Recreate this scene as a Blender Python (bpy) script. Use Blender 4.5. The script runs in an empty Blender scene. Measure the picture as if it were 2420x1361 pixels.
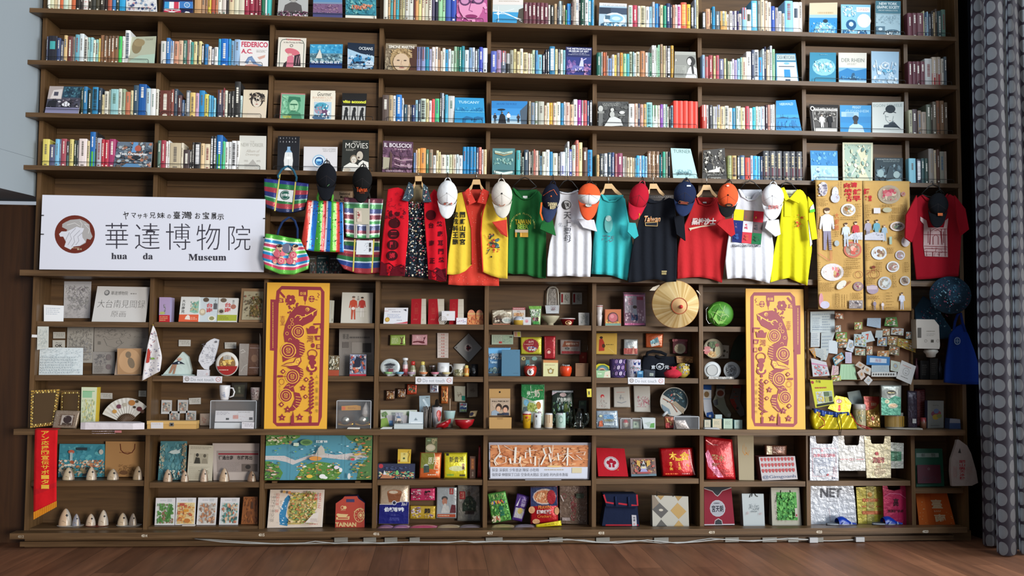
import bpy,math
from math import sin,cos,pi,sqrt
from random import Random as Rnd
from mathutils import Vector as V3,Matrix
RX=Matrix.Rotation(pi/2,3,'X')
SC=bpy.context.scene
COL=SC.collection
# camera, world, sun, exposure
W_,H_,FPX=2420.0,1361.0,2372.35
CAM=V3((3.18715,-8.10745,1.5499))
YAW,PIT,ROL=0.074635,0.063256,0.006864
_f=V3((sin(YAW)*cos(PIT),cos(YAW)*cos(PIT),sin(PIT)))
_r=V3((cos(YAW),-sin(YAW),0));_u=_r.cross(_f)
CR=_r*cos(ROL)+_u*sin(ROL);CU=_u*cos(ROL)-_r*sin(ROL);CF=_f
cd=bpy.data.cameras.new('camera');cam=bpy.data.objects.new('camera',cd);COL.objects.link(cam)
cd.sensor_width=36;cd.lens=36*FPX/W_;cd.clip_start=.1;cd.clip_end=200
cam.matrix_world=Matrix(((CR.x,CU.x,-CF.x,CAM.x),(CR.y,CU.y,-CF.y,CAM.y),(CR.z,CU.z,-CF.z,CAM.z),(0,0,0,1)))
SC.camera=cam
wd=bpy.data.worlds.new('world');SC.world=wd;wd.use_nodes=True
wd.node_tree.nodes['Background'].inputs[0].default_value=(.80,.88,1.0,1)
wd.node_tree.nodes['Background'].inputs[1].default_value=.42
def lamp(name,kind,loc,to,energy,color,**kw):
 l=bpy.data.lights.new(name,kind);l.energy=energy;l.color=color
 for k,v in kw.items():setattr(l,k,v)
 o=bpy.data.objects.new(name,l);COL.objects.link(o);o.location=loc
 o.rotation_euler=(V3(to)-V3(loc)).to_track_quat('-Z','Y').to_euler()
 return o
lamp('sun','SUN',(9,-9,3.2),(3.6,0,2.6),1.9,(1.0,.95,.88),angle=math.radians(14))
lamp('window_light','AREA',(9.6,-4.6,4.4),(6.2,0,3.4),520,(.80,.90,1.0),shape='RECTANGLE',size=3.0,size_y=4.0)
lamp('curtain_window','AREA',(8.7,-.85,2.6),(8.0,-.6,2.6),55,(.85,.93,1.0),shape='RECTANGLE',size=.8,size_y=5.0)
vs=SC.view_settings;vs.view_transform='Standard';vs.look='None';vs.gamma=1;vs.use_curve_mapping=False
vs.exposure=.08
# helpers
def ray(x,y):return CF+CR*((x-W_/2)/FPX)-CU*((y-H_/2)/FPX)
class Pl:
 def __init__(s,Y=.2,lean=0,base=None,turn=0,px=0,z=0):
  s.n=V3((0,-1,0));s.p=V3((0,Y,0))
  if lean or turn:
   z0=z if z else(at(px,base,Y).z if base else 0)
   s.p=V3((at(px,base or 700,Y).x if turn else 0,Y,z0))
   a=math.radians(lean);s.n=V3((0,-cos(a),sin(a)))
   s.n=Matrix.Rotation(math.radians(turn),3,'Z')@s.n
 def hit(s,x,y,d=0):
  r=ray(x,y);p0=s.p+s.n*d
  return CAM+r*((p0-CAM).dot(s.n)/r.dot(s.n))
def at(x,y,Y):
 r=ray(x,y);return CAM+r*((Y-CAM.y)/r.y)
def pxy(p):
 d=p-CAM;z=d.dot(CF);return(W_/2+FPX*d.dot(CR)/z,H_/2-FPX*d.dot(CU)/z)
def hx(c):
 if not isinstance(c,str):return c
 if len(c)==3:c=c[0]*2+c[1]*2+c[2]*2
 return tuple(((v/12.92)if v<=.04045 else((v+.055)/1.055)**2.4)for v in(int(c[i:i+2],16)/255 for i in(0,2,4)))+(1.0,)
MATS={}
def mat(kind):
 if kind in MATS:return MATS[kind]
 m=bpy.data.materials.new(kind);m.use_nodes=True;MATS[kind]=m
 nt=m.node_tree;b=nt.nodes['Principled BSDF'];N=nt.nodes.new;LK=nt.links.new
 a=N('ShaderNodeVertexColor');a.layer_name='Col'
 rough={'matte':.85,'satin':.5,'gloss':.28,'cloth':.95,'metal':.3,'foil':.3,'film':.15,'glass':.03,'paper':.8,'clear':.08}[kind]
 b.inputs['Roughness'].default_value=rough
 if kind in('matte','paper','cloth'):b.inputs['Specular IOR Level'].default_value=.2
 LK(a.outputs[0],b.inputs['Base Color'])
 if kind=='metal':b.inputs['Metallic'].default_value=1
 if kind=='foil':b.inputs['Metallic'].default_value=.25
 if kind in('cloth','foil','film'):
  tc=N('ShaderNodeTexCoord');no=N('ShaderNodeTexNoise');bu=N('ShaderNodeBump')
  no.inputs['Scale'].default_value={'cloth':9,'foil':22,'film':26}[kind];no.inputs['Detail'].default_value=3
  bu.inputs['Strength'].default_value={'cloth':.35,'foil':.16,'film':.7}[kind];bu.inputs['Distance'].default_value=.03
  LK(tc.outputs['Object'],no.inputs['Vector']);LK(no.outputs[0],bu.inputs['Height']);LK(bu.outputs[0],b.inputs['Normal'])
 if kind in('glass','clear'):
  b.inputs['Transmission Weight'].default_value=1 if kind=='glass' else .0;b.inputs['IOR'].default_value=1.3
  if kind=='clear':b.inputs['Alpha'].default_value=.10
 if kind=='film':b.inputs['Alpha'].default_value=.35
 return m
def wood(name,c1,c2,axis,scale=1.0,rough=.55,dark=None):
 m=bpy.data.materials.new(name);m.use_nodes=True;nt=m.node_tree;b=nt.nodes['Principled BSDF']
 N=nt.nodes.new;LK=nt.links.new
 g=N('ShaderNodeNewGeometry');mp=N('ShaderNodeMapping');no=N('ShaderNodeTexNoise');cr=N('ShaderNodeValToRGB')
 sc=[14*scale]*3;sc['xyz'.index(axis)]=.8*scale;mp.inputs['Scale'].default_value=sc
 LK(g.outputs['Position'],mp.inputs[0]);LK(mp.outputs[0],no.inputs[0]);no.inputs['Scale'].default_value=2.2;no.inputs['Detail'].default_value=6
 no.inputs['Distortion'].default_value=.8
 cr.color_ramp.elements[0].color=hx(c1);cr.color_ramp.elements[1].color=hx(c2)
 cr.color_ramp.elements[0].position=.3;cr.color_ramp.elements[1].position=.7
 LK(no.outputs[0],cr.inputs[0]);LK(cr.outputs[0],b.inputs['Base Color'])
 b.inputs['Roughness'].default_value=rough;b.inputs['Specular IOR Level'].default_value=.3
 bu=N('ShaderNodeBump');bu.inputs['Strength'].default_value=.08;bu.inputs['Distance'].default_value=.01
 LK(no.outputs[0],bu.inputs['Height']);LK(bu.outputs[0],b.inputs['Normal'])
 return m
class M:
 def __init__(s):s.v=[];s.f=[];s.c=[];s.sm=[]
 def poly(s,pts,col,sm=False):
  n=len(s.v);s.v+=[tuple(p)for p in pts];s.f.append(list(range(n,n+len(pts))));s.c.append(hx(col));s.sm.append(sm)
 def faces(s,pts,fs,col,sm=False):
  n=len(s.v);s.v+=[tuple(p)for p in pts]
  for i,f in enumerate(fs):
   s.f.append([n+k for k in f]);s.c.append(hx(col[i]if isinstance(col,list)else col));s.sm.append(sm)
 def box(s,a,b,col,top=None,side=None):
  x0,y0,z0=a;x1,y1,z1=b
  s.faces([(x0,y0,z0),(x1,y0,z0),(x1,y1,z0),(x0,y1,z0),(x0,y0,z1),(x1,y0,z1),(x1,y1,z1),(x0,y1,z1)],[(0,1,5,4),(2,3,7,6),(4,5,6,7),(3,2,1,0),(3,0,4,7),(1,2,6,5)],[col,side or col,top or side or col,side or col,side or col,side or col])
  return s
 def extr(s,pts,vec,col,side=None):
  n=len(pts);q=list(pts)+[V3(p)+vec for p in pts]
  fs=[list(range(n)),list(range(2*n-1,n-1,-1))]+[(i,i+n,(i+1)%n+n,(i+1)%n)for i in range(n)]
  s.faces(q,fs,[col,side or col]+[side or col]*n)
  return s
 def tube(s,pts,r,col,n=6,closed=False,rr=None):
  pts=[V3(p)for p in pts];P=[];k=len(pts)
  for i,p in enumerate(pts):
   if closed:t=pts[(i+1)%k]-pts[i-1]
   else:t=pts[min(i+1,k-1)]-pts[max(i-1,0)]
   t=t.normalized()if t.length>1e-9 else V3((0,0,1))
   a=t.cross(V3((0,1,0))if abs(t.y)<.9 else V3((1,0,0))).normalized();b=t.cross(a)
   R=rr[i]if rr else r
   P+=[p+(a*cos(2*pi*j/n)+b*sin(2*pi*j/n))*R for j in range(n)]
  fs=[]
  for i in range(k if closed else k-1):
   i2=(i+1)%k
   for j in range(n):fs.append((i*n+j,i*n+(j+1)%n,i2*n+(j+1)%n,i2*n+j))
  if not closed:fs+=[list(range(n-1,-1,-1)),list(range((k-1)*n,k*n))]
  s.faces(P,fs,col,True);return s
 def lathe(s,prof,o,col,n=18,ax=None,sx=1,sy=1):
  o=V3(o);P=[];fs=[];cs=[];k=len(prof)
  for q in prof:
   for j in range(n):
    d=V3((q[0]*sx*cos(2*pi*j/n),q[0]*sy*sin(2*pi*j/n),q[1]));P.append(o+(ax@d if ax else d))
  for i in range(k-1):
   for j in range(n):fs.append((i*n+j,i*n+(j+1)%n,(i+1)*n+(j+1)%n,(i+1)*n+j));cs.append(prof[i][2]if len(prof[i])>2 else col)
  if prof[0][0]>1e-5:fs.append(list(range(n-1,-1,-1)));cs.append(prof[0][2]if len(prof[0])>2 else col)
  if prof[-1][0]>1e-5:fs.append(list(range((k-1)*n,k*n)));cs.append(cs[-1])
  s.faces(P,fs,cs,True);return s
 def grid(s,fn,nu,nv,col,thick=0,sm=True):
  P=[V3(fn(i/nu,j/nv))for j in range(nv+1)for i in range(nu+1)];w=nu+1;fs=[];cs=[]
  for j in range(nv):
   for i in range(nu):
    fs.append((j*w+i,j*w+i+1,(j+1)*w+i+1,(j+1)*w+i));cs.append(col((i+.5)/nu,(j+.5)/nv)if callable(col)else col)
  if thick:
   n=len(P);base=list(fs)
   P+=[p+V3((0,thick,0))for p in P]
   fs+=[tuple(k+n for k in reversed(f))for f in base];cs+=list(cs)
   rim=[i for i in range(w)]+[j*w+nu for j in range(1,nv+1)]+[nv*w+i for i in range(nu-1,-1,-1)]+[j*w for j in range(nv-1,0,-1)]
   for a,b in zip(rim,rim[1:]+rim[:1]):fs.append((b,a,a+n,b+n));cs.append(cs[0])
  s.faces(P,fs,cs,sm);return s
 def go(s,name,m='matte',parent=None,o=None,tris=None):
  me=bpy.data.meshes.new(name)
  O=V3(parent['_o'])if parent is not None and '_o' in parent else(V3(o)if o is not None else s.base())
  me.from_pydata([(x-O.x,y-O.y,z-O.z)for x,y,z in s.v],[],s.f)
  ca=me.color_attributes.new('Col','BYTE_COLOR','CORNER');buf=[]
  for f,c in zip(s.f,s.c):buf+=list(c)*len(f)
  ca.data.foreach_set('color',buf)
  me.polygons.foreach_set('use_smooth',s.sm)
  me.materials.append(mat(m)if isinstance(m,str)else m)
  ob=bpy.data.objects.new(name,me);COL.objects.link(ob)
  if parent is not None:ob.parent=parent;ob['_o']=tuple(O)
  else:ob.location=O;ob['_o']=tuple(O)
  return ob
 def base(s):
  xs=[v[0]for v in s.v];ys=[v[1]for v in s.v];zs=[v[2]for v in s.v]
  return V3(((min(xs)+max(xs))/2,(min(ys)+max(ys))/2,min(zs)))
USED={}
def tag(o,label,cat,group=None):
 o['label']=label;o['category']=cat
 if group:o['group']=group
 return o
def thing(name,label,cat,o,group=None):
 e=bpy.data.objects.new(name,None);COL.objects.link(e);e.empty_display_size=.03
 e.location=o;e['_o']=tuple(o)
 return tag(e,label,cat,group)
TXT={}
def text_mesh(t,bold):
 if(t,bold)in TXT:return TXT[(t,bold)]
 c=bpy.data.curves.new('t','FONT');c.body=t;c.resolution_u=2;c.offset=bold
 o=bpy.data.objects.new('t',c);COL.objects.link(o)
 m=o.evaluated_get(bpy.context.evaluated_depsgraph_get()).to_mesh()
 vs_=[(v.co.x,v.co.y)for v in m.vertices];fs=[list(p.vertices)for p in m.polygons]
 o.to_mesh_clear();bpy.data.objects.remove(o);bpy.data.curves.remove(c)
 if vs_:
  a=min(v[0]for v in vs_);b=max(v[0]for v in vs_);e=min(v[1]for v in vs_);h=max(v[1]for v in vs_)
  vs_=[((v[0]-a)/max(1e-6,b-a),(v[1]-e)/max(1e-6,h-e))for v in vs_]
 TXT[(t,bold)]=(vs_,fs);return TXT[(t,bold)]
class Art:
 def __init__(s,m,pl,rot=0,c=(0,0),d0=.0006,step=.00012):
  s.m=m;s.pl=pl;s.d=d0;s.st=step;s.c=c;a=math.radians(rot);s.cs=cos(a);s.sn=sin(a);s.rot=rot;s.q=None;s.k=1;s.ar=1
 def quad(s,xy):
  s.q=xy;w=abs(xy[2]-xy[0])+abs(xy[4]-xy[6]);h=abs(xy[1]-xy[7])+abs(xy[3]-xy[5])
  s.k=400/(w+h);s.ar=w/h;return s
 def pt(s,x,y):
  if s.q:
   u,v,q=x/100,y/100,s.q
   x,y=[(1-v)*((1-u)*q[6+i]+u*q[4+i])+v*((1-u)*q[i]+u*q[2+i])for i in(0,1)]
  if s.rot:
   dx,dy=x-s.c[0],y-s.c[1];x=s.c[0]+dx*s.cs-dy*s.sn;y=s.c[1]+dx*s.sn+dy*s.cs
  return s.pl.hit(x,y,s.d)
 def P(s,xy,col):
  s.m.poly([s.pt(xy[i],xy[i+1])for i in range(0,len(xy),2)],col);s.d+=s.st
 def R(s,x0,y0,x1,y1,col):s.P([x0,y1,x1,y1,x1,y0,x0,y0],col)
 def E(s,cx,cy,rx,ry,col,n=14,a=0):
  n=int(n)
  ca,sa=cos(math.radians(a)),sin(math.radians(a));q=[]
  for i in range(n):
   t=-2*pi*i/n;u,v=rx*cos(t),ry*sin(t);q+=[cx+u*ca-v*sa,cy+u*sa+v*ca]
  s.P(q,col)
 def C(s,cx,cy,r,col,n=14):s.E(cx,cy,r,r*s.ar,col,n)
 def O(s,cx,cy,rx,ry,w,col,n=18):
  n=int(n)
  s.L([k for i in range(n+1)for k in(cx+rx*cos(2*pi*i/n),cy+ry*sin(2*pi*i/n))],w,col)
 def L(s,xy,w,col):
  w*=s.k;pts=[(xy[i],xy[i+1])for i in range(0,len(xy),2)]
  k=len(pts);l=[];r=[]
  for i in range(k):
   a=pts[max(i-1,0)];b=pts[min(i+1,k-1)];dx,dy=b[0]-a[0],b[1]-a[1];h=math.hypot(dx,dy)or 1
   nx,ny=-dy/h*w/2,dx/h*w/2
   l.append((pts[i][0]+nx,pts[i][1]+ny));r.append((pts[i][0]-nx,pts[i][1]-ny))
  for i in range(k-1):
   s.m.poly([s.pt(*l[i]),s.pt(*r[i]),s.pt(*r[i+1]),s.pt(*l[i+1])][::-1],col)
  s.d+=s.st
 def T(s,t,x0,y0,x1,y1,col,b=0,v=0,sk=0):
  if v:
   n=len(t);h=(y1-y0)/n
   for i,ch in enumerate(t):s.T(ch,x0,y0+i*h+h*.06,x1,y0+(i+1)*h-h*.06,col,b)
   return
  vs_,fs=text_mesh(t,b)
  if not vs_:return
  s.m.faces([s.pt(x0+(x1-x0)*a+sk*e,y1+(y0-y1)*e)for a,e in vs_],fs,col);s.d+=s.st
 def S(s,x0,y0,x1,y1,n,cols,sz=3,k='e',seed=1):
  R=Rnd(seed*7919+int(x0*3+y0));cols=cols.split();sz*=s.k
  n=int(n)
  if s.q:n=int(n*1.9);sz*=.62
  for i in range(n):
   x=R.uniform(x0,x1);y=R.uniform(y0,y1);c=R.choice(cols);z=sz*R.uniform(.5,1.5)
   z=min(z,max(.5,min(x-x0,x1-x)+.6),max(.5,min(y-y0,y1-y)+.6))
   if k=='e':s.E(x,y,z,z*R.uniform(.5,1),c,8,R.uniform(0,180))
   elif k=='r':s.R(x-z,y-z*.6,x+z,y+z*.6,c)
   else:
    a=R.uniform(0,6.3);s.L([x,y,x+z*cos(a),y+z*sin(a),x+z*1.6*cos(a+.7),y+z*1.6*sin(a+.7)],max(.45,sz/s.k*.22),c)
 def W(s,x0,y0,x1,y1,n,col,seed=1,w=None,v=0):
  R=Rnd(seed*31+int(x0+y0));n=int(n)
  for i in range(n):
   if v:a,b,q=y0,y1,x0+(x1-x0)*(i+.5)/n;h=(x1-x0)/n*.45
   else:a,b,q=x0,x1,y0+(y1-y0)*(i+.5)/n;h=(y1-y0)/n*.45
   h=min(h,w*s.k if w else 9*s.k)
   e=b-(b-a)*R.uniform(0,.3);p=a
   while p<e-s.k:
    l=min(R.uniform(1.2,4.5)*s.k,e-p)
    if v:s.R(q-h/2,p,q+h/2,p+l,col)
    else:s.R(p,q-h/2,p+l,q+h/2,col)
    s.d-=s.st;p+=l+R.uniform(.6,1.6)*s.k
   s.d+=s.st
RECT=lambda a,b,c,d:[a,d,c,d,c,b,a,b]
def slab(m,xy,pl,thick,col,side=None,rot=0,c=None):
 if len(xy)==4:xy=RECT(*xy)
 A=Art(m,pl,rot,c or(sum(xy[0::2])/(len(xy)//2),sum(xy[1::2])/(len(xy)//2)),0,0)
 pts=[A.pt(xy[i],xy[i+1])for i in range(0,len(xy),2)]
 m.extr(pts,-pl.n*thick,col,side)
 B=Art(m,pl,rot,A.c)
 return B
def rest(m,z):
 d=z-min(v[2]for v in m.v)
 m.v=[(v[0],v[1],v[2]+d)for v in m.v]
def K(name,label,cat,xy,Y,col,art=None,thick=.004,mt='paper',side=None,rot=0,lean=0,group=None,z=None,turn=0,parent=None):
 if len(xy)==4:xy=RECT(*xy)
 pl=Pl(Y,lean,max(xy[1::2]),turn,sum(xy[0::2])/(len(xy)//2));m=M()
 A=slab(m,xy,pl,thick,col,side,rot)
 if art:
  if len(xy)==8:A.quad(xy)
  art(A)
 if z is not None:rest(m,z)
 o=m.go(name,mt,parent)
 if parent is None:tag(o,label,cat,group)
 elif label:o['label']=label
 return o
WD_H=wood('oak_along','4d3822','6a5035','x',1,.42);WD_V=wood('oak_upright','50391f','6c5032','z',1,.42);WD_B=wood('oak_back','4a3520','664b2e','x',.7)
def struct(m,name,mt):
 o=m.go(name,mt);o['kind']='structure';return o
fm=bpy.data.materials.new('floor_planks');fm.use_nodes=True
nt=fm.node_tree;b=nt.nodes['Principled BSDF'];N=nt.nodes.new;LK=nt.links.new
g=N('ShaderNodeNewGeometry');mp=N('ShaderNodeMapping');br=N('ShaderNodeTexBrick');mp.inputs['Rotation'].default_value=(0,0,math.radians(90))
LK(g.outputs['Position'],mp.inputs[0]);LK(mp.outputs[0],br.inputs['Vector'])
br.inputs['Scale'].default_value=1;br.inputs['Brick Width'].default_value=1.7;br.inputs['Row Height'].default_value=.21;br.inputs['Mortar Size'].default_value=.0012
br.inputs['Color1'].default_value=hx('8e5f43');br.inputs['Color2'].default_value=hx('6c4630');br.inputs['Mortar'].default_value=hx('2a1812');br.inputs['Bias'].default_value=-.1
no=N('ShaderNodeTexNoise');m2=N('ShaderNodeMapping');m2.inputs['Scale'].default_value=(9,.9,1);LK(g.outputs['Position'],m2.inputs[0]);LK(m2.outputs[0],no.inputs[0])
no.inputs['Scale'].default_value=1.6;no.inputs['Detail'].default_value=6
cr=N('ShaderNodeValToRGB');cr.color_ramp.elements[0].color=(.55,.52,.5,1);cr.color_ramp.elements[1].color=(1.2,1.15,1.1,1);cr.color_ramp.elements[0].position=.3;cr.color_ramp.elements[1].position=.75
LK(no.outputs[0],cr.inputs[0]);mx=N('ShaderNodeMixRGB');mx.blend_type='MULTIPLY';mx.inputs[0].default_value=.8
LK(br.outputs[0],mx.inputs[1]);LK(cr.outputs[0],mx.inputs[2]);LK(mx.outputs[0],b.inputs['Base Color'])
b.inputs['Roughness'].default_value=.5;b.inputs['Specular IOR Level'].default_value=.35
m=M();m.box((-4,-9,-.1),(9.5,3,0),'fff');struct(m,'floor',fm)
# left: timber wall below, pale bulkhead jutting out above it at a slant
WD_L=wood('dark_timber','2f1b0c','472b14','z',.5)
m=M();m.box((-4,.32,0),(-.06,.5,2.72),'fff');struct(m,'wall_left',WD_L)
m=M();m.box((-.47,.30,0),(-.04,.319,2.70),'fff');struct(m,'trim_1',WD_L)
m=M();zb=at(85,466,.2).z;zb2=zb
p=[(-.045,.45),(-.045,.12),(-.045-.27*2.2,.12-2.2),(-4,-2.1),(-4,.45)]
m.extr([(a,c,zb)for a,c in p],V3((0,0,4)),'949da2');
o=struct(m,'wall_left_upper','matte')
m=M();a0,a1=V3((-.046,.12,zb+.30)),V3((-.046-.27*2.2,-2.08,zb+.30));m.tube([a0,a1],.0022,'8c989e',4);struct(m,'trim_2','matte')
m=M();m.box((-.05,.48,0),(9.5,.6,7),'2a2018');struct(m,'wall_back','matte')
m=M();m.box((7.80,-.30,0),(9.5,.46,1.02),'fff');m.box((7.80,-.1,1.02),(9.5,.46,7),'fff');struct(m,'wall_right',wood('night_timber','0b0907','15100c','z'))
m=M();m.box((7.98,-1.7,0),(9.5,-1.45,7),'6a6660');struct(m,'added_shade_wall','matte')  # unseen wall added out of frame to shade the curtains and end bay
m=M();m.box((7.74,.02,at(2305,1032,.02).z),(7.93,.10,7),'070a12');struct(m,'trim_3','matte')
# the bookcase
SH={1:4.2563,2:3.8359,3:3.4132,4:2.9926,5:2.1638,8:.9240,9:.1255}
XD=[i*.9+d for i,d in enumerate((-.003,.007,.008,.004,-.004,-.012,-.013,-.009,-.006))]+[7.655]
BC=thing('bookcase','tall dark oak bookcase of nine bays covering the whole wall','bookcase',(3.8,.2,0))
for k,z in SH.items():
 t=.036 if k<5 else .045
 m=M();m.box((-.075,0,z-t),(7.585,.42 if k<9 else .125,z),'fff');sh=m.go('shelf',WD_H,BC)
 if k==9:
  for i,s_ in enumerate('4013 4014 4015 4016 4017 4018 4019 4020 4020'.split()):
   x=(49,341,618,889,1158,1421,1682,1936,2187)[i];y=(1268,1266,1264,1261.5,1260,1259.5,1258,1257,1256)[i]
   m=M();A=Art(m,Pl(0));A.T(s_,x-7,y-3.6,x+7,y+3.4,'d8cdb8' if i else '9c8f7c',.02);m.go('bay_number','matte',sh)
for i,x in enumerate(XD):
 m=M();m.box((x-.017,.13,.08),(x+.017,.42,5.2),'fff');m.go('side_panel' if i in(0,9)else 'divider',WD_V,BC)
m=M();m.box((-.02,.42,.08),(7.68,.44,5.2),'fff');m.go('back_panel',WD_B,BC)
m=M();m.box((.0,.10,0),(7.67,.40,.081),'fff');m.box((-.02,.06,.012),(7.5,.10,.05),'fff');m.go('plinth',WD_H,BC)
ZF={};
def board(row,b,y,x,Y0=.14):
 z=at(x,y,Y0).z;ZF[row,b]=z
 m=M();m.box((XD[b-1]+.019,Y0,z-.042),(XD[b]-.022,.418,z),'fff');m.go('board',WD_H,BC)
for b,x,yF,yG,yI,yJ in[(1,200,760,887,1136,1248),(2,480,761.5,888.8,1139.5,1244),(3,780,763,888.8,1141.7,1250),(4,1020,766,889.9,1134,1249),(5,1270,768,889.7,1135.7,1248),(6,1530,771,893.5,1131,1247),(7,1720,772,896.5,1138,1246),(8,2030,775,898.3,1136,1246),(9,2190,777,897.5,1153.9,1246)]:
 board('F',b,yF,x);board('G',b,yG,x);board('I',b,yI,x);board('J',b,yJ,x)
board('E',3,512,700)
# the two bays of face-out books have a shallow display panel
for b in(3,8):
 for k in(1,2,3,4):
  z0=SH[k];z1=(4.64 if k==1 else SH[k-1]-.036);zm=z0+.40*(z1-z0)
  m=M();m.box((XD[b-1]+.02,.17,z0),(XD[b]-.02,.19,zm-.004),'fff');m.box((XD[b-1]+.02,.17,zm+.004),(XD[b]-.02,.19,z1-.03),'fff')
  m.go('display_panel',WD_B,BC)
for k in(1,2,3,4,5,8):
 for b in range(1,10):
  m=M();z=SH[k]-(.036 if k<5 else .045);m.box((XD[b-1]+.02,.405,z-.045),(XD[b]-.02,.4195,z-.001),'fff');m.go('back_strip',WD_H,BC)
ORD='zeroth first second third fourth fifth sixth seventh eighth ninth tenth eleventh twelfth thirteenth fourteenth fifteenth sixteenth seventeenth eighteenth nineteenth twentieth'.split()
ORD+=['twenty-'+o for o in ORD[1:10]]+['thirtieth']+['thirty-'+o for o in ORD[1:10]]
ROWN={1:'top visible shelf',2:'second shelf down',3:'third shelf down',4:'fourth shelf down'}
def cname(h):
 import colorsys
 if len(h)==3:h=h[0]*2+h[1]*2+h[2]*2
 r,g,b=(int(h[i:i+2],16)/255 for i in(0,2,4));H,S,V=colorsys.rgb_to_hsv(r,g,b);H*=360
 if V<.25:return 'black'
 if S<.13:return 'white' if V>.85 else 'pale grey' if V>.7 else 'grey' if V>.42 else 'charcoal'
 if S<.34 and V>.68:p='pale '
 else:p='dark ' if V<.5 else ''
 if H<14 or H>340:n='red' if S>.45 else 'pink' if V>.6 else 'maroon'
 elif H<40:n='brown' if V<.68 else 'cream' if S<.34 else 'orange' if S>.62 else 'tan'
 elif H<68:n='cream' if S<.34 else 'yellow' if V>.6 else 'olive'
 elif H<165:n='green'
 elif H<200:n='teal' if V<.72 else 'sky blue'
 elif H<255:n='blue'
 else:n='purple' if H<300 else 'magenta'
 if n=='cream' or n=='maroon':p=''
 return p+n
TI={1:(60,0,2420/600),2:(620,0,2420/560),3:(1140,0,2420/540),4:(1640,0,2420/780),5:(60,190,2420/600),6:(620,190,2420/560),7:(1140,200,2420/540),8:(1640,200,2420/780)}
BK=[]
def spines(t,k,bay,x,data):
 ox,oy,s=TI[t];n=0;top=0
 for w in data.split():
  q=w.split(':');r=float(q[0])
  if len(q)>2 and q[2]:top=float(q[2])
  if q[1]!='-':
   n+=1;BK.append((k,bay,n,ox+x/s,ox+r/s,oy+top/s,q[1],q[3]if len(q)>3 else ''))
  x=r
def book_mesh(m,k,x0,x1,yt,col,st,R):
 z=SH[k]+.0008;Y=.052;dY=R.uniform(0,.012);xm=(x0+x1)/2
 a=at(x0+.25,0,Y).x;b=at(x1-.25,0,Y).x
 def X(px):
  p=at(px,pxy(V3((at(px,300,Y).x,Y,z)))[1],Y);return p.x
 a,b=X(x0+.22),X(x1-.22);Y+=dY;h=max(.08,min(at(xm,yt,Y).z-z,.36));d=min(.12+h*.25,.2);w=b-a
 if any(a-.02<v<b+.02 for v in XD):d=.126-Y
 c=hx(col)
 e=min(.012,w*.3);f=.006
 sp=[(a,Y+f),(a+e*.5,Y+f*.35),(a+w/2,Y),(b-e*.5,Y+f*.35),(b,Y+f)]
 pts=[V3((p[0],p[1],z))for p in sp]+[V3((b,Y+d,z)),V3((a,Y+d,z))]
 m.extr(pts,V3((0,0,h)),col,col)
 if w>.012 and d>.05:
  m.poly([(a+.002,Y+.012,z+h+.0004),(b-.002,Y+.012,z+h+.0004),(b-.002,Y+d-.003,z+h+.0004),(a+.002,Y+d-.003,z+h+.0004)],'e2dac4')
 def band(v0,v1,cc,u0=0,u1=1,D=.0008):
  xx=[a+w*u0,a+w*(u0+u1)/2,a+w*u1];yy=[]
  for x in xx:
   t=min(1,abs(x-(a+w/2))/(w/2+1e-9));yy.append(Y+f*t**2*.9-D)
  for i in(0,1):
   m.poly([(xx[i],yy[i],z+h*v0),(xx[i+1],yy[i+1],z+h*v0),(xx[i+1],yy[i+1],z+h*v1),(xx[i],yy[i],z+h*v1)],cc)
 lum=.3*c[0]+.6*c[1]+.1*c[2];ink='f4efe0' if lum<.18 else('6a625a' if R.random()<.6 else('8a4c48','4a6c8a','5a7a6a','8a7a60')[R.randrange(4)])
 if st.startswith('U'):band(.52,1,st[1:])
 elif st.startswith('L'):band(0,.45,st[1:]);ink='fff'
 elif st.startswith('b'):
  for v in(.12,.3,.52,.72,.86):band(v,v+.015,st[1:]or 'd8b870')
 elif st.startswith('l'):band(.5,.8,st[1:],.2,.8);ink=None
 elif st=='E':
  band(.14,.45,'5c2430')
  for v in(.12,.45,.62,.80):band(v,v+.02,'c8b48a')
  band(.88,.93,'b9b4a8',.35,.65);ink='c8b48a'
 elif st.startswith('t'):
  ink=st[1:]or 'fff'
 if ink and w>.008:
  v=R.uniform(.80,.92);end=v-R.uniform(.25,.6);u=.5-.5*R.uniform(.2,.4)
  if st.startswith('t'):v,end,u=.92,.2,.2
  while v>end:
   l=R.uniform(.02,.05);band(v-l,v,ink,u,1-u);v-=l+R.uniform(.008,.02)
  if R.random()<.5:band(.06,.10,ink,.3,.7)
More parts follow.
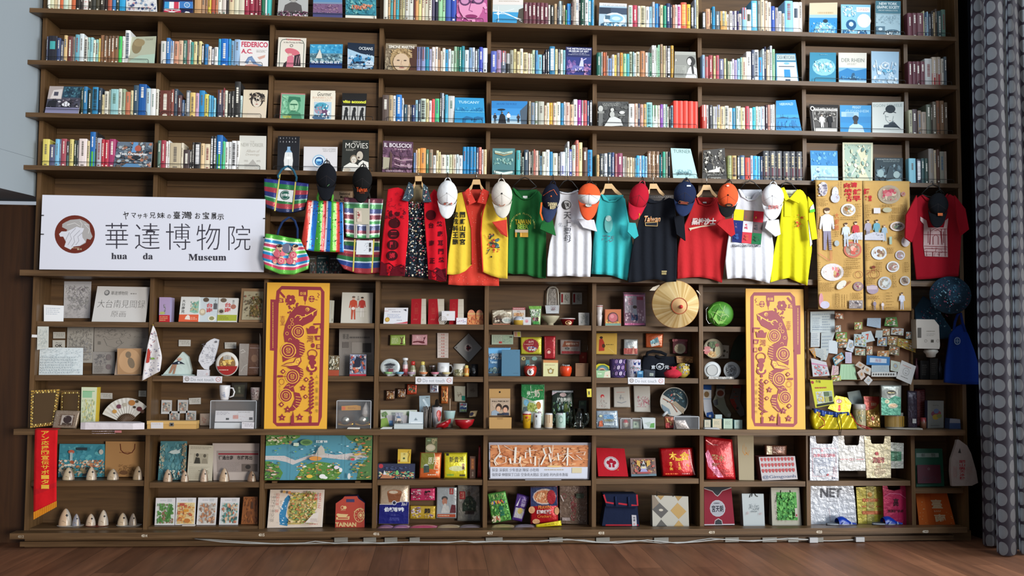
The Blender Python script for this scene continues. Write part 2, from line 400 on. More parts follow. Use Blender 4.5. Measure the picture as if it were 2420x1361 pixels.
def face(k,label,t,xb0,xb1,xt0,xt1,yt0,yt1,col,art,lean=13,th=.022,side='e6ded0',Y=.045,pages=True):
 ox,oy,s=TI[t];z=SH[k]+.0008;xb0,xb1,xt0,xt1=(ox+v/s for v in(xb0,xb1,xt0,xt1));yt0,yt1=oy+yt0/s,oy+yt1/s
 def B(px):
  y=300
  for _ in range(3):y=pxy(V3((at(px,y,Y).x,Y,z)))[1]
  return y
 xy=[xb0,B(xb0),xb1,B(xb1),xt1,yt1,xt0,yt0]
 hh=at(xt0,yt0,.1).z-z;lean=min(lean,math.degrees(math.asin(min(.4,max(.02,(.143-Y-th)/hh)))))if lean>15 else lean
 pl=Pl(Y,lean,xy[1],0,xb0);pl.p=V3((0,Y,z));n=pl.n
 o=thing('art_book',label,'book',pl.hit((xb0+xb1)/2,(xy[1]+xy[3])/2),'large books shown face out on the upper shelves')
 m=M();A=slab(m,xy,pl,.003,col,col);A.quad(xy)
 art(A);m.v=[(a,b,max(c,z))for a,b,c in m.v];m.go('cover','satin',o)
 m=M();q=[1.2,100,98.8,100,98.8,1.2,1.2,1.2];B_=Art(m,pl,d0=-.003);B_.quad(xy)
 m.extr([B_.pt(q[i],q[i+1])for i in range(0,8,2)],-n*th,side);m.v=[(a,b,max(c,z))for a,b,c in m.v];m.go('pages','paper',o)
 return o
spines(1,1,1,205,'230:eed:-200 265:ddb 300:dcc8a0 325:e8e0c8 355:d86a3c 400:cdddc8 435:e8dcc0 475:d0683c 520:2a2018 545:332822 595:eae4dc:-200:bd03030 630:3a3322 665:3c3c34 700:46402c 745:3a3024 780:281818 820:b85a44 855:2f78b0 890:3a4638 950:2aa4d8')  # one dark brown spine stands in for the shade of an empty gap
spines(1,1,2,1605,'1670:c89a66:-200 1710:b8906c 1735:a87858 1765:d8c444 1805:b85844 1830:c07a50 1870:eeeada 1910:d8ccc0 1935:2a2222 1985:dcc8a0 2030:dcd6b8 2085:d8d0b8 2130:a02440 2180:982840 2215:882438 2245:88283a 2280:1a6a4a 2300:dde0e0 2335:40b8b0')
spines(2,1,4,1235,'1280:dcd8c8:-200 1305:c8a070 1335:48a0a8 1360:c88860 1395:38a8b8 1430:988a60 1455:d8d4a8 1495:cccac0 1545:dcdcd0 1560:703030 1590:d89a60 1625:d8d490 1655:e8ccb0 1695:ccc8b0 1728:e8dccc 1760:504860 1795:141434:-200:lfff 1835:98c898 1870:a8d8a8 1925:3858a8 1980:2848a8')
spines(3,1,5,438,'485:68363e:25 525:62303a:25 570:70343e:27 610:60303a 655:70353f 697:683440:32 720:e8dcd0:52 760:222018:55 790:c8a880:40 810:38343e:70 838:b8c8c8:10 855:484840 880:e8cc98:55 895:58b878:105 920:2888d8:37 940:2898c8 955:582a30:30 985:a89888:-20 1025:eeeae0:-20:b444 1040:182028 1085:184a38:-10 1125:eeeeea:-10:b666 1155:38a8b8:-10:tfff 1170:2898d0 1185:98c8d8')
spines(3,1,6,1550,'1595:eae6e0:55:t4a8a6a 1645:b83a50:55 1675:ded6c8:62 1730:ecdcb0:62:t554 1770:eee8e0:70 1800:88b8d8:70 1830:b8b8b8:20 1868:2888d0:38 1885:383a60 1920:ecdca8:52 1950:28a880:60 1995:283860:35 2015:484858:52 2040:c88c70 2065:ecdccc:48 2105:e8c8d8:50:tb07 2168:d85a40:25:tf0c060 2210:e8b838:45 2245:282420:60:tfff 2268:98a8b8:-10 2292:dcc890:0')
spines(4,1,7,62,'88:302c2c:85:tfff 122:c89a74:65 135:484038:75 158:1888b8:48 195:56646c:82 243:dca458:82:Uf0e8d8 262:eae0d8:105 285:eeeae6:80 300:484068:82 318:eeeae8:80 330:403870 355:dccab8:100 388:88b8d0:55:Uc84050 425:ecdccc:70:l443 470:58b0d8:5:tfff 490:909088 520:d8c8a8:-15 545:ecccb0:5 570:ecdcc8:15 598:2850a8:45 622:a8a0a0:55 648:dcdcdc:82 668:dcd0b8:98 728:84c4f4:5 772:eeeeea:15:l345 798:dcd4c8:15')
spines(4,1,9,1570,'1605:68343e:95 1640:603038 1688:68363e 1698:dcdcb0:80 1712:384868:90 1725:98b8c8:85 1745:404858:100 1760:383430:80 1775:c8b088:90 1790:584a40:65 1820:486060:80 1850:688878:70')
spines(1,2,1,193,'205:484c60:345 290:22222c:340:l4aa 328:384870:360 358:585a68:390 390:d8b880:335 438:6a3430:345 465:988a80:350 505:68a8b8:328 548:d8e0e0:320 585:e8e4d8:355:t222 605:98c0b8 635:98ccd0:355 660:eeecd8:380 688:98c8c0:375 705:dcc868:365 740:986844:335 775:845c3c:340:U332 810:805838:340:U332 840:986644:340:U332 882:886040:340:U332 912:40c458:345 938:dde0d8:345 985:eeeeea:288:t345')
spines(1,2,2,1282,'1335:dddbd4:390 1372:3878b8:360 1410:d8e0e8:390:U2f70b0 1455:d89878:392 1498:d8b898:385 1532:48786a:385 1552:a86860:380 1570:ecdccc 1597:38a098:400 1632:dcd098:395 1645:383c38 1675:e8d898:392 1700:2a2622:420:tfff 1735:3888c8:420 1768:ecdccc:440 1795:343848:455:tfff 1832:eeeee8:448 1858:38a8c8:370 1925:1870c8:368 1950:2898c8:370 1985:78a8c8:388 2040:98b8d8:375')
spines(2,2,4,1574,'1618:8888b8:478:U3a3a4a 1663:8890b8:478:U3a3a4a 1700:1888a0:480 1728:a8a8c8:500 1760:e8dcd8:480 1793:ecdccc:478 1815:d8a880:485:U332 1835:d8ccb8:520 1868:eeead8:490 1895:2898c8:505 1925:dde0e8:500 1955:c8dcc8:518 1985:98b898:475 2008:488868:478 2032:288878:480 2065:288898:470 2107:dceaea:510 2140:7898b8:485 2170:ccd4dc:485 2198:282830:500:tfff 2212:a8d8e8 2250:3848b0:480 2298:d8e0e8:490:L223')
spines(3,2,5,90,'150:5868b8:540 197:a888a8:530 250:606878:538:Uc84a48 290:282828:565:Ueee 330:989888:530 360:e8d898:520 395:dcc898:545 430:f8ecd0:515 480:ecdca8:555:t765 505:ecdcc8:565 528:dcd8b8:570 560:ccdcb8:530 588:4888b8:532 638:88ccdc:578 663:282430:570:tfff 690:181828:525 710:283040:525:tfff 768:2878a0:490:tfff 800:e8d8a0:520 825:484850 855:ecf8dc:525 880:78b8c8:530')
spines(3,2,6,1215,'1260:286858:555 1278:dcdcd8:550 1302:d06838:555 1322:a86850:552 1335:eeeee0:590 1372:6888b8:618 1400:dcdcd8:578 1425:e8c858:582 1458:98908a:560 1490:e89838:558 1528:98c898:568 1558:38a8b8:570 1592:ccdcb8:548:t443 1610:98b8b8 1632:dcdcd8:560 1672:ecdcb8:548:t443 1725:b87c50:540 1755:ecdcc8:555 1772:98b8b8 1795:286848:560 1828:eeeee6:480 1845:dce0dc 1862:b8dcb8:505 1885:98c8a8:475 1915:a88868:468 1942:c8b888:485 1955:e8dcd8 1997:282624:485:tfff 2030:c89838:482')
spines(4,2,7,62,'83:88a8c8:402 110:a85858:415 143:98383c:405 163:c8b880:410 187:b84858:405 223:686884:432 240:e8d898:428 248:486858 265:b8b898:448 282:dcf0dc:450 300:d8ccd8:432 320:b8a8d8:440 342:98c8d8:430 355:98c8b8:420 388:d8c8a8:420 425:eeeae6:378 445:404860:365 478:dde0e0:365:t223 503:2898d8:420 520:c8d8d8:358 535:282c48:342 560:dcc8a8:365 578:ccd4dc:335 598:98c898:360')
spines(4,2,9,1575,'1605:68343e:450 1635:60303a 1665:68363e 1698:64323c:450 1752:c4c4c0:430 1788:d8c8b0:418:Lc02a38 1820:d8c8b0:418:Lc02a38 1840:dcd8c8:430 1860:58646a:415')
spines(5,3,1,518,'545:384838:75 582:2878a8:58 630:182820:90 685:2888b8:62:t122 720:283848:70 742:c8b888:135 785:dcd8c8:102 805:989888:90 878:98c8c8:82 912:d8d8c8:78 945:98a888:80 993:c87858:108 1020:d8c898:95 1068:385060:45 1143:1058a0:35 1185:b8d0d8:75 1235:eaeae6:78 1262:dcd8c8:82')
spines(5,3,2,1270,'1378:6a342a:95:be8d8b8 1410:8a4a3c:85 1445:384858:80 1485:583838:140 1510:385880:185 1525:282824 1562:707478:95:tddd 1612:e8c878:115 1648:c8a0b8:120 1700:2888c0:95 1742:e8d868:130 1765:68b8d8:140 1785:2898c8:145 1808:88c8d8:165 1822:- 1880:48485a:90:U8a4830 1892:8a3038:70 1920:dcdcc8:95 1955:282622:105 1985:343230:100 2040:2c2a28:10:b444 2062:c8dcdc:145')
spines(6,3,4,1220,'1288:584840:148 1330:b8a078:150 1362:eeeeea:155 1420:1878c8:145 1440:dcdcdc:180 1478:284858:245 1508:c8b8a8:250 1525:383838 1560:283868:250 1590:98c8d8:200 1615:384858:195 1668:c8d8c8:185:t222 1698:e8d898:190 1728:ecdcd8:205 1760:e85858:190 1808:48c888:185 1830:242424:125 1850:c8d8e8:130 1862:142028:135 1893:38a8c8:145 1962:ccccc8:158')
spines(7,3,5,488,'515:a89878:175 555:788898:188 590:7c8a70:175:tfff 655:b8b8a8:178 680:e8c8a8:220 710:eeeed8:192 748:e8b840:192 785:ecccb8:192 828:eeeed8:182 860:1888b8:195 882:ecdcd8:182 928:d8b8a8:188 965:e8b890:210 1008:eeeeea:155 1050:a83898:162 1070:eeeeea:165:U222 1110:c85858:165 1135:386088:172 1165:222428:165:tfff')
spines(7,3,6,1550,'1612:dcdcd8:202 1648:e8b8a0:200 1670:404860 1708:c89888:208 1740:c8a058:205 1802:98d8d8:188:t266 1860:dcecdc:218:U4a8a5a 1885:ecdcc8 1915:8848a8:208 1945:d8eee8:208 1960:98c8b8 1980:d8c8b8:232 2000:282828 2025:88b8c8:220:t234 2080:f04838:170:tf04838 2132:f04838:172:tf04838 2185:f04838:172:tf04838 2240:f04838:175:tf04838 2288:e84434:178:te84434')
spines(8,3,7,62,'95:b84030:148:Uddd0c8 110:eeeeea:150 140:38383c:150 155:dcdcc8:160 172:b8b8c8 195:d8c888:148:U5868b8 228:e8c898:160 258:eeeed8:155:t333 285:ecdcc8:170 310:2898c8:172 335:c8d8c8:158 348:dcdcd0 380:e8dca8:168 408:c84858:158 432:ecdcd8:172 455:38b8c8:165 475:eeeed8:160 495:d8eeee:162 525:c8d8e8:160 545:381828:150 562:d89888:148 580:dcdcdc:148 598:eeeeea:145')
spines(8,3,9,1578,'1605:b8b898:185 1645:48383a:180 1672:887868:190 1710:988878:200 1745:606858:145 1755:504c44 1785:706858:125 1810:986848:118 1840:886848:118 1865:584834:130')
spines(5,4,1,152,'218:dccc68:558 275:585a78:610 315:78b8d8:558 328:687088 380:a84c58:555 412:383838:580:L3a7070 450:d8c878:560 478:283830:570 497:343840 575:ecdcd8:555 603:dcc898:575 655:1868b0:490:L58b828 668:282828 715:b8b8c0:548 745:b82838:560 785:b82a40:565 845:a83868:558')
spines(5,4,2,1250,'1283:587868:572 1330:a83848:570 1350:ecdcd8:580 1368:ddddd8:572 1475:c8b898:595 1500:dcd0b8 1560:483838:660 1582:282828 1605:302c28:590 1662:262424:590:tfff 1700:e8c898:600 1758:e8d8b8:605 1785:262626:530:tfff 1815:242424:530:tddd 1872:1868b0:520:L58b828 1895:48c888:580 1930:eeeeea:585 1960:dddddd 2005:f4f4f4:575:t222 2035:dddcd8')
spines(6,4,4,1540,'1562:5878a8:738 1580:d8b8a0:710 1608:e8b868:695 1668:e89848:690 1700:487858:705 1740:988068:705 1772:ddddd8:765 1800:ecd8a8:715 1820:e8d898:730 1875:ecdcc8:758 1908:d8eee8:760 1940:dcdcb0:757 1955:ecdcb8 1978:e8dcc8 2005:c8d8dc:755 2045:eeeeea:765 2080:1884b8:678 2115:1888c0:678 2150:1880b8:678 2182:1888b8:678 2208:303858:685 2238:e88878:682 2258:ecdcd8:705 2290:e8c898:705')
spines(7,4,5,358,'402:48a8a8:695 415:243838 440:98a898:765:t222 490:344858:690 508:dccab8:710 525:282824 540:989888:700 558:c86858:685 595:dcb8a8:698 612:284840:700 632:88b8d8:755 672:dcdcc8:710 712:eeeee8:690 745:1888b8:710 800:dcdcc8:725 825:383838 880:c8ccd4:712:L8888b8 898:d8eae8:670 922:eeeeea:602 950:3848a8:685:tfff 988:d8c8b8:640:Ua8dcb8 1020:d87868:588 1060:e8d898:612 1115:583828:665 1165:2898d8:690:t146')
spines(7,4,6,1210,'1240:d8a868:742 1292:303438:730:bc8c8a0 1328:d8dce0:728 1370:344858:718:b889 1402:344878:718 1432:a86868:732 1488:883858:725 1510:ddd8d0:760 1530:a89888 1560:ccb898:770 1590:dcc8a8:770 1618:c8b898:775 1632:98c8d8 1662:38a8d8:750 1690:c8d8e8:752 1722:68b8e8 1748:98c8e8:760 1792:785840:705:be8c8a0 1838:886848:705:be8c8a0 1878:785840:707:be8c8a0 1890:38a8b8:740 1912:282828:720 1940:28a888:710 1972:989888:710 1988:202838')
spines(8,4,7,252,'282:98a068:520:b222 318:c8a868:520:t422 340:383838:520:tddd 378:385878:518:tdc9 418:d84838:535 438:c8d8e8:520 472:38a8d8:522 490:78c8f8:525 508:384868 555:34363c:485:E 605:34363c:487:E 655:34363c:487:E 708:34363c:489:E 752:34363c:489:E 798:34363c:490:E')
spines(8,4,9,1582,'1635:88c8d8:540 1672:242434:545:tfff 1700:244848:540 1725:344840:540 1765:888078:470 1785:c8b898:480 1808:583828:475 1840:989888:490 1862:988878:490')
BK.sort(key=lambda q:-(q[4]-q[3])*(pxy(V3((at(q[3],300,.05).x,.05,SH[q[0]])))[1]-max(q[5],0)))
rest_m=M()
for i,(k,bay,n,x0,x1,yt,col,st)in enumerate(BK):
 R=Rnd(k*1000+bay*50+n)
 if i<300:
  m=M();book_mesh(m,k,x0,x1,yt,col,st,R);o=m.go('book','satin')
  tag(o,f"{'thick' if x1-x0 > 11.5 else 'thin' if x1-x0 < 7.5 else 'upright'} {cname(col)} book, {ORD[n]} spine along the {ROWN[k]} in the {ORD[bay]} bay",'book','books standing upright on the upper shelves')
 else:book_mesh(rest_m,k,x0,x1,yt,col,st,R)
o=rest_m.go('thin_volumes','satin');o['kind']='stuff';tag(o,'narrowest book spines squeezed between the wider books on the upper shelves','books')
# black wire rails that keep the books in
RW='top visible;second;third;fourth'.split(';')
for k in(1,2,3,4):
 for b in range(1,10):
  xa,xb=XD[b-1]+.055,XD[b]-(.055 if b<9 else .11);z=SH[k]+.038;m=M()
  p=[(xa,.03,SH[k]+.002),(xa,.026,z-.012),(xa+.004,.026,z-.003),(xa+.012,.026,z),(xb-.012,.026,z),(xb-.004,.026,z-.003),(xb,.026,z-.012),(xb,.03,SH[k]+.002)]
  m.tube(p,.0022,'15130f',6);tag(m.go('book_rail','satin'),f'black wire rail in front of the books, {RW[k-1]} shelf down, {ORD[b]} bay','rail','wire rails along the upper shelves')
NP={'r':4,'c':3,'e':4,'o':5,'w':5,'t':4,'s':5}
def ops_of(t):
 r=[]
 for g in t.split(';'):
  if g[1]=='|':q=g.split('|');w=q[2].split();h=['t',q[1]];k=4
  else:w=g.split();h=[w.pop(0)];k=NP.get(h[0])
  if h[0]=='p':h+=[[float(v)for v in w[:-1]],w[-1]]
  elif h[0]=='l':h+=[[float(v)for v in w[:-2]],float(w[-2]),w[-1]]
  else:h+=[float(v)for v in w[:k]]+[w[k].replace(',',' ')]+[v if v in('e','l','r')else float(v)for v in w[k+1:]]
  r.append(h)
 return r
def cov(*ops):
 if ops and isinstance(ops[0],str):ops=ops_of(ops[0])
 def f(A):
  for o in ops:
   k=o[0]
   {'r':A.R,'c':A.C,'e':A.E,'l':A.L,'t':A.T,'s':A.S,'w':A.W,'p':A.P,'o':A.O}[k](*o[1:])
 return f
def person(A,x,y,h,top,legs='333',skin='d8b090',hair='222',step=0):
 w=h*.16/A.ar
 A.P([x-w*.5,y+h,x-w*.1+step,y+h,x+w*.1,y+h*.55,x+w*.3+step,y+h,x+w*.7,y+h,x+w*.55,y+h*.5,x-w*.55,y+h*.5],legs)
 A.P([x-w*.6,y+h*.55,x+w*.6,y+h*.55,x+w*.8,y+h*.2,x+w*.3,y+h*.15,x-w*.3,y+h*.15,x-w*.8,y+h*.2],top)
 A.L([x-w*.75,y+h*.2,x-w*1.0,y+h*.5],h*.05/A.k,top);A.L([x+w*.75,y+h*.2,x+w*1.0,y+h*.5],h*.05/A.k,top)
 A.E(x,y+h*.07,w*.42,h*.075,skin,10);A.E(x,y+h*.035,w*.45,h*.045,hair,10)
def portrait(A,x,y,r,skin,hair,top,ink='222'):
 q=A.ar
 A.P([x-r*1.9,y+r*3.6*q,x+r*1.9,y+r*3.6*q,x+r*1.6,y+r*2.0*q,x+r*.5,y+r*1.4*q,x-r*.5,y+r*1.4*q,x-r*1.6,y+r*2.0*q],top)
 A.E(x,y-r*.1*q,r*1.25,r*1.45*q,hair);A.E(x,y+r*.15*q,r*.88,r*1.2*q,skin)
 A.E(x-r*.36,y-r*.02*q,r*.15,r*.09*q,ink,8);A.E(x+r*.36,y-r*.02*q,r*.15,r*.09*q,ink,8)
 A.L([x,y,x-r*.1,y+r*.42*q,x+r*.1,y+r*.45*q],.5,ink);A.E(x,y+r*.75*q,r*.26,r*.08*q,'a04a44',8)
def F1(A):
 A.S(2,2,98,80,60,'3a8a98 2a7488 58a4a8 7ab8b0',5);A.R(0,84,100,100,'e8e4d4');A.S(20,40,90,62,26,'c87a5a b86a58 d89a78',4)
def F2(A):A.R(0,38,100,44,'7a90a8');A.R(0,44,100,78,'7a5a7c');A.S(2,46,98,78,34,'8a6a88 6a4a6c 9a7a8c',3,'r');A.R(0,78,100,100,'4a4a78');A.C(58,22,4,'f4f4f0')
def F3(A):
 A.R(0,0,100,76,'b4b4b0');portrait(A,50,14,17,'a8a49c','3a3838','55504e');A.S(0,74,100,99,60,'5a2444 7a3a5a e0d0d8 3a1a2c d8a8b8',3)
face(1,'book with grey portrait over a purple crowd, top visible shelf, third bay',2,152,465,170,470,-90,-88,'9a9a96',F3)
face(1,'book with purple cliffs under a small moon, top visible shelf, third bay',2,515,818,522,815,-85,-80,'5a88b0',F2)
face(1,'book with blurred teal painting and white foot, top visible shelf, third bay',2,848,1165,852,1160,-75,-72,'3a8898',F1)
face(1,'white book cover strewn with blue and pink flowers, top visible shelf',1,960,1255,962,1240,-190,-185,'e4e2e0',cov('s 3 3 97 97 46 3a4a78,5a6a98,d89aa0,e0b8b8,88a0b8 4;s 3 3 97 97 40 2a3868,7a8aa8 4 l'),6)
face(1,'navy book of national flags, top visible shelf, second bay',1,1308,1600,1330,1590,-190,-185,'181c48',cov('r 4 64 55 88 f0f0ee;r 4 64 20 84 3a9ad0;r 36 64 52 84 d03a50;r 55 62 100 82 3a7ac0;o 80 72 9 7 1.2 e8f0f4;c 80 72 5 6aa0d0;r 2 87 60 100 c8284a;l 2 88 58 99 1.5 f4f4f4;l 2 99 58 88 1.5 f4f4f4;l 30 87 30 100 2 f4f4f4;p 66 100 96 100 86 92 76 91 f4f4f4'),6)
def F4(A):
 A.R(0,0,100,100,'b8568c');A.S(0,0,100,100,40,'c8689c d880b0 983a78 e89ac0',7);A.E(46,46,40,46,'dc90b4');A.L([2,26,30,38,60,38,98,14],7,'3a1a3c');A.E(26,36,18,14,'5a3058');A.E(70,30,20,15,'5a3058');A.E(26,36,13,9,'c88ab0');A.E(70,30,14,10,'c88ab0');A.L([48,34,40,62,52,66],2,'8a3a70');A.E(48,80,20,6,'8a2a60')
face(1,'book with pink close-up face in round glasses, top visible shelf, fourth bay',2,1982,2300,1990,2295,-120,-110,'b04a88',F4,6)
face(1,'book with white star lines over a blue field, top visible shelf, fifth bay',3,106,432,112,432,-40,-38,'c8d0cc',cov('r 0 0 100 30 e0d8d0;r 0 56 100 100 3a98c8;p 78 100 100 100 100 40 86 46 4a4438;l 4 62 40 62 96 82 1.4 f4f8f8;l 18 36 20 90 1.2 f4f8f8;l 0 48 50 62 96 88 1.2 f4f8f8;l 20 62 70 44 1 e8f4f8;e 18 62 5 5 ffffff;w 20 4 90 20 3 b8a898'),6)
face(1,'book with blue-tinted bathtub photograph, top visible shelf, sixth bay',3,1232,1528,1240,1530,28,40,'a8c0cc',cov('r 0 0 100 12 dcd8d4;t|THE ART OF THE HOUSE|12 5 94 13 8a98a0;r 0 18 100 45 3a4a60;r 2 20 42 44 283444;e 56 68 40 30 dcecf4;e 60 62 28 17 88b8d0;e 62 62 16 8 c0e0ec;r 22 50 40 66 48687c;s 4 78 96 98 24 5a98b8,2a5878,c8e4f0 5'),8)
face(1,'book with blue swimmer under a sand-coloured sky, top visible shelf, eighth bay',4,845,1048,848,1052,22,18,'2f8cc4',cov('r 0 0 100 38 d8c8a8;r 0 38 100 48 9ac0c8;w 30 26 90 38 1 c0a880;p 12 100 90 100 95 78 60 58 25 70 88c4e8;e 58 58 9 6 203848;s 10 62 95 98 26 c8e8f4,4898c8,68b0d8 4'),18)
face(1,'book with pale blue discs and a white circle, top visible shelf, eighth bay',4,1082,1292,1078,1295,32,36,'8cc4dc',cov('c 34 66 18 1f5a88;c 34 64 8 c8e8f4;c 78 52 24 e4e8e4;r 52 8 98 24 f4f4f0;t|OUR BODY|56 11 94 20 c07a70;s 5 5 50 40 18 c8e8f0,4a90b8,e8f4f4 4;s 5 82 95 98 16 3a78a8,e8f4f8,1f5a88 6'),18)
face(1,'tall teal fine-print catalogue lettered in capitals, top visible shelf, eighth bay',4,1330,1516,1332,1516,5,8,'4a7a88',cov('t|NEW YORK|14 4 86 12 e8f0ee .02;t|GRAPHIC SOCIETY|5 14 95 22 e8f0ee .02;t|FINE ART REPRODUCTIONS|12 25 88 29 d0dcda;r 0 36 100 37 d0dcdc;r 2 38 98 99 a8c4cc;s 4 40 40 66 16 6a8898,48687a,c8dce0 4 l;s 42 40 97 66 30 688898,88a4b0 3 l;r 3 72 38 98 587888;e 20 80 8 4 c8d8dc;e 68 86 26 6 486878;s 42 84 97 97 14 e0e8e8,688898 3'),18)
face(2,'leaning pale green book with a faded brown map, second shelf down, first bay',1,975,1228,1015,1248,352,345,'b4b8a0',cov('e 26 34 20 28 8a7a58;e 34 22 22 14 9c8a64;p 0 100 100 100 100 62 40 68 10 84 b0c8b4;t|TUSCANY|56 7 88 14 8a8a78'),16,.012)
face(2,'white book lettered in tall pink capitals above folded knees, second shelf down',1,2042,2312,2050,2318,382,390,'ebe6e2',cov('t|FEDERICO|4 5 98 25 c83a58 .03;t|A.C.|4 32 44 49 c83a58 .03;w 58 34 95 44 3 9a948c;p 18 82 30 62 42 58 60 84 84 92 70 96 50 90 36 72 28 88 7a94b8;p 62 62 90 52 88 62 70 70 d8a898;e 42 94 24 6 c89888;l 18 84 30 63 44 60 1 48608a'),8)
def F5(A):
 A.L([8,100,8,18,14,8,26,6,76,6,88,10,93,20,93,100],1.4,'2a4a40');A.T('THE RENAISSANCE',28,4,80,9,'d05a58',.03);A.T('in the Forties & Fifties',20,13,90,18,'2a2a2a');A.O(48,26,5,4,1,'2a2a2a')
 A.E(52,46,27,11,'d8707c',16,12);A.P([32,100,58,100,58,62,50,56,36,62],'d8788a');A.E(44,55,8,4,'e8c0b0');A.P([58,92,84,92,80,52,60,58],'3a2a30');A.L([66,88,70,60],1,'e8b0b8');A.L([76,86,78,58],1,'e8b0b8');A.P([20,98,32,98,34,76,24,84],'33262c')
face(2,'cream book with pink lady in a wide hat, second shelf down, third bay',2,148,436,165,450,380,390,'e8e0d0',F5,17)
face(2,'wide book with pale bird statue on blue sea, second shelf down, third bay',2,482,812,488,822,452,452,'4aa8d0',cov('r 0 0 100 36 3a9cc8;s 0 2 100 34 16 58b4d8,78c4e0,2a88b8 6;r 0 36 100 74 6890a0;s 0 38 100 72 40 88b0b8,48707c,a8c8cc,385868 5;p 18 56 38 56 36 40 30 18 24 38 d8d8cc;r 0 74 100 100 1a3a78;t|INUKSHUIT|6 66 94 80 e8ecf0 .02'),17)
face(2,'book with cold blue stones and white lettering, second shelf down, third bay',2,868,1138,872,1146,434,450,'18283c',cov('p 0 100 20 100 18 50 0 30 b8c8d8;p 0 22 50 38 100 46 100 70 30 64 0 40 a8c8dc;e 50 86 32 12 98b8d0;e 82 76 18 14 c8d8e4;e 36 60 16 8 2a78a8;s 4 40 96 96 30 3a88b8,c8e0ec,1a3a5c,88b0c8 5;t|OCEANS|42 13 94 24 e8f0f4 .01'),17)
def F6(A):
 A.R(0,0,100,100,'8a7a62');A.S(0,12,30,100,30,'a8987c 7a6a52',4);A.R(78,10,100,100,'4a2a1a');A.E(52,58,36,46,'b09468');A.S(18,18,86,46,40,'c0a478 987a50 a88a5c',4);A.E(52,66,26,32,'d0b494');A.E(42,60,5,2.5,'5a4a3c');A.E(64,60,5,2.5,'5a4a3c');A.L([53,60,51,76,57,77],.8,'9a785c');A.E(54,86,9,2.5,'a0665a');A.T('SIMONE MARTINI',10,6,92,17,'f0e8d8',.02)
face(2,'brown book with a fair curly-haired painted face, second shelf down, fourth bay',2,1248,1570,1262,1578,442,452,'8a7a62',F6,7)
face(2,'dark blue museum book with lilac figures below white title, second shelf down',3,884,1150,884,1160,495,505,'1c2458',cov('t|THE METROPOLITAN|3 3 97 9 f0f0f4 .02;t|MUSEUM OF ART|12 11 88 17 f0f0f4 .02;t|Lessons in the Age of|24 19 78 22.5 d8d8e4;t|Enlightenment and Revolution|10 24 92 27.5 d8d8e4;r 2 34 98 100 2a3478;s 4 44 40 96 16 7a5a98,9a78b0,5a4a90 7;p 20 78 80 78 74 66 30 62 6a68a8;p 52 66 70 66 68 44 58 44 c8c8e8;e 62 40 4 4 c8b8d8;l 62 46 80 38 2 c8c0e0;s 72 56 98 96 14 9a6a98,b888b0,6a4a88 6;s 36 70 70 82 8 b0a8d8,d8d0ec 4'),9)
face(2,'grey photograph book with dark-haired woman in profile, second shelf down, sixth bay',3,2032,2278,2038,2258,545,550,'8a8a82',cov('r 0 0 100 12 a8a89e;r 0 50 55 100 9c9c92;w 4 52 46 92 8 7a7a72;e 76 34 20 18 2a2826;e 68 36 10 13 d8d4cc;p 46 100 100 100 100 60 80 50 64 60 e4e2dc;p 78 80 88 80 84 34 74 40 2c2a28;t|A|3 26 10 36 f0f0ec'),9)
face(2,'leaning teal book with a white house front, second shelf down, seventh bay',4,600,770,598,745,392,392,'3a7a98',cov('r 6 4 96 24 b8c4c0;t|CASA MEXICANA|9 7 93 20 6a7478 .01;r 6 30 96 100 dce8ec;r 14 44 88 47 3a4a58;r 38 56 66 84 2a88c0;e 52 35 14 4 7ab0c4;r 42 90 64 98 1f3a50'),12,.05,'2a88a8')
face(2,'teal book with a marbled pale oval, second shelf down, eighth bay',4,848,1040,850,1042,384,386,'3a8aa8',cov('e 54 48 44 28 8ac4d4;s 18 28 90 66 26 a8d8e0,6ab0c4,c8e8ec 5;w 40 5 70 8 1 88c0d0'),18)
face(2,'cream and blue river book with a black title, second shelf down, eighth bay',4,1064,1264,1060,1266,386,388,'e0dcd0',cov('t|DER RHEIN|10 18 92 30 8a9088 .01;w 30 33 70 40 2 a8a498;r 0 48 100 88 2f80b8;p 0 62 30 50 60 58 100 50 100 48 0 48 78b0cc;p 40 88 62 88 56 64 48 66 2a5878;r 0 88 100 94 a8c8d8;s 4 74 96 88 14 1f5a88,68a4c4 4'),18)
face(2,'shrink-wrapped pale blue book with looping white swirls, second shelf down, eighth bay',4,1304,1500,1300,1503,375,380,'a8c8dc',cov('s 4 30 96 96 26 d0e4ee,88b0cc,e8f4f8 6;o 50 42 14 9 1.5 f4f8fc;l 16 26 24 70 40 56 70 60 78 30 1.6 f0f8fc;e 58 58 20 5 68b0d0;o 62 56 6 5 1.2 f4f8fc'),18)
def F7(A):
 A.R(0,76,100,100,'8a88a8');A.R(0,0,42,46,'b0a4a0');A.P([8,44,40,44,40,10,14,14],'d8d0cc');A.R(17,20,30,34,'4a4a58');A.R(42,0,100,40,'28485c');A.S(44,2,98,38,26,'3a6878 1a3444 4a7888',5);A.S(4,44,96,74,30,'2a2830 48404c d8d4d8 686470',5);A.E(58,64,12,8,'e4e4e8');A.O(68,64,6,8,1.2,'1a1a20');A.O(50,66,5,7,1.2,'1a1a20');A.P([2,72,30,74,28,50,6,52],'1c1c24')
face(3,'leaning book with parked motorcycle in a street, third shelf down, first bay',5,182,500,232,552,54,60,'4a4a58',F7,14)
def F8(A):portrait(A,58,36,22,'e0d4c0','2a2420','e0d0b8');A.S(26,10,92,40,30,'3a322c 5a4c40 b8a890 1f1a18',4)
face(3,'cream book with curly-haired woman pursing her lips, third shelf down, second bay',5,2068,2290,2080,2310,88,92,'e0d0b4',F8,8)
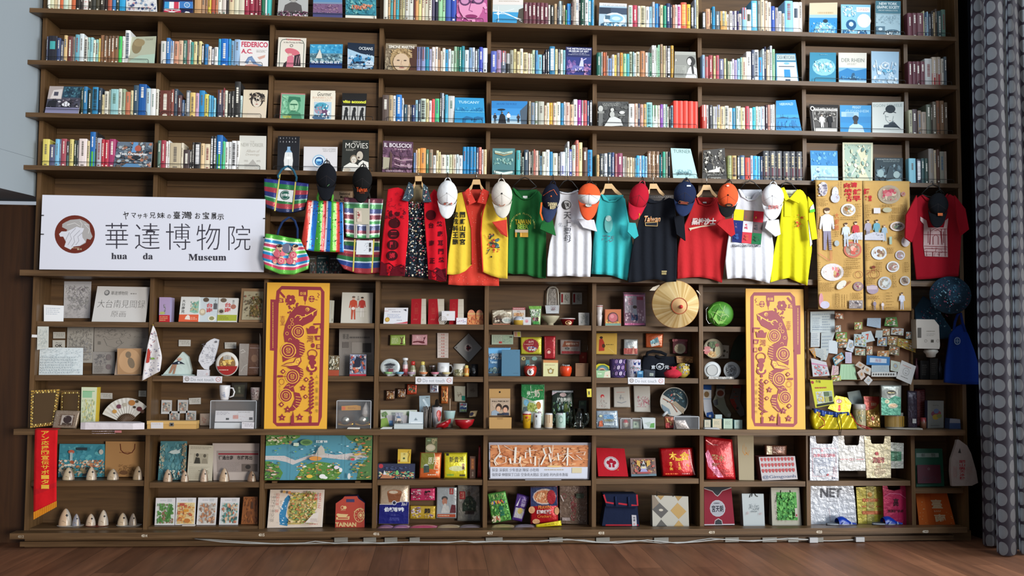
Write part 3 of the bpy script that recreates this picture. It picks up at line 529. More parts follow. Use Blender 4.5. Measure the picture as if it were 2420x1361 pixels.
def F9(A):
 A.R(3,4,97,98,'7ab894');A.R(0,0,100,4,'c07a78');A.R(0,0,3,100,'c07a78');A.E(55,45,28,34,'5a9a74');A.P([28,34,84,30,80,14,34,12],'3a7a5c');A.E(56,48,19,24,'a8d4ac');A.P([26,98,92,98,84,74,50,64,34,76],'4a8a68');A.L([40,42,70,42],3,'2f6a4c');A.L([56,44,60,58,52,60],1.2,'3a7a58');A.L([44,66,66,66],1.5,'2f6a4c');A.T('VALENTINO',12,84,48,94,'d8c848',.03);A.S(6,10,30,80,18,'8ac8a0 6aa884 9ad4ac',5)
face(3,'green-tinted book with a helmeted statue, third shelf down, third bay',6,176,424,192,438,128,136,'8abfa0',F9,17)
face(3,'thick cream cookery book with a fish platter, third shelf down, third bay',6,482,738,494,745,102,106,'ece4d0',cov('t|Gourmet|26 5 82 18 2a2a2a 0 0 4;t|BARBECUE|10 20 90 27 d8b49c;t|COOKERY|16 29 84 35 d8c0b0;r 16 38 86 95 b8d0dc;e 46 54 28 14 4aa0b8;e 40 66 22 13 a890a0;p 50 82 72 92 80 72 46 52 6a4868;e 38 90 28 8 4a6a88;e 58 84 10 4 d88a68;s 18 40 84 94 16 e8f0f0,68b0c4,3a6a88 4'),17,.05)
def F10(A):
 A.T('vito acconci',3,25,98,36,'e0e048',.05)
 for i in range(3):
  A.R(3+i*32,46,33+i*32,99,'c0beb8');A.P([8+i*32,99,14+i*32,99,18+i*32,80,24+i*32,98,30+i*32,98,24+i*32,72,27+i*32,58,20+i*32,52,12+i*32,62],'222');A.E(19+i*32+i,55,6,5,'1a1a1a');A.L([14+i*32,62,26+i*32,76],2,'2a2a2a')
face(3,'black book with yellow lowercase title over three bending men, third shelf down',6,806,1054,816,1068,128,134,'1c1a18',F10,17)
face(3,'blue landscape book with pale horse shapes, third shelf down, fourth bay',6,1962,2275,1968,2262,174,182,'2a94c8',cov('t|TUSCANY|12 12 84 22 b8e0ec .02;s 4 36 96 56 16 4aaad4,1f80b4 5;r 0 52 100 55 58b4d8;l 6 48 96 48 1 1a70a0;p 28 96 36 96 38 82 56 80 58 90 62 76 40 70 28 78 1a6898;p 64 92 70 92 74 80 90 78 92 90 96 74 76 70 66 74 1a6898;s 16 38 96 50 12 1a6a9c 3 l'),8)
def F11(A):
 A.R(0,0,100,30,'2a80c0');A.R(0,60,100,84,'88b8d8');A.R(0,84,100,100,'b8ccd4');A.T('AROUND THE WORLD',14,8,70,16,'1a5a98');A.P([84,100,100,100,100,10,92,22,80,40],'4a5a68')
 person(A,10,52,42,'1a1a22','1a1a22');person(A,30,46,48,'16161e','16161e');person(A,48,46,44,'eef0f4','2a2a34');person(A,76,54,36,'3a2a2c','222');A.E(28,36,11,4,'14141a');A.L([28,36,29,60],.8,'14141a');A.P([20,94,42,94,38,60,24,60],'14141c')
face(3,'blue book with formal figures and a black umbrella, third shelf down, fifth bay',7,95,470,98,478,172,176,'3a90d0',F11,9)
def F12(A):
 A.S(0,0,100,100,40,'4a4a48 3a3a38 5c5c58',8);A.W(16,5,90,16,2,'a8a8a0');A.T('Personal Myths',22,14,74,22,'8a8a84');A.P([22,98,84,92,76,68,56,58,40,62],'d0d0ca');A.E(48,50,8,12,'b8b8b0');A.E(48,32,6,7,'c8c8c0');A.E(10,28,8,12,'c0c0b8');A.R(0,38,22,46,'8a8a84');A.R(4,46,18,98,'6a6a66');A.E(80,42,9,6,'d8d8d0');A.R(68,50,90,54,'8a8a84')
face(3,'grey photograph book with a seated lady in a wide skirt, third shelf down',7,1216,1540,1222,1546,178,180,'444442',F12,8)
face(3,'leaning blue lake book with pale dotted title, third shelf down, seventh bay',8,602,792,602,745,118,112,'2388c4',cov('t|VIERWALD|16 8 84 16 b8d8e8 .02;r 0 46 100 56 3a9cd0;r 0 56 100 58 185888;p 0 58 100 58 80 54 60 57 30 52 144a70;l 22 58 22 46 1 123c5c;l 30 58 30 44 1 123c5c;l 50 60 52 50 1 123c5c;s 6 62 90 92 18 2f94cc,1a74ac 7'),11)
def F13(A):
 A.R(8,22,96,96,'b4b0aa');A.R(10,24,94,94,'5a5652');A.S(10,24,94,60,24,'8a8680 3a3632 a8a49c',5);person(A,40,34,60,'e8e4dc','dcd8d0','c8b8a8','4a4038');person(A,70,32,60,'1c1a1a','1c1a1a','c8b8a8');A.R(8,84,96,96,'d0ccc4');A.L([12,19,96,19],2.5,'e0dcd4');A.O(9,15,6,7,2,'f0ece4');A.T('OUT WITH THE STARS',16,12,96,22,'f0ece4',.01)
face(3,'black book with couple in evening dress, third shelf down, eighth bay',8,868,1056,846,1062,144,148,'2a2624',F13,18)
def F14(A):
 A.R(0,0,100,40,'4a98cc');A.R(4,24,60,44,'a8c8d8');A.R(20,28,44,44,'88b4cc');A.R(0,42,100,62,'3a88c0');A.T('PEGGY',40,3,68,12,'b8d8e8',.02);A.T('GUGGENHEIM',18,16,92,26,'9ac8e0',.02);A.E(50,48,9,12,'3a3838');A.E(50,46,10,8,'2c3440');A.P([24,100,80,100,72,74,58,66,42,66,30,76],'b8d4e4');A.R(44,58,56,68,'48423c')
face(3,'blue book with a figure in white before water, third shelf down, eighth bay',8,1074,1298,1070,1300,150,152,'3c90c8',F14,18)
def F15(A):
 A.T('EGON SCHIELE',4,6,95,15,'9aa8a4',.01);A.E(58,22,16,13,'1f2a30');A.L([36,38,40,30,60,28,76,34],2,'2a3438');A.P([36,80,88,80,92,84,70,62,52,70,38,72],'27333c');A.P([52,70,62,70,70,58,56,64],'2f3c44');A.L([42,40,44,56,54,66,64,62,68,44],1,'7a8888');A.L([44,46,52,46],1,'48585c');A.L([54,58,60,58],1,'a87a70')
face(3,'pale book with ink sketch of a young man, third shelf down, eighth bay',8,1308,1536,1306,1538,130,126,'d4d8d0',F15,18)
def F16(A):
 A.S(0,0,100,100,90,'4a5a68 8a98a0 c8d0d0 6a5a50 3a4450 a8b4b8 b87a60',6);A.P([42,40,62,40,58,0,46,0],'6a9ac8');A.E(60,24,9,12,'b85a48');A.R(56,34,64,60,'5a4038');A.T('Tom Christopher',10,41,88,53,'f8f8f8',.03);A.E(58,60,13,7,'222830');A.P([20,100,76,100,64,84,34,82],'5a88b0')
face(4,'leaning book with busy painted city street, fourth shelf down, first bay',5,835,1195,880,1215,584,592,'687888',F16,14)
face(4,'leaning white album of drawings with grey lettering, fourth shelf down, second bay',5,2032,2290,2042,2296,525,530,'d8d6cc',cov('t|THE|40 15 56 20 b8b6ac;t|NEW YORKER|6 21 90 32 b4b2a8 .01;t|Album of|26 40 74 48 b8b0a4 0 0 3;t|Drawings|24 51 74 59 b8b0a4 0 0 3;p 34 84 68 84 52 68 b0aca4;t|1925|20 70 34 76 b0aca4;t|1975|66 70 80 76 b0aca4;w 22 80 82 96 3 b8b4ac'),8)
def F17(A):
 for i,c in enumerate('BOTTLE'):A.T(c,10+i*14,4,13+i*14,8,'e0e0e0')
 for i,c in enumerate('DESIGN'):A.T(c,10+i*14,14,13+i*14,18,'e0e0e0')
 A.P([34,98,68,98,72,70,68,48,58,40,58,32,44,32,44,40,34,48,30,70],'e4e4e0');A.P([36,46,66,46,58,39,58,30,44,30,44,39],'88b0d0');A.L([51,50,51,94],.7,'a8aaa8');A.E(51,62,12,4,'f4f4f0')
face(4,'black book with a tall pale glass bottle, fourth shelf down, third bay',6,150,372,160,382,568,572,'15161c',F17,17)
def F18(A):
 A.T('VEGA',55,6,68,12,'9a9a98');A.T('LATEEN',71,6,94,12,'9a9a98');A.T('NEW ALBUM',58,14,94,20,'b0b0ae');A.C(46,58,20,'a8c4d8',24);A.C(46,60,17,'e8f0f4',24);A.C(46,58,13,'184a80',20);A.C(45,60,9,'6ab0d8',18);A.E(46,53,9,4,'b8e0f0');A.E(46,64,6,5,'2a6aa8')
face(4,'wide white book with a glossy blue eye ring, fourth shelf down, third bay',6,418,762,424,768,676,680,'dcd8d8',F18,17,.03)
def F19(A):
 A.T('CINEMA OF',38,3,68,8,'c8c4b8');A.T('MOVIES',12,9,96,25,'f4f0e4',-.01);A.W(14,27,50,34,2,'a8a498');portrait(A,44,60,11,'d8d0c0','8a7c68','ece8dc');A.E(68,40,15,14,'1c1a18');A.E(66,48,12,14,'c4baa8');A.P([58,98,100,98,98,68,76,62,62,72],'e4e0d4');A.P([4,98,60,98,52,74,30,70,8,82],'e8e4d8');A.E(20,92,14,6,'c8bca8');A.E(62,54,4,3,'4a3c34')
face(4,'black film book with an embracing couple, fourth shelf down, third bay',6,806,1088,820,1090,606,612,'24261f',F19,17,.035)
def F20(A):
 A.R(0,0,100,20,'5a3a50');A.S(0,20,100,100,40,'8a6278 6a465c a88a98 503048',8)
 for i in range(5):A.L([40,44+i*9,60,50+i*9,100,46+i*10],2.2,'c0a0a8' if i%2 else '4a2a3c')
 A.P([2,88,22,88,24,52,2,50],'a8a088');A.P([26,92,32,92,32,40,24,30],'5a4038');A.T('IL BOLSCIOI',4,6,94,19,'ece0e4',.02);A.W(50,22,92,28,1,'c8b0b8');A.W(12,90,80,96,1,'c8b0b8')
face(4,'purple opera house book with curved balconies, fourth shelf down, fourth bay',6,1222,1528,1234,1540,615,630,'6a4860',F20,7)
face(4,'grey-green book with white curved banners, fourth shelf down, fifth bay',7,103,340,108,346,674,676,'4a7a7c',cov('s 6 36 94 60 30 8ab4a8,a8c8b8,5a8a84 4;l 10 12 50 18 90 12 4 b8ccb8;l 12 18 50 26 88 18 2 b89a68;l 8 86 50 93 92 86 4.5 dce8dc;l 10 94 50 97 90 93 1.5 a8c0b4;t|CHORUS|36 13 66 18 5a6a5c'),9)
face(4,'leaning pale aqua art book with a dark sketched title, fourth shelf down',7,2022,2285,1995,2205,672,680,'b0d4d0',cov('t|TURNER|12 4 96 15 3a4a48 -.01;s 12 70 84 88 34 88b4b8,5a8a98,a8ccc8,6a9aa4 4 l;s 20 76 70 84 16 3a6a78,688c90 3'),9)
face(4,'black and white photograph book leaning beside blue spines, fourth shelf down, seventh bay',8,62,242,70,225,482,465,'38342e',cov('s 4 4 96 80 50 5a5448,8a8478,2a2620,c8c4b8,1c1a16 5;e 30 58 16 12 1a1814;p 22 76 70 76 74 58 50 66 26 70 d8d4c8;t|JACQUES DE GALAP|20 82 84 88 d8d4c8;t|Photographe|26 91 76 97 c8c4b8'),10)
face(4,'blue and white book with a swimming figure, fourth shelf down, eighth bay',8,862,1058,852,1052,483,486,'3a88c0',cov('s 2 4 98 45 16 5aa8d8,78b8dc,2a78b4 5;r 0 48 100 94 a8ccdc;e 26 62 7 10 5a7c94;s 8 54 96 92 14 c0dce8,90bcd0 5;r 0 94 100 100 2a6aa4'),18)
face(4,'tall cream-edged book with pale green brushwork, fourth shelf down, eighth bay',8,1094,1310,1090,1312,424,426,'d8d8b8',cov('r 6 4 94 97 a8bca8;p 20 90 50 90 60 40 46 20 70 8 84 30 74 70 90 94 40 97 d8d4b0;l 60 12 44 36 50 56 26 84 2 f0ecd8;s 8 6 92 95 36 88a898,c8ccac,6a8c84,e4e0c4 6'),18)
face(4,'dark green book with a sculptor at work, fourth shelf down, eighth bay',8,1330,1530,1326,1532,535,538,'34444a',cov('t|A SCULPTOR PRINTED IN|8 4 88 9 c8d0cc;w 30 11 90 17 2 98a8a4;s 4 24 96 96 30 48606a,2a383e,688088,8aa0a4 7;e 20 62 12 16 98b0b0;p 36 90 70 90 64 40 50 36 3a4a50;e 78 66 12 14 a8bcb8;p 20 98 98 98 92 78 60 84 8aa4a8'),18)
# builders for the exhibits
TL={k:v for k,v in zip('abcdefghijklmnoprstuvwxyzABS',[(60,650,5.443),(330,650,5.235),(610,650,3.58),(880,670,5.671),(1130,660,5.443),(1390,650,5.236),(1640,660,3.679),(1880,720,4.123),(40,890,3.403),(330,880,3.319),(600,1010,4.861),(870,880,8.345),(870,1020,5.041),(1130,890,8.345),(1130,1020,5.041),(1390,890,8.345),(1390,1020,5.041),(1640,1010,4.861),(1890,1010,4.861),(2120,880,2.83),(2120,420,2.723),(600,380,4.859),(880,400,4.535),(1180,400,4.694),(1480,400,4.693),(1700,400,4.692),(1900,410,4.125),(60,400,4.033)])}
def Z(t,*v):
 ox,oy,s=TL[t];return[(ox if i%2==0 else oy)+a/s for i,a in enumerate(v)]
BY=.4
def zz(row,b):return(SH[8]if row=='H' else SH[5]if row=='E' else ZF[row,b])+.0008
def mm(px,Y=.2):return px*(Y-CAM.y)/FPX
class Pf:
 n=V3((0,-1,0))
 def __init__(s,Yf):s.Yf=Yf
 def hit(s,x,y,d=0):return at(x,y,s.Yf(x,y)-d)
def lerp(a,t):
 k=t*(len(a)-1);i=min(int(k),len(a)-2);return a[i]+(a[i+1]-a[i])*(k-i)
def sheet(m,top,bot,left,right,Yf,nu,nv,col,thick=.006):
 def fn(u,v):
  y=lerp(top,u)*(1-v)+lerp(bot,u)*v;x=lerp(left,v)*(1-u)+lerp(right,v)*u
  return at(x,y,Yf(x,y))
 m.grid(lambda u,v:fn(u,1-v),nu,nv,(lambda u,v:col(u,1-v))if callable(col)else col,thick)
def stripes(*q):
 def f(t):
  for e,c in q:
   if t<e:return c
  return q[-1][1]
 return f
def PO(name,label,cat,xy,Y,col,art=None,th=.03,mt='foil',z=None,lean=0,group=None,crimp=None,rot=0):
 if len(xy)==4:xy=RECT(*xy)
 pl=Pl(Y,lean,max(xy[1::2]),0,xy[0]);m=M();cx,cy=sum(xy[0::2])/4,sum(xy[1::2])/4
 A0=Art(m,pl,rot,(cx,cy),0,0)
 rings=[];
 for ins,d in((1.0,-.6*th),(.975,-.28*th),(.93,-.08*th),(.86,0)):
  q=[]
  n=6
  for i in range(4):
   a,b=(xy[2*i],xy[2*i+1]),(xy[(2*i+2)%8],xy[(2*i+3)%8])
   for k in range(n):
    x=a[0]+(b[0]-a[0])*k/n;y=a[1]+(b[1]-a[1])*k/n;A0.d=d;q.append(A0.pt(cx+(x-cx)*ins,cy+(y-cy)*ins))
  rings.append(q)
 nn=len(rings[0]);P=[p for r in rings for p in r]+[p-pl.n*th*.4 for p in rings[0]];fs=[]
 for j in range(3):
  for i in range(nn):fs.append((j*nn+i,j*nn+(i+1)%nn,(j+1)*nn+(i+1)%nn,(j+1)*nn+i))
 fs.append(list(range(3*nn,4*nn)));
 for i in range(nn):fs.append((4*nn+i,4*nn+(i+1)%nn,(i+1)%nn,i))
 fs.append(list(range(5*nn-1,4*nn-1,-1)))
 m.faces(P,fs,col,True)
 s=.86;A=Art(m,pl,rot,(cx,cy));A.quad([cx+(v-cx)*.97 if i%2==0 else cy+(v-cy)*.97 for i,v in enumerate(xy)])
 if art:art(A)
 if crimp:
  A.quad(xy);A.d=.0004-.6*th
  for v in(1,99):A.R(0,v-1.5,100,v+1.5,crimp)
 if z is not None:rest(m,z)
 return tag(m.go(name,mt),label,cat,group)
def BX(name,label,cat,xy,Y,dep,col,art=None,side=None,top=None,z=None,mt='satin',group=None,lean=0):
 if len(xy)==4:xy=RECT(*xy)
 pl=Pl(Y,lean,max(xy[1::2]),0,xy[0]);m=M();A=slab(m,xy,pl,dep,col,side or col)
 A.quad(xy)
 if art:art(A)
 if top:
  a,b,c,d=[V3(m.v[i])for i in(3,2,2+4,3+4)];u=V3((0,0,.0006));m.poly([a+u,b+u,c+u,d+u],top)
 if z is not None:rest(m,z)
 return tag(m.go(name,mt),label,cat,group)
def carrier(name,label,cat,xy,Y,dep,col,art=None,side=None,z=None,mt='paper',handle=None,hcol='222',lean=0,body='bag_body',group=None):
 if len(xy)==4:xy=RECT(*xy)
 pl=Pl(Y,lean,max(xy[1::2]),0,xy[0]);m=M()
 A0=Art(m,pl,d0=0,step=0);f=[A0.pt(xy[i],xy[i+1])for i in range(0,8,2)];dv=-pl.n*dep
 bk=[f[0]+dv,f[1]+dv,f[2]+dv*.25,f[3]+dv*.25]
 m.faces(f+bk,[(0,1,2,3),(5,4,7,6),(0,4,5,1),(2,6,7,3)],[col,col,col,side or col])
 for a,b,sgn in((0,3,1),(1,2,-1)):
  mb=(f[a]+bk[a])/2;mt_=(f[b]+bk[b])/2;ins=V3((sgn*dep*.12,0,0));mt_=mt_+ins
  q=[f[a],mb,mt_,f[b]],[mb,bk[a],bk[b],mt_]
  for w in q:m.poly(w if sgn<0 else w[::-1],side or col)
 A=Art(m,pl);A.quad(xy)
 if art:art(A)
 dz=0
 if z is not None:dz=z-min(v[2]for v in m.v);rest(m,z)
 o=thing(name,label,cat,m.base(),group);m.go(body,mt,o)
 for h in handle or[]:
  m=M();m.tube([pl.hit(h[i],h[i+1],.004)+V3((0,0,dz))for i in range(0,len(h),2)],.0028,hcol,6);m.go('handle','cloth',o)
 return o
def round_px(cx,yb,Y,z):
 return V3((at(cx,yb,Y).x,Y,z))
def turned(name,label,cat,cx,x0,x1,y0,y1,Y,z,prof,mt='gloss',group=None,n=20,col='fff',parts=None,art=None):
 cx=(x0+x1)/2;r=(at(x1,y1,Y).x-at(x0,y1,Y).x)/2;h=at(cx,y0,Y).z-at(cx,y1,Y).z;o_=V3((at(cx,y1,Y).x,Y+r,z))
 sc=lambda P:[(q[0]*r,q[1]*h)+tuple(q[2:])for q in P]
 m=M();m.lathe(sc(prof),o_,col,n)
 if art:
  pf=Pf(lambda x,y:Y+r-sqrt(max(0,r*r-(at(x,y,Y).x-o_.x)**2))-.0008);A=Art(m,pf,d0=.0);A.quad(RECT(x0,y0,x1,y1));art(A)
 if not parts:return tag(m.go(name,mt,o=o_),label,cat,group)
 o=thing(name,label,cat,o_,group);m.go('body',mt,o)
 for pn,P,pm in parts:
  m=M()
  if callable(P):P(m,o_,r,h)
  else:m.lathe(sc(P),o_,col,n)
  m.go(pn,pm,o)
 return o
def wob(amp,per,ph=0,Y=-.05,y0=420,y1=660,top=.3):
 return lambda x,y:Y+amp*(top+(1-top)*max(0,min(1,(y-y0)/(y1-y0))))*(sin(x/per*6.283+ph)+.5*sin(x/per*2.7*2.3+ph*2+y/90))
sx=Z('S',132,952,2272,978,2288,283,162,242);pl=Pl(-.045,1.5,640,0,sx[0])
so=thing('museum_sign','long white board with brush lettering and a cabbage emblem, standing over the first two bays','sign',pl.hit((sx[0]+sx[2])/2,sx[1]))
m=M();A=slab(m,sx,pl,.012,'d9dbe6','c9b9a8');zs=SH[5]+.0008-min(v[2]for v in m.v);rest(m,SH[5]+.0008);m.go('board','satin',so)
class PlS:
 n=pl.n
 def hit(s,x,y,d=0):return pl.hit(x,y,d)+V3((0,0,zs))
SP=PlS()
m=M();A=Art(m,SP)
c=Z('S',471,618);A.E(c[0],c[1],47.5,45,'6a2c20',40);
def zp(t,l):return Z(t,*l)
A.P(zp('S',[430,765,370,735,385,690,360,640,330,640,320,615,345,590,390,590,400,575,350,550,352,520,385,500,430,480,520,472,570,495,610,525,620,590,640,640,620,670,585,660,575,700,520,730,460,735]),'a8a5a3')
A.P(zp('S',[432,762,372,735,388,690,362,640,332,640,322,615,345,592,392,592,430,575,490,545,520,555,560,560,540,610,545,650,575,690,520,725,460,735]),'d3d4dc')
for l in([405,720,440,660,425,620,480,560],[440,735,470,690,460,640,520,580],[480,720,510,680,500,640,545,600],[380,680,420,600]):A.L(zp('S',l),1.3,'a0a0a8')
for l in([395,530,470,510,520,540],[520,490,540,520,530,560],[570,530,610,570,600,610],[560,520,600,530]):A.L(zp('S',l),1.2,'d8d6d4')
A.W(*zp('S',[440,742,525,752]),1,'d8c8a8');A.T('臺湾',*zp('S',[492,752,538,768]),'d8c8a8')
m.go('emblem','paper',so)
m=M();A=Art(m,SP)
for ch,x0,x1,y0,y1 in[('華',762,980,510,755),('達',1045,1280,512,758),('博',1340,1572,515,765),('物',1632,1855,520,768),('院',1935,2145,532,770)]:A.T(ch,*zp('S',[x0,y0,x1,y1]),'383640',-.012)
for ch,x0,x1,y0,y1 in zip('ヤマサキ兄妹の臺灣お宝展示',[932,1010,1068,1125,1185,1255,1352,1412,1490,1618,1690,1772,1830],[985,1055,1112,1165,1240,1330,1388,1475,1588,1668,1752,1822,1892],[400,415,425,415,410,410,428,400,400,412,405,412,425],[478,462,470,465,465,465,468,470,472,470,472,478,482]):A.T(ch,*zp('S',[x0,y0,x1,y1]),'1e1c1e',.008)
for t,x0,y0,x1,y1 in[('𝐡𝐮𝐚',820,795,970,855),('𝐝𝐚',1122,797,1215,857),('𝐌𝐮𝐬𝐞𝐮𝐦',1555,805,1915,868)]:A.T(t,*zp('S',[x0,y0,x1,y1]),'33333c',.006)
m.go('lettering','paper',so)
for y in(437,617):
 for x0,x1 in((146,176),(2268,2296)):
  m=M();a=SP.hit(*Z('S',x0,y+(30 if x0>2000 else 0)),.004);b=SP.hit(*Z('S',x1,y+(30 if x0>2000 else 0)),.004);m.tube([a,b],.004,'15120f',6);m.go('clip','satin',so)
def tote(name,label,top,bot,left,right,t,Y,colfn,straps,handles,art=None,fold=.006,scol='d8c860',hcol='2a5a70',mt='foil',group='striped nylon market bags'):
 ox,oy,s=TL[t];X=lambda l:[ox+v/s for v in l];V=lambda l:[oy+v/s for v in l]
 Yf=wob(fold,30,len(label),Y,400,640)
 m=M();sheet(m,V(top),V(bot),X(left),X(right),Yf,22,26,colfn,.03)
 o=thing(name,label,'bag',m.base(),group);m.go('bag_body',mt,o)
 for l in straps:
  m=M();A=Art(m,Pf(Yf),d0=.003);l=Z(t,*l)
  for k in range(8):
   a,b=k/8,(k+1)/8;x0,y0,x1,y1=l;A.L([x0+(x1-x0)*a,y0+(y1-y0)*a,x0+(x1-x0)*b,y0+(y1-y0)*b],3.2,scol)
  m.go('strap','cloth',o)
 for h in handles:
  m=M();h=Z(t,*h);m.tube([at(h[i],h[i+1],Y-.02+.012*sin(i))for i in range(0,len(h),2)],.009,hcol,6);m.go('handle','cloth',o)
 if art:
  m=M();A=Art(m,Pf(Yf),d0=.008);art(A);m.go('patch','paper',o)
 return o
def q1(A):
 A.P(Z('w',265,455,440,478,455,340,285,325),'dfe4e4');x,y=Z('w',363,393);A.E(x,y,13,11,'1f5a4a',20);A.E(x,y,11,9.2,'dfe4e4',20);A.E(x,y,10.2,8.6,'1f5a4a',20);A.T('台灣製造',x-10,y-3.5,x+10,y+3.5,'dfe8e4',.03)
tote('market_bag','striped nylon bag with green round emblem hanging from the shelf edge, yellow straps',[203,220,240,262],[535,590,598,560],[118,118,124,145],[628,622,608,580],'w',-.03,lambda u,v:stripes((.1,'2a3484'),(.12,'9ac8c8'),(.26,'2a8044'),(.28,'d8c8b0'),(.42,'a83444'),(.44,'d8c8d0'),(.58,'2a3474'),(.60,'8ab8a8'),(.72,'2a7a40'),(.74,'c8d0a8'),(.9,'a83844'),(1,'22305a'))(v),[[300,150,240,575],[480,230,445,585]],[[285,200,275,170,320,100,365,70,392,62],[485,235,490,190,455,110,415,75,392,62]],q1,scol='d8cc70')
def q2(A):
 R=Rnd(4)
 for i in range(70):
  x,y=R.uniform(560,1010),R.uniform(480,1030)
  if x<620-.14*(y-480)+14:continue
  a,b=Z('w',x,y);A.E(a,b,R.uniform(.8,1.8),R.uniform(.8,2),R.choice(['2a2430','1f5030','90282c','e8e4e0','203868','2a2430']),7,R.uniform(0,90))
tote('market_bag','bag in upright red, blue and green stripes below a black cap',[455,458,462,480],[1010,1040,1045,1050],[612,590,560,530],[1020,1026,1030,1032],'w',-.08,lambda u,v:stripes((.15,'dc4034'),(.165,'e8d8dc'),(.32,'2878d0'),(.335,'d8e8d8'),(.45,'48a834'),(.46,'d8e0b0'),(.56,'c83434'),(.575,'e8d8dc'),(.68,'2878d4'),(.695,'d8e8d8'),(.80,'58b034'),(.812,'d8e8b0'),(.91,'e84438'),(.925,'e8d8dc'),(1,'2a80d8'))(u),[],[[735,460,730,420,760,330,800,260],[895,465,905,410,880,330,845,260]],q2,hcol='58a83c',fold=.009)
def q3(A):
 A.P(Z('w',1152,730,1325,730,1325,545,1155,540),'bfb8a4');A.P(Z('w',1185,700,1295,700,1295,575,1180,572),'cdbfae');A.S(*Z('w',1190,585,1290,695),18,'b05a58 c87a78 8a4a44',2.5,'e',3)
tote('market_bag','muted maroon, green and blue striped bag with a photo pocket',[420,425,430,436],[870,890,892,880],[1032,1036,1042,1058],[1490,1470,1452,1440],'w',-.06,lambda u,v:stripes((.13,'6c3040'),(.15,'a8c8b8'),(.26,'4a8c58'),(.28,'b8c0d8'),(.40,'44507c'),(.42,'c8b8c0'),(.54,'6e2f3c'),(.56,'b8d0b8'),(.66,'4a9458'),(.68,'b8c0d8'),(.79,'3c4668'),(.81,'c8b8c0'),(.90,'6e3040'),(.91,'b8d0b8'),(1,'4a9860'))(v),[[1152,545,1160,885],[1325,440,1318,885],[1178,735,1178,885],[1300,735,1300,885]],[[1330,430,1320,380,1290,330,1262,300],[1158,430,1170,380,1210,330,1250,300]],q3,scol='c8c4b8',hcol='2a2622')
def q4(A):
 A.S(*Z('w',215,980,520,1190),46,'e8b898 f0d0a8 d88a88 e0707c c8a888 e8d8c0',5,'e',2);x,y=Z('w',378,1005);A.E(x,y,11.5,12,'6a6a80',18);A.E(x,y,9,9.6,'c0c4d0',18);A.T('囍',x-6,y-6,x+6,y+6,'4a4a58',.02)
 for dx in(295,478):
  x,y=Z('w',dx,995);A.E(x,y,7,7,'d8b090');A.E(x,y-4,7,4,'3a2a28')
 for dx,dy in((310,1150),(415,1150),(270,1070),(450,1080)):
  x,y=Z('w',dx,dy);A.E(x,y,9,8,'d86878');A.E(x,y,5,4.5,'eca0a8');A.E(x+1,y,2,2,'c84858')
tote('market_bag','bright green, pink and blue striped bag printed with flowers, standing over the shelf',[835,850,880,897],[1232,1300,1306,1240],[135,112,95,130],[530,580,640,620],'w',-.135,lambda u,v:stripes((.12,'58b43c'),(.14,'e8f0e0'),(.24,'2a88c0'),(.26,'e8e8e8'),(.36,'d04468'),(.38,'e8f0e0'),(.47,'5cbc44'),(.49,'e8f0f0'),(.57,'2a90c8'),(.59,'e8e8e8'),(.68,'d44a6c'),(.70,'e8f0e0'),(.77,'2a90c4'),(.79,'e8e8e8'),(.90,'d84868'),(1,'66bc48'))(v),[],[[270,850,285,790,330,700,400,650,440,660],[500,890,500,780,470,690,430,655]],q4,hcol='1c3058')
def q5(A):
 A.P(Z('w',1172,1075,1362,1078,1368,915,1180,912),'d4d8dc');A.T('臺南',*Z('w',1322,935,1350,1050),'2a2a2a',.02,1);A.S(*Z('w',1190,930,1310,1060),20,'a8b0b8 8a9298',3,'l')
tote('market_bag','dark blue, green and red striped bag with white picture patch, lowest by the red apron',[880,885,890,895],[1240,1290,1300,1285],[1035,980,945,1030],[1445,1448,1448,1445],'w',-.035,lambda u,v:stripes((.08,'5a2430'),(.10,'c8c4a8'),(.22,'1f5a30'),(.24,'b8c8b8'),(.36,'1f3468'),(.38,'c8c4c8'),(.48,'a83840'),(.52,'7a2a34'),(.54,'c8d0a8'),(.66,'246838'),(.68,'b8c8d8'),(.84,'203c80'),(.86,'c8c8c8'),(1,'9a3038'))(v),[[1160,900,1140,1270],[1378,900,1355,1285]],[],q5)
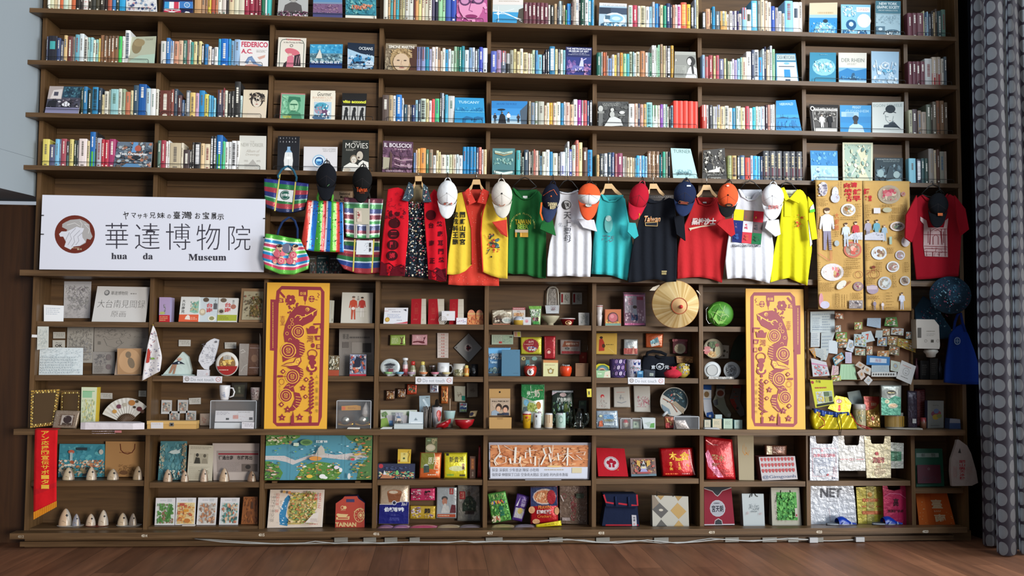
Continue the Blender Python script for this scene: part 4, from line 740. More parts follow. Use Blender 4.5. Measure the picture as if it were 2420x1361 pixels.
# hooks, hangers, garments, caps
def hook(x,y0,y1,lab,Yc,col='16130f'):
 m=M();Y=-.012;a=at(x,y0,Y);b=at(x,y1,Yc)
 zt=SH[4]+.003
 m.tube([(a.x,.03,zt),(a.x,.0,zt+.004),(a.x,-.012,zt-.004),(a.x,-.016,b.z+.02),(b.x,-.03,b.z+.001),(b.x,Yc+.02,b.z-.002),(b.x,Yc,b.z-.002),(b.x,Yc-.015,b.z+.002),(b.x,Yc-.02,b.z+.012)],.003,col,6)
 tag(m.go('hook','satin'),lab,'hook','hooks over the shelf edge')
def hanger(lab,xc,yh,xl,xr,ys,Y,wooden=True):
 o=thing('clothes_hanger',lab,'hanger',at(xc,ys,Y),'clothes hangers along the shelf edge')
 m=M();n0=at(xc,ys-26,Y);t=at(xc,yh,Y);zt=max(t.z,SH[4]+.02)
 m.tube([n0,(n0.x,Y,zt-.035),(n0.x-.008,Y+.004,zt-.012),(n0.x,Y+.02,zt),(n0.x+.0,Y+.04,zt-.002),(n0.x+.004,Y+.055,zt-.014)],.0026,'b0b0a8' if wooden else '1a1816',6);m.go('wire_hook','metal' if wooden else 'satin',o)
 m=M();a,b=at(xl,ys,Y),at(xr,ys,Y)
 if wooden:
  pts=[(xl,ys),(xl+(xc-xl)*.45,ys-13),(xc-8,ys-25),(xc+8,ys-25),(xr-(xr-xc)*.45,ys-13),(xr,ys),(xr-3,ys+5),(xr-(xr-xc)*.5,ys-3),(xc+8,ys-13),(xc-8,ys-13),(xl+(xc-xl)*.5,ys-3),(xl+3,ys+5)][::-1]
  q=[at(x,y,Y)for x,y in pts];k=[0,1,2,3,4,5,6,7,8,9,10,11]
  for i in range(5):m.extr([q[5-i],q[6+i],q[7+i],q[4-i]][::-1]if False else[q[4-i],q[7+i],q[6+i],q[5-i]][::-1],V3((0,.014,0)),'d0a872','b88c58')
  m.go('bar','satin',o)
 else:
  m.tube([a,at(xc-10,ys-18,Y),at(xc,ys-22,Y),at(xc+10,ys-18,Y),b],.004,'1a1816',6)
  m.tube([a,at((xl+xc)/2,ys+7,Y),at((xr+xc)/2,ys+7,Y),b],.004,'1a1816',6);m.go('bar','satin',o)
 return o
def shirt(label,t,top,bot,left,right,Y,col,sleeves=(),collar=None,art=None,fold=.014,per=26,name='t_shirt',cat='t-shirt',colfn=None,group='shirts hanging in a row',back=None,inner=None,tagcol=None,tagxy=None,mt='cloth',extra=None):
 ox,oy,s=TL[t];X=lambda l:[ox+v/s for v in l];V=lambda l:[oy+v/s for v in l]
 Yf=wob(fold,per,len(label)*1.3,Y,oy+top[0]/s,oy+bot[0]/s,.12)
 m=M();sheet(m,V(top),V(bot),X(left),X(right),Yf,36,24,colfn or col,.012)
 o=thing(name,label,cat,m.base(),group);m.go('front_panel',mt,o)
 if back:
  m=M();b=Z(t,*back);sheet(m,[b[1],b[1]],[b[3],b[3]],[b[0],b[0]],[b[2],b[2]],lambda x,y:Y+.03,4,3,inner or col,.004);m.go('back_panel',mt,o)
 if tagxy:
  m=M();b=Z(t,*tagxy);A=Art(m,Pl(Y+.024));A.R(*b,tagcol or 'e0e0dc');m.go('neck_label','cloth',o)
 for sl in sleeves:
  p=Z(t,*sl);k=len(p)//2;m=M()
  cx,cy=sum(p[0::2])/k,sum(p[1::2])/k;Ys=lambda x,y:(-.145 if Y<-.03 else Y-.02)+.006*sin((x+y)/5)
  f=[at(p[2*i],p[2*i+1],Ys(p[2*i],p[2*i+1]))for i in range(k)]
  m.extr(f,V3((0,.02,0)),col);m.go('sleeve',mt,o)
 if collar:
  c=Z(t,*collar);m=M();m.tube([at(c[i],c[i+1],Y-.006)for i in range(0,len(c),2)],.0065,col,6);m.go('collar',mt,o)
 if art:
  m=M();A=Art(m,Pf(Yf),d0=.007);art(A);m.go('print','paper',o)
 if extra:extra(o,Yf)
 return o
def cap(label,t,cx,cy,rx,ry,vh,col,vcol=None,tilt=0,Y=-.11,art=None,button=None,strap=None,vw=1.0,front=None,seams=None,hk=None):
 ox,oy,s=TL[t];cx,cy=ox+cx/s,oy+cy/s;rx,ry,vh=rx/s,ry/s,vh/s;a=math.radians(tilt);ca,sa=cos(a),sin(a)
 D=.075
 def px(u,v):return cx+u*ca-v*sa,cy+u*sa+v*ca
 def P(u,v,d):x,y=px(u,v);return at(x,y,Y-d)
 o=thing('baseball_cap',label,'cap',P(0,ry,0),'caps hanging on hooks')
 m=M();n=22;rings=8;pts=[];fs=[];cs=[]
 for j in range(rings+1):
  r=sin(j/rings*pi/2);d=D*cos(j/rings*pi/2)
  for i in range(n):
   w=2*pi*i/n;k=1+.04*cos(2*w);pts.append(P(rx*r*cos(w)*k,ry*r*sin(w)*(1.0 if sin(w)<0 else .96),d))
 for j in range(rings):
  for i in range(n):
   fs.append((j*n+i,j*n+(i+1)%n,(j+1)*n+(i+1)%n,(j+1)*n+i));w=2*pi*(i+.5)/n
   cs.append(front if front and sin(w)>.1 else col)
 fs.append([rings*n+i for i in range(n-1,-1,-1)]);cs.append(col)
 pts2=pts[rings*n:];m.faces([tuple(p)for p in pts],fs,cs,True);m.go('crown','cloth',o)
 m=M()
 def vf(u,v):
  w=(u-.5)*2;x=w*rx*.98*vw*(1-.10*v*v);y=ry*.42+ry*.38*sqrt(max(0,1-w*w))+v*(vh*sqrt(max(0,1-w*w*.92)));return P(x,y,D*.62+.05*v*(1-.8*w*w)-.035*w*w)
 m.grid(lambda u,v:vf(u,1-v),14,6,vcol or col,.006);m.go('brim','cloth',o)
 if button:m=M();m.lathe([(.007,0),(.006,.004),(0,.006)],P(0,-ry*.1,D+.0),button,10,RX);m.go('button','cloth',o)
 el=Pf(lambda x,y:Y-D*sqrt(max(.0,1-min(1,(((x-cx)*ca+(y-cy)*sa)/rx)**2+((-(x-cx)*sa+(y-cy)*ca)/ry)**2))))
 m=M();A=Art(m,el,d0=.0015)
 for w in(-.55,0,.55)if not seams else seams:
  A.L([k for i in range(9)for k in px(rx*sin(w*1.9)*i/8*.98,-ry*.1+ry*.9*cos(w*1.9)*i/8*.95)],.45,'9a948c' if hx(col)[1]>.3 else '3a3434')
 m.go('seams','cloth',o)
 if art:m=M();A=Art(m,Pf(lambda x,y:el.Yf(x,y)-.004 if abs(((x-cx)*ca+(y-cy)*sa))<rx*.9 and((-(x-cx)*sa+(y-cy)*ca))<ry*.8 else Y-D*.62-.02));A.d=.004;art(A,px);m.go('badge','cloth',o)
 m=M();tx,ty=px(0,-ry*1.22);m.tube([P(-rx*.35,-ry*.9,.01),P(-rx*.2,-ry*1.12,.012),P(0,-ry*1.2,.012),P(rx*.2,-ry*1.12,.012),P(rx*.35,-ry*.9,.01)],.004,strap or col,6);m.go('strap','cloth',o)
 if hk is not None:hook(tx,ty-6,ty+1.6,hk,Y-.012)
 return o
cap('plain black cap hanging above the upright striped bag','w',832,185,115,160,145,'12141a',None,2,-.14,lambda A,px:A.L([k for k in px(3,22)]+[k for k in px(8,17)],1.2,'5a8a5a'),None,'16161a',hk='black hook holding the plain black cap')
cap('black cap with orange lettering above the muted striped bag','w',1245,215,110,150,150,'151515',None,4,-.12,lambda A,px:(A.T('Taiwan',*px(-13,19),*px(14,28),'c8562c',.03),A.T('TAIPEI',*px(-5,30),*px(8,33),'8a3a20')),None,'16161a',hk='black hook holding the black cap with orange lettering')
def fl(A):
 R=Rnd(8)
 for i in range(330):
  v=R.random();x=R.uniform(348+6*(1-v),560+38*v);y=350+v*790;a,b=Z('x',x,y)
  A.E(a,b,R.uniform(.8,2.6),R.uniform(.8,2.4),R.choice('e8e4d8 c8c0a8 d8d0b8 8a3a48 a84a58 48687a 2f4a5a 38485a c8b088 586a78'.split()),7,R.uniform(0,180))
def flx(o,Yf):
 for i,p in enumerate(([390,135,440,165,440,290,385,345,318,330],[545,150,590,190,635,352,545,352,535,300])):
  p=Z('x',*p);m=M();f=[at(p[2*j],p[2*j+1],-.125)for j in range(5)];m.extr(f[::-1]if False else f,V3((0,.012,0)),'3a4a54')
  A=Art(m,Pl(-.1255));R=Rnd(i)
  xs,ys=p[0::2],p[1::2];cx,cy=sum(xs)/5,sum(ys)/5
  for k in range(34):
   j=R.randrange(5);t=R.uniform(0,.9);A.E(cx+(xs[j]-cx)*t,cy+(ys[j]-cy)*t,R.uniform(.7,2),R.uniform(.7,2),R.choice('e8e4d8 c8c0a8 a84a58 587a8a 9ab0b0 2a3440'.split()),7)
  m.go('collar','cloth',o)
hanger('wooden hanger inside the floral shirt',989,414,975,1003,441,-.03)
shirt('black floral short-sleeved shirt worn under a red temple vest','x',[350,350,400,430,400,350,350],[1148,1150,1155,1165,1165],[372,372,355,345,340],[552,556,570,590,605],-.035,'1c232b',[],None,fl,.007,22,'floral_shirt','shirt',back=[430,165,550,345],inner='8a7a5a',extra=flx)
def vest(label,cat,parts,col,Y,arts,trim=None):
 o=thing('festival_vest',label,cat,at(*parts[0][0],Y),'shirts hanging in a row')
 for i,(c0,t,top,bot,l,r)in enumerate(parts):
  ox,oy,s=TL[t];m=M();Yf=wob(.008,30,i*2+len(label),Y,430,660,.2)
  X=lambda q:[ox+v/s for v in q];V=lambda q:[oy+v/s for v in q]
  sheet(m,V(top),V(bot),X(l),X(r),Yf,18,24,col,.01)
  A=Art(m,Pf(Yf),d0=.006);arts[i](A)
  m.go('panel','cloth',o)
  if trim:
   m=M();e=X(trim[i]);h=[lerp(V(top),0 if i else 1)+(lerp(V(bot),0 if i else 1)-lerp(V(top),0 if i else 1))*k/10 for k in range(11)]
   m.tube([at(lerp(e,k/10),h[k],Yf(lerp(e,k/10),h[k])-.004)for k in range(11)],.005,'c8302c',6);m.go('trim','cloth',o)
 return o
def v1(A):
 for i,ch in enumerate('鹿耳門媽'):
  x,y=Z('x',238-i*9,578+i*116);A.E(x,y,13.5,12,'3a0a10',18);A.T(ch,x-7,y-7,x+7,y+7,'b02030',.02)
 A.S(*Z('x',130,440,360,530),22,'4a0a14 7a1020 380810',4,'e',5);A.S(*Z('x',170,260,350,430),16,'7a1020 8a1424',5,'l',5)
 A.P(Z('x',80,1138,345,1145,350,1040,300,1020,240,1045,180,1000,130,1010,95,985),'5a0a18');A.S(*Z('x',95,1020,340,1130),26,'380810 7a1424',5,'l',6)
def v2(A):
 x,y=Z('x',628,490);A.E(x,y,12,12,'4a0a14',18);A.T('聖',x-6,y-6,x+6,y+6,'c02838',.02)
 for k,(cx_,ys)in enumerate([(632,[600,790,980]),(722,[585,690,790,880,970])]):
  for i,yy in enumerate(ys):
   a,b=Z('x',cx_+i*5,yy);A.T('台南正統鹿耳門'[k*3+i%4],a-6,b-6.5,a+6,b+6.5,'4a0c16',.03)
 A.P(Z('x',605,1180,792,1200,790,1060,740,1075,690,1050,640,1090,602,1070),'5a0a18');A.S(*Z('x',610,1080,785,1180),20,'380810 7a1424',5,'l',2)
vest('red temple vest with dark round characters, open over the floral shirt','vest',[((930,540),'x',[215,200,195,215,330],[1135,1140,1142,1145],[165,140,115,95,75],[385,388,380,360,345]),((1030,540),'x',[360,330,260,210,250],[1175,1185,1205,1200],[552,560,575,590,600],[700,770,800,800,792])],'c81424',-.085,[v1,v2])
cap('white cap with small red embroidery and a sticker on its brim','x',803,270,106,152,138,'e4e4e4',None,2,-.14,lambda A,px:(A.S(*px(-8,19),*px(13,26),16,'a84038 7a5a48 c8685a',2,'e'),),'d0d0d0','dcdcdc',hk='black hook holding the white cap with red embroidery')
def os_(A):
 R=Rnd(5)
 for i in range(120):
  x=R.uniform(830,1340);y=R.uniform(230,1235)
  if 830<x<1340:a,b=Z('x',x,y);A.E(a,b,.6,.6,'e8a898',5)
def osx(o,Yf):
 for p in([1000,225,1035,200,1110,350,1040,380],[1185,205,1252,240,1215,375,1125,355]):
  p=Z('x',*p);m=M();m.extr([at(p[2*j],p[2*j+1],-.125)for j in range(4)],V3((0,.015,0)),'cc3c30');A=Art(m,Pl(-.1255));A.S(min(p[0::2])+4,min(p[1::2])+6,max(p[0::2])-5,max(p[1::2])-6,8,'e8a898',.8,'e');m.go('collar','cloth',o)
hanger('wooden hanger inside the yellow festival vest',1126,412,1105,1146,449,-.008)
shirt('red dotted shirt worn under the yellow festival vest','x',[250,230,300,350,300,230,270],[1235,1245,1245,1248,1250],[960,900,850,825,812],[1240,1290,1330,1350,1358],-.035,'d04234',[[1285,565,1440,538,1448,725,1380,690]],[1030,225,1060,310,1110,350,1160,320,1190,230],os_,.007,30,'dotted_shirt','shirt',back=[1020,215,1200,350],inner='b83a2c',extra=osx)
def v3(A):
 A.T('關廟山西宮',*Z('x',940,452,996,812),'2a2a20',.03,1);A.T('戊戌科王醮',*Z('x',862,452,920,812),'2a2a20',.03,1)
def v4(A):
 A.S(*Z('x',1235,740,1370,890),34,'c84a30 3a4a3c d8683c 2a2a2a 8a9a78 b83a2c 4a6a78',3.2,'e',3);A.S(*Z('x',1250,690,1320,760),12,'4a6a50 d88a58 3a3a3a',3,'e',2);A.L(Z('x',1200,700,1235,760,1300,790),.9,'c85030');A.L(Z('x',1225,910,1260,850),1.5,'3a3a38');a,b=Z('x',1275,938);A.E(a,b,2,2.4,'3a3830')
vest('yellow festival vest with black characters, red trim and an embroidered figure','vest',[((1080,560),'x',[260,250,245],[1125,1130,1120,1090,1020],[912,890,850,815,798],[965,1020,1060,1066,1066]),((1170,560),'x',[270,262,300],[1100,1140,1165,1172],[1250,1165,1165,1175,1185],[1292,1440,1455,1452,1448])],'e0be3c',-.085,[v3,v4],[[968,1015,1062,1068,1068],[1248,1175,1162,1172,1183]])
cap('cream cap with a tan curved badge and dark brim edge','x',1388,275,108,150,128,'d8d0c4','cfc8ba',-2,-.15,lambda A,px:A.L([k for q in((-8,22),(-4,26),(2,26),(7,22))for k in px(*q)],1.6,'b06a4a'),'2a2a2a','d8d0c4',hk='black hook holding the cream cap')
def s1(A):
 A.T('TAIWAN',*Z('y',175,556,350,612),'c8b83a',.03);A.T('BEER',*Z('y',200,612,322,662),'9ab84a',.03)
 for i,ch in enumerate('DISTINCTIVE FLAVOR SINCE'):
  a=pi*(1.02-i/23*1.04);x,y=Z('y',258+135*cos(a),640-150*sin(a));A.T(ch,x-1.5,y-2,x+1.5,y+2,'9aa858',.02)
 A.R(*Z('y',175,668,225,700),'e0dcd0');A.R(*Z('y',225,670,320,702),'c8b090');A.R(*Z('y',175,700,320,752),'c89a3c');A.R(*Z('y',232,704,275,746),'d8a848')
hanger('black hanger inside the green shirt',1240,412,1212,1268,441,-.035,False)
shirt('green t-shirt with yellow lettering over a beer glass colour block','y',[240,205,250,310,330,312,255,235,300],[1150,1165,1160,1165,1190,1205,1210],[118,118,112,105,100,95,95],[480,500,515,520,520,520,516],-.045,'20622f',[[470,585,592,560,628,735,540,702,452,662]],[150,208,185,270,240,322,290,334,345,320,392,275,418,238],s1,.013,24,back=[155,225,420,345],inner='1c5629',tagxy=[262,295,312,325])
cap('navy cap with orange piping and an orange brim edge','y',572,315,98,158,150,'151a2c','2a3450',8,-.18,lambda A,px:(A.T('TAIWAN',*px(-6,12),*px(17,18),'d8c89a',.03),A.T('BEER',*px(1,20),*px(16,25),'d8c89a',.03),A.L([k for q in((-19,-2),(-6,-14),(4,-20),(14,-8))for k in px(*q)],1,'d8683a'),A.L([k for q in((-20,14),(-19,40),(-11,56))for k in px(*q)],4,'d8642c')),'d8683a','1a2034',hk='black hook holding the navy cap with orange piping')
def s2(A):
 x,y=Z('y',745,395);A.E(x,y,11,11,'3a3836',20);A.E(x,y,9.4,9.4,'c8c8c8',20);A.T('朝天',x-7,y-5.5,x+7,y+5.5,'2a2828',.04);A.T('天上聖母',*Z('y',718,468,798,812),'26242a',-.005,1);A.T('佑',*Z('y',660,590,705,640),'5a6068',-.02);A.T('祐',*Z('y',800,590,845,640),'5a6068',-.02)
hanger('black hanger inside the white brush-lettered shirt',1342,413,1318,1366,447,-.035,False)
shirt('white t-shirt with black brush characters down the middle','y',[290,262,250,262,268,262,240,232,270],[1185,1190,1180,1192,1192],[640,640,605,560,535,530],[885,965,1015,1025,1020,1010],-.095,'d6d6da',[[865,548,1052,560,1085,690,930,645]],[668,250,700,262,760,270,830,258,875,232],s2,.012,24)
cap('orange cap with a white front panel and round badge','y',997,285,120,132,175,'e4582c','e0562e',3,-.18,lambda A,px:(A.E(*px(0,24),8,4.6,'8a8a84',16),A.E(*px(0,24),7,3.6,'c8c8c0',16),A.T('TAIPEI',*px(-5,22.6),*px(5,25.4),'4a4a48')),None,'2a2826',front='dcdcda',hk='black hook holding the orange and white cap')
def s3(A):A.S(*Z('y',1135,735,1275,800),26,'8a4a60 70465a',3,'l',4);A.E(*Z('y',1212,610),10,20,'6ab8b4',18);A.E(*Z('y',1212,545),7,7,'b8d8d4',14)
hanger('wooden hanger inside the teal shirt',1438,412,1418,1470,459,-.012)
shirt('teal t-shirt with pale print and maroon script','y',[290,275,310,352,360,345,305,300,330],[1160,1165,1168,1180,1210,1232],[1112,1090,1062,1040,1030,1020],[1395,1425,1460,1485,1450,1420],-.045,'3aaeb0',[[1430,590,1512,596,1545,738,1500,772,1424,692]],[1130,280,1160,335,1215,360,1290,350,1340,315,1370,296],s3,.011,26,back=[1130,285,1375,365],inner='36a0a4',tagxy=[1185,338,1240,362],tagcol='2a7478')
cap('dark red cap with yellow characters on its brim','z',142,300,104,150,150,'a81428','b41a30',14,-.18,lambda A,px:A.T('神社',*px(9,38),*px(16,53),'d89a2c',.03,1),None,'c84a5a',hk='black hook holding the dark red cap')
def s4(A):
 A.T('Taiwan',*Z('z',188,520,372,582),'d8803c',.02,0,3);A.T('Taiwan',*Z('z',192,516,374,576),'d8c8a8',-.012,0,3);A.P(Z('z',212,628,348,632,350,580,208,590),'c8a468');A.P(Z('z',218,622,342,626,344,588,214,596),'1c2028');A.T('BEER',*Z('z',262,590,330,614),'d8c8a8',.02)
 A.R(*Z('z',392,1125,450,1140),'b8a878');A.R(*Z('z',392,1145,445,1168),'a89868')
hanger('wooden hanger inside the black shirt',1544,412,1527,1571,459,-.08)
shirt('black t-shirt with an orange script and badge on the chest','z',[345,320,345,350,340,315,330],[1255,1250,1225,1220,1250,1245],[200,150,110,62,34,22],[530,550,560,562,560,556],-.095,'14171e',[[530,525,640,500,658,792,560,720]],[215,345,260,368,330,372,395,350,425,318],s4,.014,26,tagxy=[258,345,318,372])
cap('navy cap with a brown oval badge and flat brim','z',652,272,120,140,138,'1a2440','1f2c4c',6,-.18,lambda A,px:(A.L([k for q in((-13,21),(-11,18),(11,20),(12,24),(-12,24),(-13,21))for k in px(*q)],1,'b87a4a'),A.R(*px(-9,20),*px(9,23.4),'7a3a2c'),A.R(*px(2,-21),*px(12,-18.6),'c8ccd0')),None,'1a2440',hk='black hook holding the navy cap with the oval badge')
def s5(A):A.T('黑松沙士',*Z('z',722,540,990,618),'d8c4c0',.05,0,2);A.P(Z('z',712,684,725,668,830,642,1002,618,860,622,695,652),'d8c4a8')
hanger('wooden hanger inside the red drink-logo shirt',1670,412,1646,1695,462,-.045)
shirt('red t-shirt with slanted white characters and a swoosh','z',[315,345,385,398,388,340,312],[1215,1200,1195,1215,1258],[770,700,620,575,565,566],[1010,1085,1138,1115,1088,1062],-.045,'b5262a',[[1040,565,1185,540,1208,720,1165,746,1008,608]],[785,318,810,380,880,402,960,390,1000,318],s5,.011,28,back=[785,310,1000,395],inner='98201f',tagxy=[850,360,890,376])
cap('orange cap with a black brim and dark front badge','z',1128,300,112,150,112,'d8542c','121414',4,-.18,lambda A,px:(A.E(*px(4,21),9,4.5,'1a1a1a',14),A.E(*px(4,21),6,2.2,'8a5a3a',12),A.E(*px(-2,-25),3.5,2,'e8c8b8',8)),'3a1a14','2a2826',hk='black hook holding the orange cap with black brim')
def s6(A):
 c=['d8c81c','7a5a50','c02838','1f2c6a','d8d8dc','6a5a5c','1f2860','c83c48','1f6a40'];k2=['c84a30','b83c3c','d8a83c','6a5a78','c85a6a','4a4448','2a4a80','b84a3c','2a5a3c']
 def P(u,v):return Z('A',165+(495-165)*u-25*v-10*u*v,440+30*u+365*v)
 for i in range(9):
  u,v=(i%3)/3,(i//3)/3;A.P(P(u,v+1/3)+P(u+1/3,v+1/3)+P(u+1/3,v)+P(u,v),c[i])
  x,y=P(u+1/6,v+1/6);A.E(x,y+2,4.5,4,k2[i],10);A.E(x,y-5,6,2.6,k2[i],10);A.E(x-6,y+2,1.4,2.6,k2[i],8);A.E(x+6,y+2,1.4,2.6,k2[i],8)
 A.T('BEIGANG CHAOTIAN TEMPLE',*Z('A',140,832,460,862),'3a3a40',.02)
hanger('black hanger inside the white shirt with colour squares',1772,415,1748,1800,449,-.035,False)
shirt('white t-shirt with a grid of nine coloured squares','A',[260,215,260,325,345,325,260,240,280],[1215,1205,1210,1235,1264],[190,155,120,90,68,90],[472,525,575,605,590,558],-.095,'d4d4d8',[[530,568,660,556,680,720,625,746,508,650]],[212,222,250,300,320,344,395,338,450,280,470,240],s6,.014,24,back=[215,225,470,350],inner='c4c4c8',tagxy=[302,300,348,336])
cap('white cap with red stitched characters, beside the yellow polo','A',592,308,120,145,138,'dedede',None,2,-.18,lambda A,px:A.T('白沙屯',*px(-9,19),*px(15,28),'c05048',.03),'d8d8d8','d8d8d8',hk='black hook holding the white cap beside the polo')
def s7(A):
 A.R(*Z('A',722,350,798,524),'d0c81c');A.L(Z('A',722,350,722,524,798,520,800,352),.8,'b8b018');A.E(*Z('A',760,440),1.2,1.2,'e8e8c0')
 A.S(*Z('A',835,520,945,660),30,'d8702c e0902c c85a28 a8b83c',3,'l',9);A.S(*Z('A',840,500,940,640),14,'d8602c c8b83c',2.4,'e',4)
def s7x(o,Yf):
 for p in([662,215,718,198,778,325,735,348],[868,222,935,262,880,378,775,328,800,300]):
  p=Z('A',*p);m=M();m.extr([at(p[2*j],p[2*j+1],-.10)for j in range(len(p)//2)],V3((0,.014,0)),'d4cc1c');m.go('collar','cloth',o)
 m=M();A=Art(m,Pl(-.153));A.P(Z('A',1006,482,1062,470,1056,435,1002,452),'5ab83c');A.P(Z('A',1004,452,1054,436,1045,385,1012,415),'e0e4d8');m.go('sleeve_band','cloth',o)
 m=M();A=Art(m,Pf(Yf),d0=.006);A.P(Z('A',1008,860,1030,830,1000,560,985,560),'dcdccc');m.go('side_panel','cloth',o)
hanger('black hanger inside the yellow polo shirt',1860,417,1842,1886,452,-.012,False)
shirt('bright yellow polo shirt with orange print and striped sleeve','A',[250,215,300,330,300,235,222,240,290],[1255,1225,1205,1250,1287],[690,690,665,620,582,562],[960,1008,1010,1028,1000,976],-.045,'dcd41e',[[985,300,1040,370,1088,770,1030,782,995,560]],None,s7,.011,28,'polo_shirt','polo shirt',back=[710,228,870,320],inner='c8c8b0',extra=s7x)
def s8(A):
 A.P(Z('v',180,505,327,510,322,330,330,260,310,275,300,320,200,320,190,275,150,250,150,275,172,300,170,440),'c8a8a4')
 for l in([175,330,320,330],[172,365,322,368],[172,440,324,445],[172,475,324,480],[190,330,190,500],[215,330,212,430],[285,330,290,430],[308,330,310,505],[210,430,215,345,245,325,280,345,290,430],[232,430,232,380,250,365,265,380,265,430],[180,455,320,458],[230,475,230,505],[270,475,272,505],[240,340,260,340],[200,345,200,420],[300,345,300,420]):A.L(Z('v',*l),1.3,'7a1420')
 A.S(*Z('v',178,450,322,500),16,'7a1420',3,'l',3)
hanger('black hanger inside the red shirt with temple print',2206,434,2178,2232,458,-.008,False)
shirt('red t-shirt with a pale temple gate print, alone at the bookcase end','v',[130,108,130,150,150,135,105,125],[655,650,640,634],[128,102,96,110,125],[375,412,414,406,396],-.036,'9c1222',[[128,112,60,240,54,386,95,415,132,300],[372,112,440,200,464,332,415,370,392,280]],[160,112,190,145,250,152,300,140,325,104],s8,.0025,26)
cap('black cap with a small orange mark hanging over the red temple shirt','v',265,175,64,78,84,'0f1216',None,3,-.08,lambda A,px:A.R(*px(0,19),*px(12,25),'c86a3c'),None,'121414',hk='black hook holding the cap over the red temple shirt')
# door curtain printed with food drawings
NO=thing('noren_curtain','split tan cloth curtain printed with dishes and cooks, hanging from the shelf','door curtain',at(2040,735,-.05))
NY=lambda x,y:-.05+.006*sin(x/17)+.004*sin(y/40+x/60)
def dish(A,x,y,rx,ry,rim,cols,n=14,sd=1):
 a,b=Z('B',x,y);rx,ry=rx/4.125,ry/4.125;A.E(a,b,rx,ry,rim,18);A.E(a,b,rx*.78,ry*.76,'9a8a78',16);A.S(a-rx*.6,b-ry*.6,a+rx*.6,b+ry*.6,n,cols,rx*.22,'e',sd)
def man(A,x,y,h,top,leg,hair='5a4438'):
 a,b=Z('B',x,y);h/=4.125;A.quad(RECT(a-h/2,b,a+h/2,b+h));person(A,50,0,100,top,leg,'d8c0a8',hair);A.q=None;A.k=1
def nl(A):
 for q,v in(((392,90,450,140),'向'),((455,85,520,135),'清'),((395,145,470,215),'總'),((480,150,560,205),'舖'),((415,215,470,272),'古'),((475,215,555,268),'早')):A.T(v,*Z('B',*q),'b83038',.03)
 dish(A,432,355,72,62,'d4d4d4','a87a4a c8a878 8a5a38 7a8a5a',16,1);dish(A,475,742,88,80,'b86a58','c84a4a d87a68 b85a50 d8a898 8a6a58',26,2);dish(A,278,962,112,86,'d4ccc8','c85a60 d88a8a b07a60 c8a878 a84a58',30,3);dish(A,530,1100,50,45,'8a7078','5a4450 8a4a58 c8a8a0',12,4)
 man(A,225,335,410,'d4d4dc','8a8498');man(A,410,480,230,'c4ccd4','b0b8c0');man(A,505,468,210,'b84048','b0b4bc');A.P(Z('B',380,642,572,646,570,570,470,585,440,610),'c4c4c8');A.S(*Z('B',440,580,570,640),24,'8a8a90 a8a8ac d8d8d8',2.5,'l',3)
 A.E(*Z('B',320,680),6,7,'a8b0b0');A.E(*Z('B',305,190),8,15,'cfcfd4');A.E(*Z('B',305,240),11,11,'c4c4cc');A.R(*Z('B',285,222,322,250),'b05058');A.S(*Z('B',270,90,340,290),20,'8a8a98 70707c',2,'l',4);A.E(*Z('B',190,150),10,17,'c0b8b8');A.S(*Z('B',140,80,225,220),26,'6a6878 8a8494 d4d0cc',2.6,'e',5)
 A.L(Z('B',135,770,250,850),1.2,'c06a60');A.L(Z('B',256,750,258,850),1,'b85a50');A.L(Z('B',270,750,272,850),1,'b85a50');A.E(*Z('B',365,1085),14,8,'d0ccc0',12,-40);A.L(Z('B',390,1110,460,1052),1.6,'8a4a3a');A.L(Z('B',380,1105,450,1045),1.2,'7a4434')
 A.E(*Z('B',168,1235),5,17,'c08a90');A.E(*Z('B',205,1280),11,9,'b8b4c4');A.R(*Z('B',440,1235,575,1315),'8a807c');A.S(*Z('B',445,1240,572,1310),26,'5a5458 b8b0ac 70686a',2.4,'e',6)
 a,b=Z('B',535,985);A.O(a,b,9,8,1,'8a4a34');A.T('大廚師',*Z('B',300,380,340,560),'b8583a',.01,1)
 for k,(x0,y0,x1,y1,n,v)in enumerate([(130,240,240,320,5,0),(350,80,372,270,1,1),(300,560,345,620,3,0),(128,340,158,700,2,1),(130,860,170,1050,10,0),(150,1060,300,1150,6,0),(410,820,560,930,6,0),(300,1170,345,1330,4,1),(360,1180,430,1320,3,1),(470,1160,575,1225,5,0),(355,420,560,455,2,0),(230,640,290,760,6,0),(500,290,565,420,7,0),(380,910,470,1010,6,0)]):A.W(*Z('B',x0,y0,x1,y1),n,'6e4f26',k,1.1,v)
